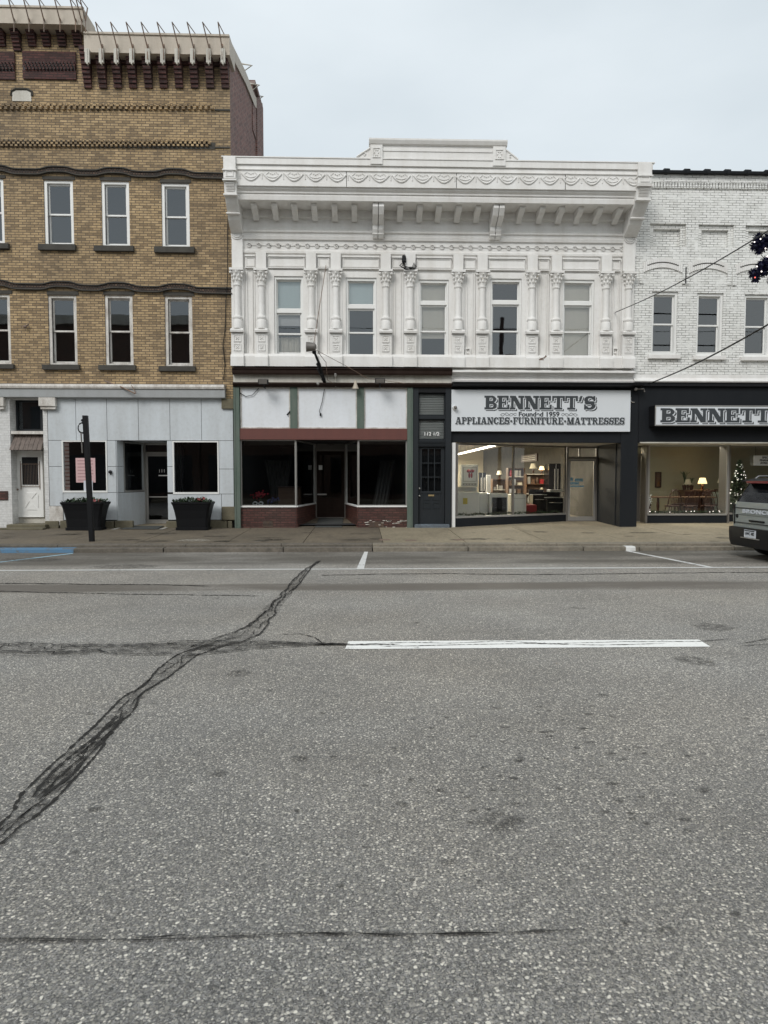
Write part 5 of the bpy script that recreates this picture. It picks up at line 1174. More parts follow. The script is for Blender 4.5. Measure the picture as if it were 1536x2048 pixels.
def letters(par, s, n, rx, yf, mt, smt, k, gap=.05):
    g = word(s, n, gap); g = np.pad(g, ((k+1, 1), (1, k+1))); h, w = g.shape; x0, x1, z0, z1 = rx; dx = (x1-x0)/w
    m = MB(); raster(m, g, x0, z0, x1-x0, z1-z0, yf-.006, yf-.001); m.build('lettering', M[mt], par)
    if k > 1:
        dil = g.copy()
        for a in (-1, 0, 1):
            for b in (-1, 0, 1): dil |= shift(g, a, b)
        acc = dil.copy(); sh = g.copy()
        for q in range(1, k-1): acc |= shift(g, q, q)
        e = shift(g, k, k) | shift(g, k-1, k-1); e &= ~acc
        m = MB(); raster(m, e, x0, z0, x1-x0, z1-z0, yf-.004, yf-.001); m.build('letter_shadow', M[smt], par)
M['signw'] = paint('white_sign_board', (.70, .73, .76), .45, .12, 1, (.55, .56, .56)); M['ink'] = paint('dark_grey_sign_ink', (.045, .052, .058), .5, .15, 8); M['inkb'] = paint('black_sign_ink', (.012, .015, .02), .5, .1, 8); M['inkg'] = paint('grey_sign_ink', (.2, .21, .22), .5, .1, 8)
A = R(902, 780, 1261, 863, F-.1)
sg = thing('shop_sign', ((A[0]+A[1])/2, F-.1, A[2]), "wide white shop sign reading BENNETT'S APPLIANCES FURNITURE MATTRESSES above the lit window", 'shop sign')
m = MB(); m.boxr(A, F-.10, F-.025); m.build('sign_board', M['signw'], sg, bevel=.006)
yf = F-.10
a = R(968, 791, 1196, 823, yf); letters(sg, "BENNETT'S", 34, (a[0], a[1], a[2], a[3]), yf, 'ink', 'inkb', 4, .03)
a = R(910, 834, 1251, 851, yf); letters(sg, "APPLIANCES*FURNITURE*MATTRESSES", 20, (a[0], a[1], a[2], a[3]), yf, 'ink', 'inkg', 2, .07)
m = MB(); cc = P(1078, 829, yf); put_text(m, 'Founded 1959', .175, (cc.x, yf-.003, cc.z), bold=.006, sx=1.12); m.build('lettering', M['ink'], sg)
m = MB()
for s in (-1, 1):
    cx = cc.x+s*.80
    for t in range(2):
        pts = [(cx+s*(-.10+.028*k)+.0, yf-.006, cc.z+.03*math.sin(k*.75+t*2.6)*(1+.5*t)) for k in range(14)]; m.tube(pts, .006, 4)
    m.tube([(cx-s*.14+.035*math.cos(k*.7), yf-.006, cc.z+.035*math.sin(k*.7)) for k in range(9)], .006, 4)
m.build('scroll_ornament', M['inkg'], sg)
A = R(1310, 811, 1620, 852, F-.4); 
sg2 = thing('shop_sign', ((A[0]+A[1])/2, F-.3, A[2]), "long white box sign with large BENNETT'S lettering on the black shopfront", 'shop sign')
m = MB(); m.boxr(A, F-.385, F-.002); m.build('sign_case', M['black'], sg2)
m = MB(); m.box(A[0]+.025, A[1]-.025, F-.395, F-.386, A[2]+.03, A[3]-.03); m.build('sign_face', M['signw'], sg2)
m = MB(); m.frame(A, F-.41, F-.386, .022); m.build('sign_frame', M['alu'], sg2)
a = R(1320, 816, 1588, 849, F-.4); letters(sg2, "BENNETT'S", 34, (a[0], a[1], a[2], a[3]), F-.396, 'ink', 'inkb', 4, .03)

# ============================================================ fixtures on the white front
def flood(px, py, label, yaw=0):
    c = P(px, py, F-.45); t = thing('floodlight', tuple(c), label, 'floodlight', None)
    m = MB(); m.prism([(c.y-.10, c.z-.07), (c.y-.13, c.z+.05), (c.y+.05, c.z+.08), (c.y+.08, c.z-.05)], 'x', c.x-.13, c.x+.13); m.build('lamp_housing', M['black'], t, bevel=.01)
    m = MB(); m.quad((c.x-.11, c.y-.105, c.z-.062), (c.x+.11, c.y-.105, c.z-.062), (c.x+.11, c.y-.128, c.z+.04), (c.x-.11, c.y-.128, c.z+.04)); m.v = [(a, b-.006, d) for a, b, d in m.v]; m.build('lens', M['alud'], t)
    m = MB(); m.tube([(c.x, c.y+.04, c.z-.03), (c.x, c.y+.12, c.z-.12), (c.x, F-.1, c.z-.12)], .02, 6); m.build('mount_arm', M['black'], t)
flood(527, 764, 'black floodlight over the left white board, on the cream fascia'); flood(760, 762, 'black square floodlight over the right white board of the cream fascia')
# bell horn and small fitting
c = P(711, 768, F-.25); t = thing('bell_horn', tuple(c), 'small cream bell-shaped fixture on the cream fascia', 'fixture')
m = MB(); m.lathe([(.09, -.13), (.085, -.11), (.05, -.02), (.035, .06), (.02, .09)], c, 14); m.build('bell', M['tanmetal'], t, smooth=True); m = MB(); m.tube([c, (c.x, F-.1, c.z+.03)], .015, 5); m.build('mount_arm', M['iron'], t)
c = P(671, 752, F-.22); t = thing('insulator', tuple(c), 'grey glass insulator with conduit on the cream fascia', 'insulator')
m = MB(); m.lathe([(.03, -.03), (.045, 0), (.04, .05), (.045, .06), (.02, .12), (.001, .13)], c, 10); m.build('cap', M['alu'], t, smooth=True); m = MB(); m.tube([(c.x, c.y, c.z-.02), (c.x, F-.16, c.z-.1), (c.x, F-.15, c.z-.28)], .02, 6); m.build('conduit', M['cream'], t)
c = P(636, 767, F-.2); m = MB(); m.ball(c, .045); m.box(c.x-.03, c.x+.03, c.y, F-.12, c.z-.03, c.z+.03); tag(m.build('junction_box', M['alu'], origin=tuple(c)), 'small round junction box on the cream fascia left of the arm foot', 'junction box')
# siren lamp on its leaning arm with guy rod
foot = P(649, 765, F-.13); head = P(626, 697, F-1.15); t = thing('sign_arm', tuple(foot), 'black bracket arm with cone lamp leaning out from the white front', 'bracket lamp')
m = MB(); m.tube([foot, foot.lerp(head, .5)+Vector((.02, 0, .02)), head], .045, 7, .03); m.tube([foot, foot.lerp(head, .45)+Vector((-.05, 0, -.02))], .03, 6)
for k in (.1, .3, .55, .9): q = foot.lerp(head, k); m.ball(q, .06, 6, 4)
m.build('arm', M['black'], t)
m = MB(); m.lathe([(.04, .10), (.10, .06), (.11, -.04), (.125, -.15), (.13, -.16)], (head.x-.01, head.y, head.z+.04), 16, 'x'); m.build('lamp_shade', M['alud'], t, smooth=True)
m = MB(); m.tube([head, P(652, 530, F-.15)], .009, 5); m.build('stay_rod', M['iron'], t)
m = MB(); m.tube([head, P(694, 733, F-.30), P(735, 757, F-.24), P(812, 767, F-.2)], .007, 5); m.tube([P(636, 704, F-.9), P(652, 725, F-.5), P(655, 760, F-.2), P(668, 768, F-.2)], .008, 5)
tag(m.build('lamp_wire', M['iron'], origin=tuple(head)), 'thin wires running from the cone lamp down across the brown moulding', 'wire')
c = P(808, 519, F-.2); m = MB(); m.lathe([(.001, .12), (.05, .10), (.06, -.06), (.05, -.08)], c, 10)
for k in range(4): m.tube([(c.x, c.y, c.z-.05), (c.x-.12+.05*k, c.y-.12, c.z-.20-.04*(k % 2)), (c.x+.04+.06*k, c.y-.12, c.z-.30+.02*k), (c.x+.2+.03*k, c.y-.05, c.z-.26), (c.x+.27+.02*k, c.y-.05, c.z-.10-.03*k)], .013, 5)
tag(m.build('cable_entry', M['black'], origin=tuple(c)), 'dark cable weatherhead with curled wires over the middle upper window', 'cable head')
# loose wires on the white boards
for k, (pts, lab) in enumerate((([(480, 786), (492, 793), (505, 790), (518, 776)], 'loose black wire drooping over the left white board'), ([(649, 778), (644, 805), (639, 822), (641, 832)], 'black wire end hanging down the middle white board'), ([(574, 830), (581, 822)], 'short black hook on the left white board beside the green mullion'))):
    m = MB(); q = [P(a, b, F-.07) for a, b in pts]; m.tube(q, .009 if k < 2 else .02, 5)
    if k == 1: m.tube([q[-1]+Vector((0, 0, .08)), q[-1]], .025, 6)
    tag(m.build('loose_wire', M['black'], origin=tuple(q[0])), lab, 'wire')
c = P(910, 815, F-.2); t = thing('security_camera', tuple(c), 'white dome security camera at the left end of the white sign', 'camera'); m = MB(); m.lathe([(.06, .10), (.055, .02), (.05, 0)], c, 14, 'y'); m.build('base', M['white2'], t, smooth=True); m = MB(); m.ball((c.x+.01, c.y-.02, c.z), .048); m.build('lens_dome', M['alud'], t, smooth=True)
for px, py, lab in ((1272, 778, 'small dark lamp fitting above the black pier'), (1276, 797, 'curled white wire end on the black pier beside the box sign')):
    c = P(px, py, F-.2); m = MB()
    if py < 790: m.ball(c, .05); m.tube([c, (c.x+.22, c.y, c.z), (c.x+.24, c.y, c.z-.08)], .02, 5)
    else: m.tube([(c.x-.06+.09*math.cos(2.6+k*.3), F-.05, c.z+.09*math.sin(2.6+k*.3)) for k in range(9)], .012, 5)
    tag(m.build('pier_fixture', M['alud' if py < 790 else 'alu'], origin=tuple(c)), lab, 'fixture')
m = MB(); c = P(1080, 718, F-.15); m.tube([c, (c.x+.12, c.y, c.z+.03), (c.x+.17, c.y, c.z+.09)], .022, 5); m.tube([(c.x-.06, c.y, c.z-.02), (c.x+.1, c.y, c.z-.02)], .02, 5); tag(m.build('iron_hook', M['iron'], origin=tuple(c)), 'rusty iron hook below the paired columns of the upper floor', 'hook')
# overhead service cables
def wire(pts, r, lab):
    m = MB(); m.tube(pts, r, 5); tag(m.build('overhead_wire', M['black'], origin=tuple(pts[0])), lab, 'wire')
def sag(a, b, s, n=14): return [a.lerp(b, k/n)-Vector((0, 0, s*math.sin(math.pi*k/n))) for k in range(n+1)]
wire(sag(P(1230, 625, F-.02), P(1640, 397, 9), .12), .011, 'thin overhead wire fixed to the white iron front and rising to the right')
wire(sag(P(1299, 767, F-.1), P(1640, 588, 9.5), .10), .016, 'thick black overhead cable rising right from the black storefront top')

# ============================================================ street furniture
b = P(184, 1082, 15.5); tp = P(170.5, 831, 15.5); t = thing('street_post', (b.x, 15.5, sz(15.5)), 'slim black square street post with scroll ornament leaning slightly on the sidewalk', 'post')
bx, bz = b.x, sz(15.5); tx, tz = tp.x, tp.z; hw = .052
m = MB(); m.add([(bx-hw, 15.45, bz), (bx+hw, 15.45, bz), (bx+hw, 15.55, bz), (bx-hw, 15.55, bz), (tx-hw, 15.45, tz), (tx+hw, 15.45, tz), (tx+hw, 15.55, tz), (tx-hw, 15.55, tz)], [(0,3,2,1),(4,5,6,7),(0,1,5,4),(1,2,6,5),(2,3,7,6),(3,0,4,7)]); m.build('shaft', M['black'], t, bevel=.008)
m = MB(); o = P(163, 856, 15.5)
m.tube([(o.x+.075*math.cos(a)+.0, 15.5, o.z+.11*math.sin(a)) for a in [k*math.pi/7 for k in range(15)]], .013, 6)
m.tube([(tx-.04, 15.5, o.z+.18), (o.x+.03, 15.5, o.z+.13), (o.x-.05, 15.5, o.z+.08)], .013, 6); m.tube([(tx-.0, 15.5, o.z-.2), (o.x+.05, 15.5, o.z-.13), (o.x-.04, 15.5, o.z-.08)], .013, 6); m.ball((tx-.07, 15.5, o.z+.17), .03)
m.build('scroll_ornament', M['black'], t, smooth=True)
m = MB(); q0_ = P(162, 866, 15.5); q1_ = P(165, 906, 15.5); m.tube([(o.x-.01, 15.5, o.z-.1), q0_, q1_], .016, 5); m.build('hanging_strap', M['alud'], t)
# planters
def planter(x0, x1, lab, seed):
    rg = random.Random(seed); Yc = 18.28; a = P(x0, 1004, Yc-.3).x; c = P(x1, 1004, Yc-.3).x; cx = (a+c)/2; hw = (c-a)/2; zb = sz(Yc)+.002; h = .74
    t = thing('planter', (cx, Yc, zb), lab, 'planter')
    m = MB(); lv = [(0, .82, .80), (.07, .82, .80), (.071, .77, .74), (.3, .80, .78), (.52, .88, .86), (.66, .95, .95), (.70, 1, 1), (h, 1, 1), (h, .93, .9), (.62, .88, .82)]
    vs = []; 
    for z, fx, fy in lv:
        X, Y_ = hw*fx, .30*fy; r = .05
        vs += [(cx-X+r, Yc-Y_, zb+z), (cx+X-r, Yc-Y_, zb+z), (cx+X, Yc-Y_+r, zb+z), (cx+X, Yc+Y_-r, zb+z), (cx+X-r, Yc+Y_, zb+z), (cx-X+r, Yc+Y_, zb+z), (cx-X, Yc+Y_-r, zb+z), (cx-X, Yc-Y_+r, zb+z)]
    fs = [(8*i+k, 8*i+(k+1) % 8, 8*i+8+(k+1) % 8, 8*i+8+k) for i in range(len(lv)-1) for k in range(8)]; fs.append(tuple(range(8*(len(lv)-1), 8*len(lv))))
    m.add(vs, fs); m.build('tub', M['plastic'], t)
    m = MB()
    for k in range(420):
        x, y = cx+rg.uniform(-hw*.9, hw*.9), Yc+rg.uniform(-.24, .22); hh = rg.uniform(.03, .17)*(1.1-abs(x-cx)/hw*.4); z = zb+.64; an = rg.uniform(0, 6.28); ln = rg.uniform(.05, .10); wdt = ln*.35
        dx, dy = math.cos(an), math.sin(an); up = rg.uniform(.2, 1.1)*ln; zz = z+hh
        m.quad((x, y, zz), (x+dx*ln*.5-dy*wdt, y+dy*ln*.5+dx*wdt, zz+up*.5), (x+dx*ln, y+dy*ln, zz+up), (x+dx*ln*.5+dy*wdt, y+dy*ln*.5-dx*wdt, zz+up*.5))
        if k % 8 == 0: m.tube([(x, y, z-.05), (x, y, zz)], .004, 4)
    m.build('foliage', M['leaf'], t)
    m = MB()
    for k in range(5 if seed == 2 else 3):
        x, y, z = cx+hw*rg.uniform(.25, .8 if seed == 1 else .7), Yc+rg.uniform(-.2, .1), zb+.78+rg.uniform(-.02, .08); 
        for j in range(6): a_ = j*1.047; m.quad((x, y, z), (x+.035*math.cos(a_), y+.02*math.sin(a_)-.02, z+.035*math.sin(a_)), (x+.045*math.cos(a_+.5), y-.025, z+.045*math.sin(a_+.5)), (x+.03*math.cos(a_+1), y-.02, z+.03*math.sin(a_+1)))
    m.build('blossoms', M['pink'], t)
M['plastic'] = paint('black_planter_plastic', (.006, .0065, .008), .5, .2, 4, (.012, .012, .012), spec=.2); M['leaf'] = paint('dark_green_leaves', (.030, .055, .026), .55, .6, 14, (.06, .085, .045), streak=(1, 1, 1)); M['pink'] = paint('dusty_pink_petals', (.38, .10, .10), .6, .5, 30, (.2, .05, .05))
planter(118, 206, 'black planter with greenery behind the street post', 1); planter(341, 421, 'black planter with red flowers right of the glass door', 2)
# mats
M['mat'] = paint('grey_rubber_mat', (.05, .055, .052), .9, .5, 20, (.09, .09, .085), streak=(1, 1, 1)); M['ramp'] = paint('worn_white_ramp_edge', (.45, .44, .40), .7, .6, 8)
def mat(q, lab, z=None):
    cx = sum(p.x for p in q)/4; cy = sum(p.y for p in q)/4; cz = min(p.z for p in q); m = MB(); m.add([tuple(p) for p in q]+[(p.x, p.y, p.z+.012) for p in q], [(0,3,2,1),(4,5,6,7),(0,1,5,4),(1,2,6,5),(2,3,7,6),(3,0,4,7)])
    tag(m.build('door_mat', M['mat'], origin=(cx, cy, cz)), lab, 'door mat', 'mats at the shop doors')
zz = .226; mat([Vector((XX(240, 1060, 18.3), 18.3, zz)), Vector((XX(315, 1060, 18.3), 18.3, zz)), Vector((XX(328, 1050, 19.2), 19.2, .24)), Vector((XX(265, 1050, 19.2), 19.2, .24))], 'grey mat before the glass door of the pale blue storefront')
mat([Vector((XX(630, 1050, F+.02), F+.02, .226)), Vector((XX(684, 1050, F+.02), F+.02, .226)), Vector((XX(687, 1040, 20.8), 20.8, .356)), Vector((XX(638, 1040, 20.8), 20.8, .356))], 'dark mat running into the recessed entry between the brick bulkheads')
m = MB(); 
for a0_, a1_ in (((222, 236)), ((316, 330))):
    m.add([(XX(a0_, 1060, 18.25), 18.25, .225), (XX(a0_+9, 1060, 18.25), 18.25, .225), (XX(a1_+15, 1050, 19.1), 19.1, .245), (XX(a1_+8, 1050, 19.1), 19.1, .245)], [(0, 1, 2, 3)])
m.build('ramp_edge', M['ramp'], bb)
# notice sheets in the left picture window
def sheetobj(name, a, Y, mt, lab, cat, lines=None, inkm='iron'):
    t = thing(name, ((a[0]+a[1])/2, Y, a[2]), lab, cat); m = MB(); n = 6
    for i in range(n):
        u0, u1 = a[0]+(a[1]-a[0])*i/n, a[0]+(a[1]-a[0])*(i+1)/n; y0, y1 = Y+.004*math.sin(i*2.), Y+.004*math.sin((i+1)*2.); m.box(u0, u1, min(y0, y1)-.002, max(y0, y1)+.002, a[2], a[3])
    m.build('paper', mt, t)
    if lines:
        m = MB(); rg = random.Random(4)
        for k in range(lines):
            z = a[3]-(a[3]-a[2])*(k+.8)/(lines+.6); m.box(a[0]+.05, a[1]-.05-rg.uniform(0, .1), Y-.009, Y-.007, z-.015, z+.012)
        m.build('printed_lines', M[inkm], t)
M['pinkpaper'] = paint('pink_notice_paper', (.62, .42, .42), .8, .3, 4, (.50, .30, .31), streak=(.3, 1, 4)); M['pinkink'] = paint('faint_pink_print', (.46, .27, .28), .8, .3, 5); M['paper'] = paint('white_paper', (.62, .64, .70), .8, .2, 4)
sheetobj('window_notice', R(152, 916, 191, 965, F+.02), F+.012, M['pinkpaper'], 'large pink notice taped inside the window behind the street post', 'notice', 7, 'pinkink')
sheetobj('window_notice', R(168, 961, 186, 983, F+.01), F-.01, M['paper'], 'small white sheet hanging below the pink notice', 'notice')

# ============================================================ SUV at the right
M['car'] = paint('grey_green_car_paint', (.27, .295, .28), .3, .12, 1.5, (.21, .22, .215), bumpy=0); M['carblack'] = paint('black_car_plastic', (.008, .008, .009), .55, .1, 4, spec=.2); M['redlens'] = paint('red_lens', (.16, .02, .03), .25, .1, 4); M['tyre'] = paint('tyre_rubber', (.014, .014, .014), .85, .2, 10); M['chrome'] = paint('wheel_alloy', (.2, .2, .2), .3, .1, 4, metal=.8)
M['carglass'] = paint('tinted_car_glass', (.008, .009, .011), .08, .05, 2, bumpy=0); M['platew'] = paint('plate_white', (.55, .58, .62), .5, .1, 4)
CX, CYc = 7.58, 12.95
sv = thing('parked_suv', (CX+2.1, CYc, 0), 'grey-green boxy SUV parked at the kerb, seen from its rear corner', 'car')
def loft(mb, secs):
    n = len(secs[0]); vs = [p for s in secs for p in s]; fs = [(i*n+k, i*n+(k+1) % n, (i+1)*n+(k+1) % n, (i+1)*n+k) for i in range(len(secs)-1) for k in range(n)]
    fs += [tuple(range(n))[::-1], tuple((len(secs)-1)*n+k for k in range(n))]; mb.add(vs, fs)
def section(x, hw, zs_w, lean=None):
    L = [(x+(lean(z) if lean else 0), CYc-hw*f, z) for z, f in zs_w]; Rr = [(x+(lean(z) if lean else 0), CYc+hw*f, z) for z, f in zs_w[::-1]]; return L+Rr
low = [(.30, .93), (.45, .98), (.62, .985), (.80, 1.0), (.93, .985), (1.03, .965), (1.09, .93), (1.105, .88)]
m = MB(); S = []
for x, hw in ((.05, .80), (.055, .86), (.10, .905), (.22, .935), (.8, .94), (2.0, .94), (3.2, .94), (3.9, .92), (4.15, .86), (4.25, .74)):
    fr = low if x < 3 else [(z if z < .95 else z-.04*(x-3), f) for z, f in low]; S.append(section(CX+x, hw, fr))
loft(m, S); body = m.build('body', M['car'], sv, smooth=True, bevel=.012)
# greenhouse (dark glass) and roof
def prof(z): return 0
m = MB(); S = []
for x0, z, hw in (): pass
gl = [(1.10, .12, 3.05, .865), (1.30, .20, 2.82, .82), (1.48, .30, 2.55, .765), (1.53, .34, 2.45, .75)]
vs = []
for z, xa, xb, hw in gl: vs += [(CX+xa+.06, CYc-hw, z), (CX+xa, CYc-hw+.08, z), (CX+xa, CYc+hw-.08, z), (CX+xa+.06, CYc+hw, z), (CX+xb, CYc+hw, z), (CX+xb+.1, CYc+hw-.15, z), (CX+xb+.1, CYc-hw+.15, z), (CX+xb, CYc-hw, z)]
n = 8; m.add(vs, [(8*i+k, 8*i+(k+1) % 8, 8*i+8+(k+1) % 8, 8*i+8+k) for i in range(3) for k in range(8)]+[tuple(range(24, 32))]); m.build('window_glass', M['carglass'], sv)
m = MB()
for s in (-1, 1):
    for (xa, xb) in ((.13, .35), (.95, 1.05), (1.9, 1.98)):
        y0, y1 = CYc+s*.87, CYc+s*.765; m.add([(CX+xa, y0-s*.03, 1.1), (CX+xa+.10, y0-s*.03, 1.1), (CX+xb+.12, y1-s*.03, 1.52), (CX+xb, y1-s*.03, 1.52), (CX+xa, y0+s*.006, 1.1), (CX+xa+.10, y0+s*.006, 1.1), (CX+xb+.12, y1+s*.006, 1.52), (CX+xb, y1+s*.006, 1.52)], [(0,3,2,1),(4,5,6,7),(0,1,5,4),(1,2,6,5),(2,3,7,6),(3,0,4,7)]); m.build('roof_pillar', M['carblack'], sv); m = MB()
m = MB(); m.prism([(CX+.16, 1.50), (CX+.14, 1.53), (CX+.35, 1.575), (CX+1.2, 1.60), (CX+2.2, 1.57), (CX+2.5, 1.52)], 'y', CYc-.74, CYc+.74); m.build('roof', M['carblack'], sv, bevel=.02)
m = MB(); m.box(CX+.135, CX+.15, CYc-.55, CYc+.55, 1.485, 1.53); m.build('brake_light', M['redlens'], sv)
for s in (-1, 1):
    m = MB(); y = CYc+s*.66; m.tube([(CX+.38, y, 1.575), (CX+.45, y, 1.625), (CX+2.0, y, 1.63), (CX+2.1, y, 1.58)], .018, 6); m.build('roof_rail', M['chrome'], sv)
# rear face details
xr = CX+.045
def rr(y0, y1, z0, z1, x0, x1, name, mt, bev=0): m = MB(); m.box(CX+x0, CX+x1, CYc+y0, CYc+y1, z0, z1); return m.build(name, M[mt], sv, bevel=bev)
m = MB(); S = []
for x, hw in ((-.07, .70), (-.06, .80), (-.02, .88), (.08, .935), (.30, .955)): S.append(section(CX+x, hw, [(.24, .9), (.33, .97), (.5, 1), (.60, .99), (.605, .95)]))
loft(m, S); m.build('rear_bumper', M['carblack'], sv, smooth=True)
rr(-.80, .80, .985, .995, .035, .052, 'tailgate_seam', 'carblack'); rr(-.78, .78, .86, .868, .035, .052, 'tailgate_seam', 'car'); rr(-.80, .80, .69, .70, .035, .052, 'tailgate_seam', 'carblack')
rr(-.26, .26, .73, .765, .03, .052, 'tailgate_handle', 'carblack', .01)
m = MB(); m.lathe([(.001, -.014), (.035, -.014), (.042, 0)], (CX+.05, CYc+.70, .82), 12, 'x'); m.build('emblem', M['carblack'], sv)
rr(.775, .80, .66, 1.06, .035, .052, 'tailgate_seam', 'carblack'); 
for s in (-1, 1):
    m = MB(); y0, y1 = sorted((CYc+s*.905, CYc+s*.84)); m.box(CX+.06, CX+.16, y0, y1, .72, 1.04); m.build('tail_light', M['carblack'], sv, bevel=.01)
m = MB(); put_text(m, 'BRONCO', .105, (CX+.040, CYc, .925), (0, -1, 0), (0, 0, 1), sx=2.05, bold=.004, space=1.15, extrude=.006); m.build('lettering', M['platew'], sv)
rr(-.18, .20, .43, .58, -.085, -.065, 'number_plate', 'platew'); m = MB(); put_text(m, '6WC 482', .075, (CX-.088, CYc, .505), (0, -1, 0), (0, 0, 1), bold=.001); m.box(CX-.089, CX-.086, CYc-.16, CYc+.18, .555, .572); m.build('plate_lettering', M['inkb'], sv)
rr(-.30, .32, .41, .425, -.09, -.06, 'plate_trim', 'alu')
m = MB(); m.box(CX+.3, CX+4.0, CYc-.7, CYc+.7, .24, .34); m.build('underbody', M['carblack'], sv)
for wx in (.78, 3.42):
    for s in (-1, 1):
        m = MB(); cy_ = CYc+s*.80; m.lathe([(.20, -.115), (.32, -.115), (.345, -.09), (.35, 0), (.345, .09), (.32, .115), (.20, .115)], (CX+wx, cy_, .352), 28, 'y'); wh = m.build('wheel', M['tyre'], sv, smooth=True)
        m = MB(); m.lathe([(.215, -.10), (.21, -.04), (.05, -.05), (.001, -.05)] if s < 0 else [(.215, .10), (.21, .04), (.05, .05), (.001, .05)], (CX+wx, cy_, .352), 20, 'y')
        for k in range(5): a = k*1.2566; m.tube([(CX+wx, cy_+s*.09, .352), (CX+wx+.2*math.cos(a), cy_+s*.10, .352+.2*math.sin(a))], .03, 5)
        m.build('rim', M['chrome'], wh)
        m = MB(); m.tube([(CX+wx+.42*math.cos(a), CYc+s*.93, .36+.42*math.sin(a)) for a in [k*math.pi/12 for k in range(-1, 14)]], .035, 6); m.build('arch_trim', M['carblack'], sv)

# ============================================================ tinsel street decoration on its lamp post (upper right)
YG = 15.25; gc = P(1556, 512, YG); lpx = gc.x+3.1
t = thing('street_lamp', (lpx, YG, sz(YG)), 'tall dark lamp post holding the tinsel decoration', 'street lamp')
m = MB(); m.lathe([(.12, sz(YG)), (.12, .6), (.075, .8), (.055, 7.4), (.03, 7.5)], (lpx, YG, 0), 12); m.build('pole', M['black'], t, smooth=True)
m = MB(); m.tube([(lpx, YG, 7.0), (gc.x-.10, YG, 7.02)], .022, 6); m.tube([(lpx, YG, 6.0), (gc.x+.1, YG, 6.0)], .022, 6); m.lathe([(.05, 7.45), (.16, 7.6), (.2, 7.9), (.12, 8.15), (.01, 8.25)], (lpx, YG, 0), 12); m.build('lamp_head', M['black'], t)
M['tinsel'] = paint('dark_blue_tinsel', (.006, .007, .035), .35, .5, 30, (.02, .02, .06), streak=(1, 1, 1), metal=.2)
t = thing('tinsel_decoration', (gc.x, YG, gc.z-.6), 'dark blue tinsel holiday decoration hanging at the upper right edge', 'decoration')
rg = random.Random(12); m = MB(); sp = []
lobes = [(-.02, .45), (-.22, .30), (-.38, .12), (-.42, -.02), (-.1, .15), (.1, .3), (.25, .1), (.0, -.12), (-.15, -.15), (-.32, -.22), (-.38, -.40), (-.2, -.38), (.1, -.35), (.2, -.1), (.3, .4), (-.44, -.50), (-.36, .33)]
lobes = [(P(px, py, YG).x-gc.x, P(px, py, YG).z-gc.z) for px, py in ((1516, 475), (1514, 484), (1510, 492), (1524, 483), (1534, 476), (1536, 488), (1526, 495), (1518, 500), (1532, 522), (1522, 530), (1534, 534), (1514, 545), (1520, 542), (1506, 547), (1511, 556), (1528, 545), (1548, 470), (1556, 480), (1560, 500), (1550, 530), (1560, 545), (1545, 560), (1570, 520), (1575, 490))]
for lx, lz in lobes:
    cx, cz = gc.x+lx, gc.z+lz; m.ball((cx, YG, cz), .06, 7, 5)
    for k in range(110):
        d = Vector((rg.gauss(0, 1), rg.gauss(0, 1), rg.gauss(0, 1))).normalized(); L = rg.uniform(.07, .13); s = d.cross(Vector((.3, .5, .8))).normalized()*.009
        c = Vector((cx, YG, cz)); m.quad(c-s, c+s, c+d*L+s, c+d*L-s)
m.build('tinsel', M['tinsel'], t)
m = MB(); 
for k in range(len(lobes)-1): 
    a, b = lobes[k], lobes[k+1]
    if (a[0]-b[0])**2+(a[1]-b[1])**2 < .2: m.tube([(gc.x+a[0], YG+.02, gc.z+a[1]), (gc.x+b[0], YG+.02, gc.z+b[1])], .008, 4)
m.tube([(gc.x+lobes[0][0], YG, gc.z+lobes[0][1]), (gc.x+lobes[0][0]+.02, YG, 7.03)], .01, 4)
m.build('wire_frame', M['black'], t)
BU = emit('warm_white_bulb', (1, .9, .85), 1.6); BR = emit('red_bulb', (1, .15, .1), 1.0)
m = MB(); m2 = MB()
for k, (px, py) in enumerate(((1521, 478), (1509, 484), (1531, 497), (1514, 533), (1523, 543), (1510, 555), (1535, 513))): q = P(px, py, YG-.09); (m if k != 5 else m2).ball(q, .016, 6, 4)
m.build('bulb', BU, t); 
for v in m2.v[:0]: pass
m2.build('bulb', BR, t)
# ============================================================ inside the lit appliance shop
M['appl'] = paint('white_enamel_appliance', (.80, .83, .84), .25, .06, 3, bumpy=0); M['applg'] = paint('grey_appliance_panel', (.35, .36, .37), .3, .1, 4, bumpy=0); M['blk'] = paint('black_appliance_glass', (.01, .01, .012), .12, .05, 4, bumpy=0)
M['redbow'] = paint('red_ribbon', (.30, .02, .025), .5, .2, 10); M['yellow'] = paint('yellow_label', (.55, .45, .04), .6, .1, 5); M['wood'] = paint('brown_wood', (.10, .055, .03), .55, .4, 3, (.05, .025, .015), streak=(1, 6, 6)); M['woodd'] = paint('dark_wood', (.045, .018, .012), .4, .3, 4); M['lampsh'] = emit('lit_lamp_shade', (1, .74, .38), 1.5); M['lampoff'] = paint('cream_lamp_shade', (.6, .55, .42), .8, .1, 4); M['tube'] = emit('fluorescent_tube', (1, .93, .78), 6.0)
def bx(par, name, mt, x0, x1, y0, y1, z0, z1, bev=0): m = MB(); m.box(x0, x1, y0, y1, z0, z1); return m.build(name, M[mt], par, bevel=bev)
FZ = .264
Yw = 21.2
def at(px, Y, py=980): return XX(px, py, Y)
def zat(py, Y, px=1000): return P(px, py, Y).z
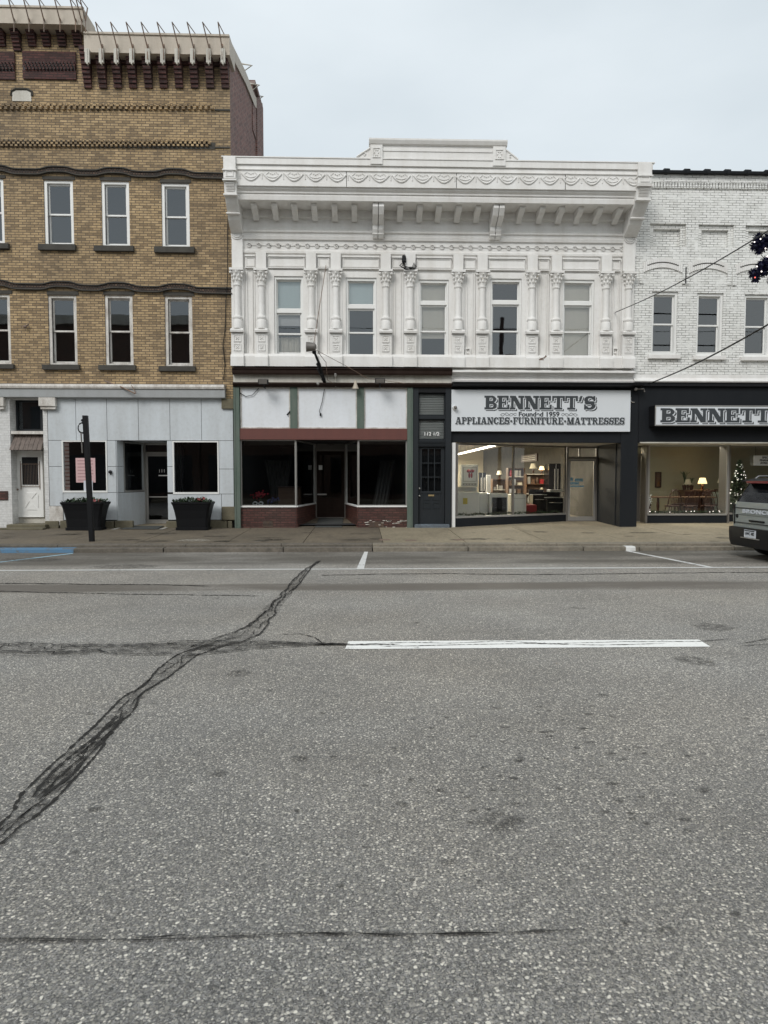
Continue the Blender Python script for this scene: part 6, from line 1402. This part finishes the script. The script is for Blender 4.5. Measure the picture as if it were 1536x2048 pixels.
# stacked laundry pair
x0, x1 = at(914, 20.9), at(959, 20.9); z1 = zat(984, 20.9)
t = thing('washing_machine', ((x0+x1)/2, 21.2, FZ), 'white top-load washer with yellow tag under the red bow', 'washing machine')
bx(t, 'cabinet', 'appl', x0, x1, 20.9, 21.55, FZ, z1, .02); bx(t, 'lid', 'applg', x0+.05, x1-.05, 20.95, 21.4, z1+.001, z1+.02); bx(t, 'energy_label', 'yellow', at(926, 20.9), at(935, 20.9), 20.885, 20.899, zat(1008, 20.9), zat(996, 20.9)); bx(t, 'control_panel', 'appl', x0, x1, 21.4, 21.55, z1+.022, z1+.15, .01)
u0, u1 = at(922, 21.1), at(956, 21.1); ua, ub = z1+.16, zat(929, 21.1)
t = thing('tumble_dryer', ((u0+u1)/2, 21.3, ua), 'white stacked dryer door with a red bow above the washer', 'tumble dryer')
bx(t, 'cabinet', 'appl', u0, u1, 21.1, 21.6, ua, ub, .02); q = MB(); q.frame((u0+.06, u1-.05, ua+.16, ub-.08), 21.085, 21.099, .015); q.build('door', M['applg'], t); bx(t, 'control_panel', 'applg', u0+.05, u1-.05, 21.08, 21.1, ua+.04, ua+.11)
q = MB()
for k in range(4): q.lathe([(.001, -.012), (.018, -.01), (.018, 0)], (u0+.12+.09*k, 21.08, ua+.075), 8, 'y')
q.build('knob', M['appl'], t)
cx, cz = (u0+u1)/2+.02, (ua+ub)/2+.08; m = MB()
for s in (-1, 1):
    m.ball((cx+s*.06, 21.05, cz+.06), .06, 10, 6, (1, .5, .8)); m.ball((cx+s*.035, 21.05, cz-.07), .04, 8, 5, (.8, .4, 2.2))
m.ball((cx, 21.03, cz+.05), .035); tag(m.build('gift_bow', M['redbow'], origin=(cx, 21.05, cz), smooth=True), 'red ribbon bow stuck on the stacked dryer door', 'bow')
def front_loader(px0, px1, py0, Y, lab, dark=True, cat='washing machine', name='washing_machine'):
    x0, x1 = at(px0, Y), at(px1, Y); z1 = zat(py0, Y); t = thing(name, ((x0+x1)/2, Y+.3, FZ), lab, cat); bx(t, 'cabinet', 'appl', x0, x1, Y, Y+.65, FZ, z1, .02)
    if dark: bx(t, 'door', 'blk', x0+(x1-x0)*.14, x1-(x1-x0)*.06, Y-.02, Y-.002, FZ+.12, z1-.12, .03); 
    else: bx(t, 'door_seam', 'applg', x0+.03, x1-.03, Y-.006, Y-.001, z1-.13, z1-.12)
    bx(t, 'top_panel', 'blk', x0+.04, x1-.04, Y+.1, Y+.6, z1+.001, z1+.03)
front_loader(979, 1016, 987, 20.95, 'white laundry machine with a large square black door'); front_loader(1023, 1053, 989, 21.2, 'plain white appliance right of the window mullion', False, 'appliance', 'dishwasher')
x0, x1 = at(961, 20.95), at(978, 20.95); t = thing('clothes_dryer', ((x0+x1)/2, 21.3, FZ), 'plain grey-white cabinet between the two laundry machines', 'appliance'); bx(t, 'cabinet', 'appl', x0, x1, 21.1, 21.7, FZ, zat(987, 21.1), .02); bx(t, 'lid', 'applg', x0+.02, x1-.02, 21.15, 21.6, zat(987, 21.1)+.001, zat(987, 21.1)+.02)
# ranges and fridges on the right
def rangeo(px0, px1, py0, Y, lab):
    x0, x1 = at(px0, Y), at(px1, Y); z1 = zat(py0, Y); t = thing('kitchen_range', ((x0+x1)/2, Y+.3, FZ), lab, 'kitchen range'); bx(t, 'body', 'blk', x0, x1, Y, Y+.6, FZ, z1, .01); bx(t, 'oven_handle', 'alu', x0+.06, x1-.06, Y-.05, Y-.03, z1-.16, z1-.14); bx(t, 'backguard', 'blk', x0, x1, Y+.55, Y+.62, z1+.001, z1+.18); bx(t, 'cooktop', 'applg', x0+.02, x1-.02, Y+.03, Y+.5, z1+.001, z1+.012)
rangeo(1066, 1096, 990, 22.4, 'black kitchen range left of the red box'); rangeo(1094, 1128, 996, 22.0, 'black kitchen range under the white box by the shop door')
x0, x1 = at(1100, 22.1), at(1128, 22.1); z = zat(996, 22.0)+.19; t = thing('carton', ((x0+x1)/2, 22.3, z), 'grey-white carton on the black range by the shop door', 'box'); bx(t, 'carton', 'applg', x0, x1, 22.05, 22.5, z, zat(982, 22.1)+.04, .01)
x0, x1 = at(1053, 21.6), at(1074, 21.6); m = MB(); m.box(x0, x1, 21.6, 21.95, FZ, zat(1010, 21.6)); tag(m.build('red_box', M['redbow'], origin=((x0+x1)/2, 21.7, FZ), bevel=.01), 'red gift box on the shop floor near the black ranges', 'box')
def fridge(px0, px1, py0, Y, lab, mt='blk'):
    x0, x1 = at(px0, Y, 940), at(px1, Y, 940); z1 = zat(py0, Y); t = thing('refrigerator', ((x0+x1)/2, Y+.35, FZ), lab, 'refrigerator'); bx(t, 'cabinet', mt, x0, x1, Y, Y+.7, FZ, z1, .01); xm = (x0+x1)/2; bx(t, 'door_gap', 'applg', xm-.005, xm+.005, Y-.006, Y-.001, FZ+.5, z1-.02)
    for s in (-1, 1): bx(t, 'handle', 'alu', xm+s*.06-.012, xm+s*.06+.012, Y-.06, Y-.04, FZ+.8, z1-.2)
fridge(1098, 1126, 927, 25.5, 'tall black refrigerator beside the shop door'); fridge(958, 972, 945, 27, 'dark refrigerator behind the stacked dryer'); fridge(973, 982, 950, 29, 'narrow grey refrigerator behind the laundry machines', 'applg')
# shelving along the right-hand wall
def shelf(px0, px1, Y, py0, lab, seed, lev=4):
    x0, x1 = at(px0, Y, 950), at(px1, Y, 950); zt = zat(py0, Y); t = thing('display_shelf', ((x0+x1)/2, Y+.2, FZ), lab, 'shelf', 'wooden display shelves in the appliance shop')
    bx(t, 'side_panel', 'wood', x0, x0+.03, Y, Y+.4, FZ, zt); bx(t, 'side_panel', 'wood', x1-.03, x1, Y, Y+.4, FZ, zt); bx(t, 'back_panel', 'wood', x0+.031, x1-.031, Y+.38, Y+.4, FZ, zt)
    for k in range(lev): z = FZ+.3+(zt-FZ-.32)*k/(lev-1); bx(t, 'shelf_board', 'cream' if k % 2 else 'wood', x0+.031, x1-.031, Y+.005, Y+.379, z, z+.025)
    rg = random.Random(seed)
    for k in range(lev-1):
        z = FZ+.326+(zt-FZ-.32)*k/(lev-1); x = x0+.08
        while x < x1-.15:
            wd = rg.uniform(.07, .2); h = rg.uniform(.08, .28); mt = rg.choice(['cream', 'applg', 'woodd', 'redbow', 'blk', 'lampoff', 'alu', 'wood']); m = MB(); m.lathe([(wd*.3, 0), (wd*.45, h*.3), (wd*.4, h*.7), (wd*.2, h), (.001, h)], (x+wd/2, Y+.18, z), 8) if rg.random() < .5 else m.box(x, x+wd*.9, Y+.08, Y+.28, z, z+h)
            tag(m.build('shelf_ware', M[mt], origin=(x+wd/2, Y+.18, z)), f"small household item on a wooden shelf in the appliance shop", 'shelf item', 'small wares on the display shelves'); x += wd+rg.uniform(.01, .06)
shelf(1016, 1050, 27.5, 936, 'tall wooden shelf unit behind the window mullion', 1, 5); shelf(1052, 1100, 26.5, 948, 'wooden shelf unit of wares left of the tall black refrigerator', 2, 4); shelf(985, 1012, 30, 958, 'low wooden shelf unit farthest back in the appliance shop', 3, 3)
# lamps on shelves, wall sign, garland
def tlamp(c, lab, lit, s=1.0, grp=None, zb=None):
    t = thing('table_lamp', tuple(c), lab, 'table lamp', grp); m = MB(); m.lathe([(.07*s, 0), (.07*s, .015), (.02*s, .03), (.045*s, .10*s), (.05*s, .16*s), (.015*s, .24*s), (.01, .34*s)], c, 12); m.build('lamp_base', M['woodd'], t, smooth=True)
    m = MB(); m.lathe([(.17*s, .24*s), (.10*s, .46*s)], c, 20); m.f = m.f[:-2]; m.build('lamp_shade', M['lampsh' if lit else 'lampoff'], t, smooth=True)
    if lit:
        L = bpy.data.lights.new('lamp_light', 'POINT'); L.energy = 9; L.color = (1, .72, .4); L.shadow_soft_size = .04; o = bpy.data.objects.new('lamp_light', L); COL.objects.link(o); o.parent = t; o.location = (0, 0, .34*s)
tlamp(Vector((at(1082, 26.0, 940), 25.9, zat(948, 26.0)+.0)), 'cream shaded lamp standing on the shelf unit beside the black refrigerator', True, .65); tlamp(Vector((at(1068, 26.6, 940), 26.7, zat(948, 26.5)+.001)), 'cream shaded lamp on the shelf unit, nearer the mullion', False, .9)
tlamp(Vector((at(1000, 30.1, 950), 30.2, zat(958, 30)+.001)), 'pale lamp on the farthest low shelf', False, .8)
xw = px_(1262)-.02
m = MB(); ya, yb = xw/((1077-725)/1365), xw/((1045-725)/1365)
z0, z1 = 2.30, 2.62; m.box(xw-.05, xw-.004, min(ya, yb), min(ya, yb)+2.2, z0, z1)
t = thing('wall_plaque', (xw, ya+1, z0), 'dark framed plaque high on the beige shop wall', 'wall plaque'); m = MB(); m.box(xw-.04, xw-.004, ya, yb, z0, z1); m.build('plaque', M['woodd'], t); m = MB()
for k in range(3): m.box(xw-.046, xw-.041, ya+.3, yb-.3, z0+.07+.08*k, z0+.09+.08*k)
m.build('plaque_pattern', M['cream'], t)
m = MB(); rg = random.Random(8); d = E1-E0; nrm = Vector((-d.y, d.x, 0)).normalized()
for k in range(900):
    s = rg.uniform(.04, .97); q = E0+d*s+nrm*rg.uniform(.06, .2); z = zsw+rg.uniform(0, .05)+.03*abs(math.sin(s*22)); dd_ = Vector((rg.gauss(0, 1), rg.gauss(0, 1), rg.uniform(0, 1.2))).normalized()*rg.uniform(.03, .08); w_ = dd_.cross(Vector((0, 1, .3))).normalized()*.007; c = Vector((q.x, q.y, z-.02)); m.quad(c-w_, c+w_, c+dd_+w_*.3, c+dd_-w_*.3)
tag(m.build('window_garland', M['leaf'], origin=(E0.x, E0.y, zsw-.05)), 'green pine garland lying along the appliance shop window sill', 'garland')
m = MB(); sslab(m, E0, E1, .02, .98, zsw-.08, zsw-.03, -.35, -.06); m.build('display_ledge', M['wood'], wb)
# fluorescent fixtures: a hung row running back
xf = 4.72; zf_ = 2.72
for k in range(7):
    y0 = 23.4+2.5*k; t = thing('strip_light', (xf, y0, zf_), ['nearest hanging fluorescent strip light in the appliance shop', 'second hanging fluorescent strip light in the appliance shop'][k] if k < 2 else 'fluorescent strip light of the row running to the back of the appliance shop', 'strip light', 'fluorescent strip lights in one row' )
    bx(t, 'housing', 'alu', xf-.09, xf+.09, y0, y0+2.4, zf_+.05, zf_+.11)
    m = MB()
    for s in (-.045, .045): m.tube([(xf+s, y0+.03, zf_+.02), (xf+s, y0+2.37, zf_+.02)], .02, 8)
    m.build('tube', M['tube'], t); m = MB()
    for yy in (y0+.4, y0+2.0): m.tube([(xf, yy, zf_+.11), (xf, yy, 3.25)], .008, 4)
    m.build('hanger', M['alu'], t)
    if k in (0, 2, 4, 6):
        L = bpy.data.lights.new('strip_glow', 'AREA'); L.shape = 'RECTANGLE'; L.size = .16; L.size_y = 2.3; L.energy = 210; L.color = (1, .9, .72); o = bpy.data.objects.new('strip_glow', L); COL.objects.link(o); o.parent = t; o.location = (0, 1.2, -.012)
for k, xk in enumerate((3.4, 5.4)):  # unseen strips added to brighten the appliance fronts
    t = thing('strip_light', (xk, 20.0, 3.1), ['front ceiling strip light left behind the shop fascia', 'front ceiling strip light right behind the shop fascia'][k], 'strip light'); bx(t, 'housing', 'alu', xk-.6, xk+.6, 19.9, 20.06, 3.12, 3.249); m = MB(); m.tube([(xk-.57, 19.98, 3.09), (xk+.57, 19.98, 3.09)], .018, 8); m.build('tube', M['tube'], t)
    L = bpy.data.lights.new('strip_glow', 'AREA'); L.shape = 'RECTANGLE'; L.size = 1.1; L.size_y = .12; L.energy = 120; L.color = (1, .94, .82); o = bpy.data.objects.new('strip_glow', L); COL.objects.link(o); o.parent = t; o.location = (0, 0, -.04); o.rotation_euler = (math.radians(20), 0, 0)
# ============================================================ inside the furniture shop
YT = 21.3
def rx(px, Y=YT, py=1000): return XX(px, py, Y)
t = thing('dining_table', (rx(1370), YT+.4, .267), 'long dark dining table among hoop-back chairs in the right window', 'table'); zt_ = zat(994, YT, 1370)
bx(t, 'tabletop', 'wood', rx(1316), rx(1438), YT+.15, YT+.95, zt_-.04, zt_, .01)
for x in (rx(1322), rx(1430)):
    for y in (YT+.22, YT+.85): m = MB(); m.lathe([(.03, .267), (.045, .4), (.03, .5), (.05, .7), (.035, zt_-.041)], (x, y, 0), 10); m.build('leg', M['woodd'], t, smooth=True)
def chair(cx, cy, lab, flip=1):
    t = thing('hoop_back_chair', (cx, cy, .267), lab, 'chair', 'hoop-back dining chairs in the shop window'); zs = .267+.44
    m = MB(); m.lathe([(.001, zs-.03), (.20, zs-.03), (.225, zs), (.20, zs+.015), (.001, zs+.01)], (cx, cy, 0), 16); m.build('seat', M['woodd'], t, smooth=True)
    for a, b in ((-1, -1), (1, -1), (-1, 1), (1, 1)): m = MB(); m.tube([(cx+a*.13, cy+b*.12, zs-.02), (cx+a*.20, cy+b*.19, .267)], .016, 6, .012); m.build('leg', M['woodd'], t)
    y = cy-flip*.19; m = MB(); m.tube([(cx+.22*math.cos(a), y-flip*.06*math.sin(a), zs+.50*math.sin(a)) for a in [math.pi*k/12 for k in range(13)]], .014, 6); m.build('back_hoop', M['woodd'], t)
    m = MB()
    for k in range(7):
        u = -.16+.053*k; h = .50*math.sqrt(max(0, 1-(u/.22)**2)); m.tube([(cx+u*.8, y+flip*.02, zs), (cx+u, y-flip*.06*h/.5, zs+h)], .006, 4)
    m.build('back_spindles', M['woodd'], t)
for px, lab in ((1341, 'hoop-back chair at the left end of the dining table front'), (1378, 'hoop-back chair at the middle of the dining table front'), (1412, 'hoop-back chair at the right of the dining table front')): chair(rx(px), YT-.1, lab)
chair(rx(1436, YT+.5), YT+.95, 'hoop-back chair turned behind the right end of the dining table', -1); chair(rx(1360, YT+1.1), YT+1.25, 'hoop-back chair behind the left of the dining table', -1)
m = MB(); zz = zat(944, 25.3, 1320); x = XX(1314, 960, 25.3); x2 = XX(1326, 960, 25.3); t = thing('picture_frame', (x, 25.45, zz), 'narrow dark framed picture on the sage shop wall', 'picture'); m.frame((x, x2, zat(975, 25.3, 1320), zz), 25.44, 25.49, .03); m.build('frame', M['woodd'], t); m = MB(); m.box(x+.03, x2-.03, 25.47, 25.49, zat(975, 25.3, 1320)+.03, zz-.03); m.build('picture', M['sticker'] if False else M['wood'], t)
# side cabinet carrying lamps and greenery at the back
YC = 24.2; t = thing('sideboard', (XX(1400, 990, YC), YC+.2, .267), 'low brown sideboard under the lit lamp in the furniture shop', 'sideboard'); zc_ = zat(980, YC, 1400); bx(t, 'carcass', 'wood', XX(1368, 990, YC), XX(1432, 990, YC), YC, YC+.45, .30, zc_)
for k in range(3): a = XX(1370+21*k, 990, YC); bx(t, 'drawer', 'woodd', a, a+.34, YC-.012, YC-.001, .5, zc_-.06)
def tl2(px, py, Y, lab, lit, s): z = zat(py, Y, px); tlamp(Vector((XX(px, py, Y), Y+.2, z)), lab, lit, s)
tl2(1410, 980, YC, 'lit table lamp with glowing amber shade in the furniture shop', True, .95); tl2(1381, 980, YC, 'dim cream table lamp left of the glowing lamp', False, .85)
YC2 = 23.2; t = thing('sofa_table', (XX(1470, 985, YC2), YC2+.2, .267), 'dark console table between the glowing lamp and the decorated tree', 'table'); zc2 = zat(979, YC2, 1460); bx(t, 'tabletop', 'woodd', XX(1440, 985, YC2), XX(1500, 985, YC2), YC2, YC2+.4, zc2-.04, zc2)
for px in (1442, 1497): bx(t, 'leg', 'woodd', XX(px, 985, YC2), XX(px, 985, YC2)+.05, YC2+.1, YC2+.15, .267, zc2-.041)
tl2(1450, 979, YC2, 'white shaded lamp behind the window mullion', False, .95)
M['sofa'] = paint('grey_green_upholstery', (.16, .18, .15), .9, .3, 5)
t = thing('sofa', (XX(1470, 1000, 22.4), 22.5, .267), 'grey-green sofa partly behind the window mullion', 'sofa'); bx(t, 'seat', 'sofa', XX(1442, 1000, 22.2), XX(1530, 1000, 22.2), 21.9, 22.7, .3, .72, .05); bx(t, 'backrest', 'sofa', XX(1442, 1000, 22.2), XX(1530, 1000, 22.2), 22.701, 22.9, .3, zat(985, 22.5, 1460), .05)
# potted greenery
def plant(px, Y, py, h, lab, seed, n=26):
    c = Vector((XX(px, py, Y), Y+.2, zat(py, Y, px))); t = thing('potted_plant', tuple(c), lab, 'plant'); m = MB(); m.lathe([(.05, 0), (.08, .16), (.07, .17), (.001, .15)], c, 12); m.build('vase', M['woodd'], t, smooth=True); rg = random.Random(seed); m = MB()
    for k in range(n):
        a = rg.uniform(0, 6.28); sp = rg.uniform(.1, .38)*h; pts = [Vector((c.x+math.cos(a)*sp*u*u, c.y+math.sin(a)*sp*u*u*.6, c.z+.15+h*rg.uniform(.9, 1)*u*(1.15-.3*u*u))) for u in (0, .35, .7, 1)]
        for i in range(3): w = Vector((-math.sin(a), .2, .3)).normalized()*.014*(1-.25*i); m.quad(pts[i]-w, pts[i]+w, pts[i+1]+w*.7, pts[i+1]-w*.7)
    m.build('leaves', M['leaf'], t)
plant(1374, YC, 980, .62, 'spiky potted plant beside the dim lamp', 3); plant(1388, YC-.1, 980, .34, 'small leafy potted plant in front of the sideboard lamps', 5, 20)
# decorated tree
Yt = 22.95; c = Vector((XX(1478, 960, Yt), Yt, zat(976, Yt, 1478))); 
Yt = 21.6; c = Vector((XX(1478, 960, Yt), Yt, .267)); zt3 = zat(919, Yt, 1478); H_ = zt3-c.z
t = thing('christmas_tree', tuple(c), 'dark decorated christmas tree with white ornaments in the right window', 'christmas tree'); rg = random.Random(6); m = MB(); mo = MB()
for k in range(5200):
    u = rg.random()**.7; z = zt3-u*(H_-.25); r = (.04+.42*u*(1-.12*math.sin(u*38)))*rg.uniform(.35, 1); a = rg.uniform(0, 6.28); q = Vector((c.x+r*math.cos(a), c.y+r*math.sin(a), z)); d = Vector((math.cos(a), math.sin(a), rg.uniform(-.5, .5))).normalized()*rg.uniform(.04, .09); w = d.cross(Vector((0, 0, 1))).normalized()*.017; m.quad(q-w, q+w, q+d+w*.3, q+d-w*.3)
for k in range(60):
    u = rg.uniform(.08, 1); z = zt3-u*(H_-.3); r = .04+.42*u; a = rg.uniform(3.14, 6.28); mo.ball((c.x+r*math.cos(a), c.y+r*math.sin(a), z), rg.uniform(.014, .03), 6, 4)
m.build('branches', M['leaf'], t); mo.build('ornaments', M['appl'], t); m = MB(); m.tube([c, (c.x, c.y, zt3-.1)], .03, 6, .008); m.build('trunk', M['woodd'], t)
m = MB()
for k in range(26): u = rg.uniform(.08, 1); z = zt3-u*(H_-.3); r = .05+.42*u; a = rg.uniform(3.14, 6.28); m.ball((c.x+r*math.cos(a), c.y+r*math.sin(a), z), .012, 5, 4)
m.build('tree_lights', BU, t)
# white frosted branch swag and garland with bulbs along the sill
m = MB(); rg = random.Random(14); x0, x1 = v0+.1, v1-.05
for k in range(700):
    x = rg.uniform(x0, x1); q = Vector((x, YW+.2+rg.uniform(-.07, .1), zbt+.02+rg.uniform(0, .05))); d = Vector((rg.gauss(0, 1), rg.gauss(0, 1), rg.uniform(0, 1.2))).normalized()*rg.uniform(.03, .08); w = d.cross(Vector((0, 1, .3))).normalized()*.007; m.quad(q-w, q+w, q+d+w*.3, q+d-w*.3)
t = thing('window_garland', (x0, YW+.2, zbt-.02), 'green garland with small lights along the furniture shop sill', 'garland'); m.build('greenery', M['leaf'], t); m = MB()
for k in range(12): m.ball((rg.uniform(x0, x1), YW+.13, zbt+.05+rg.uniform(0, .03)), .012, 5, 4)
m.build('tree_lights', BU, t); m = MB(); m.box(v0+.01, v1, YW+.1, YW+.45, zbt-.06, zbt-.01); m.build('display_ledge', M['woodd'], rb)
m = MB(); rg = random.Random(15)
for k in range(500):
    z = rg.uniform(zbt, zbt+.62); q = Vector((v0+.10+rg.gauss(0, .05)+.05*math.sin(z*9), YW+.35+rg.gauss(0, .04), z)); d = Vector((rg.gauss(0, 1), rg.gauss(0, 1), rg.gauss(0, 1))).normalized()*.05; w = d.cross(Vector((0, 1, .3))).normalized()*.008; m.quad(q-w, q+w, q+d, q+d-w)
tag(m.build('frosted_garland', M['appl'], origin=(v0+.1, YW+.35, zbt-.01)), 'white frosted garland standing at the left end of the furniture window', 'garland')
# financing notice hung in the far right window
a = R(1508, 911, 1560, 931, YW+.4); t = thing('window_notice', ((a[0]+a[1])/2, YW+.4, a[2]), 'white notice reading SPECIAL FINANCING AVAILABLE in the far right window', 'notice'); m = MB(); m.boxr(a, YW+.41, YW+.42); m.build('board', M['signw'], t); m = MB()
for k, s in enumerate(('SPECIAL', 'FINANCING', 'AVAILABLE')): put_text(m, s, .082, ((a[0]+a[1])/2, YW+.406, a[3]-.065-.082*k), bold=.002)
m.build('lettering', M['inkb'], t); m = MB(); 
for x in (a[0]+.05, a[1]-.05): m.tube([(x, YW+.415, a[3]), (x, YW+.415, ztw)], .005, 4)
m.build('hanger', M['black'], t)
# unseen strips added behind the fascia to light the furniture shop
for k, xk in enumerate((8.0, 10.6)):
    t = thing('strip_light', (xk, 21.2, 2.9), ['ceiling strip light left in the furniture shop behind the fascia', 'ceiling strip light right in the furniture shop behind the fascia'][k], 'strip light'); bx(t, 'housing', 'alu', xk-.6, xk+.6, 21.1, 21.25, 2.93, 2.999); m = MB(); m.tube([(xk-.57, 21.17, 2.91), (xk+.57, 21.17, 2.91)], .018, 8); m.build('tube', M['tube'], t)
    L = bpy.data.lights.new('strip_glow', 'AREA'); L.shape = 'RECTANGLE'; L.size = 1.1; L.size_y = .12; L.energy = 60; L.color = (1, .92, .75); o = bpy.data.objects.new('strip_glow', L); COL.objects.link(o); o.parent = t; o.location = (0, 0, -.02)
# ---- odds in the dark middle window
c = P(521, 1003, F+.7); t = thing('flower_bunch', tuple(c), 'crimson artificial flowers in the left window of the dark shop', 'flowers'); m = MB(); rg = random.Random(2)
for k in range(40): m.ball((c.x+rg.gauss(0, .09), c.y+rg.gauss(0, .06), c.z+.2+rg.gauss(0, .05)), .03, 6, 4)
m.build('blossoms', M['crimson'] if 'crimson' in M else M.setdefault('crimson', paint('crimson_petals', (.42, .03, .05), .6, .3, 20)), t); m = MB(); m.tube([(c.x, c.y, c.z-.1), (c.x, c.y, c.z+.18)], .02, 6); m.build('stem', M['leaf'], t)
m = MB(); c = P(516, 1007, F+.45)
for s in (-1, 1): m.tube([(c.x+s*.08+.06*math.cos(a), c.y, c.z+.045*math.sin(a)) for a in [k*.7 for k in range(10)]], .022, 6)
tag(m.build('paper_mask', M['appl'], origin=tuple(c)), 'white paper mask lying in the dark shop window below the crimson flowers', 'mask')
c = P(547, 1000, F+.7); m = MB(); rg = random.Random(3)
for k in range(26): m.ball((c.x+rg.gauss(0, .08), c.y+rg.gauss(0, .05), c.z+rg.gauss(0, .035)), .028, 6, 4)
tag(m.build('blue_flowers', paint('blue_petals', (.06, .07, .2), .6, .3, 20), origin=tuple(c)), 'dark blue flowers beside the crimson bunch in the dark window', 'flowers')
m = MB(); m.box(px_(484), px_(588), F+.25, F+1.1, .3, ZZ(1013, F+.3)-.02); m.box(px_(720), px_(812), F+.25, F+1.1, .3, ZZ(1013, F+.3)-.02); m.build('display_ledge', M['woodd'], wb)
t = thing('wooden_counter', (px_(560), F+1.3, .3), 'brown wooden counter standing inside the dark left shop window', 'counter'); bx(t, 'carcass', 'wood', px_(545), px_(592), F+1.2, F+1.6, .3, ZZ(975, F+1.2)); bx(t, 'counter_top', 'woodd', px_(544), px_(593), F+1.15, F+1.65, ZZ(975, F+1.2)+.001, ZZ(975, F+1.2)+.03)

# ============================================================ the other side of the street (seen only as reflections)
m = MB(); m.box(-60, 60, -9.0, -3.2, -.05, .15); tag(m.build('sidewalk', M['walk2']), kind='structure')
M['oppb'] = brick('opposite_brick', (.10, .05, .035), (.15, .08, .055), (.2, .11, .08), (.1, .09, .08))
for i, (x0, x1, h) in enumerate(((-150, -80, 9), (-79.9, -45.1, 10.5), (-45, -28, 8.5), (-27.9, -11, 12.3), (-10.9, -3, 9.6), (-2.9, 13, 7.6), (13.1, 24, 9.8), (24.1, 45, 8.0))):
    t = thing('opposite_building', ((x0+x1)/2, -9, .15), 'brick building across the street, %s' % ['farthest left', 'second from far left', 'third from far left', 'tall left', 'left of centre', 'low centre', 'right', 'far right'][i], 'building'); m = MB(); m.box(x0, x1, -20, -9.0, .15, h); m.build('wall', M['oppb'], t)
    m = MB(); n = int((x1-x0)/2.2)
    for k in range(n):
        x = x0+1+2.2*k
        for z in ((4.6, 6.4), (7.8, 9.4)):
            if z[1] < h-.4: m.box(x, x+.9, -9.0, -8.97, z[0], z[1])
    m.box(x0+.5, x1-.5, -9.0, -8.96, .5, 3.1); m.build('window', M['blk'], t); m = MB(); m.box(x0, x1, -9.0, -8.75, h-.5, h+.1); m.build('cornice', M['cream'], t)
t = thing('utility_pole', (8.4, -3.6, .15), 'wooden utility pole with transformer across the street', 'utility pole'); m = MB(); m.tube([(8.4, -3.6, .15), (8.4, -3.6, 11.2)], .17, 10, .12); m.build('pole', M['woodd'], t); m = MB(); m.box(7.3, 9.5, -3.78, -3.68, 10.4, 10.55); m.build('crossarm', M['woodd'], t); m = MB(); m.lathe([(.001, 7.9), (.28, 7.9), (.28, 8.9), (.24, 9.0), (.001, 9.0)], (8.9, -3.6, 0), 14); m.build('transformer', M['alud'], t, smooth=True)
m = MB()
for z, s in ((10.6, .3), (8.6, .4), (8.2, .5)): m.tube(sag(Vector((-40, -3.7, z+.5)), Vector((8.4, -3.7, z)), s), .015, 4); m.tube(sag(Vector((8.4, -3.7, z)), Vector((45, -3.7, z+.5)), s), .015, 4)
tag(m.build('power_line', M['black'], origin=(8.4, -3.7, 10)), 'power lines strung along the far pavement behind the viewer', 'wire')
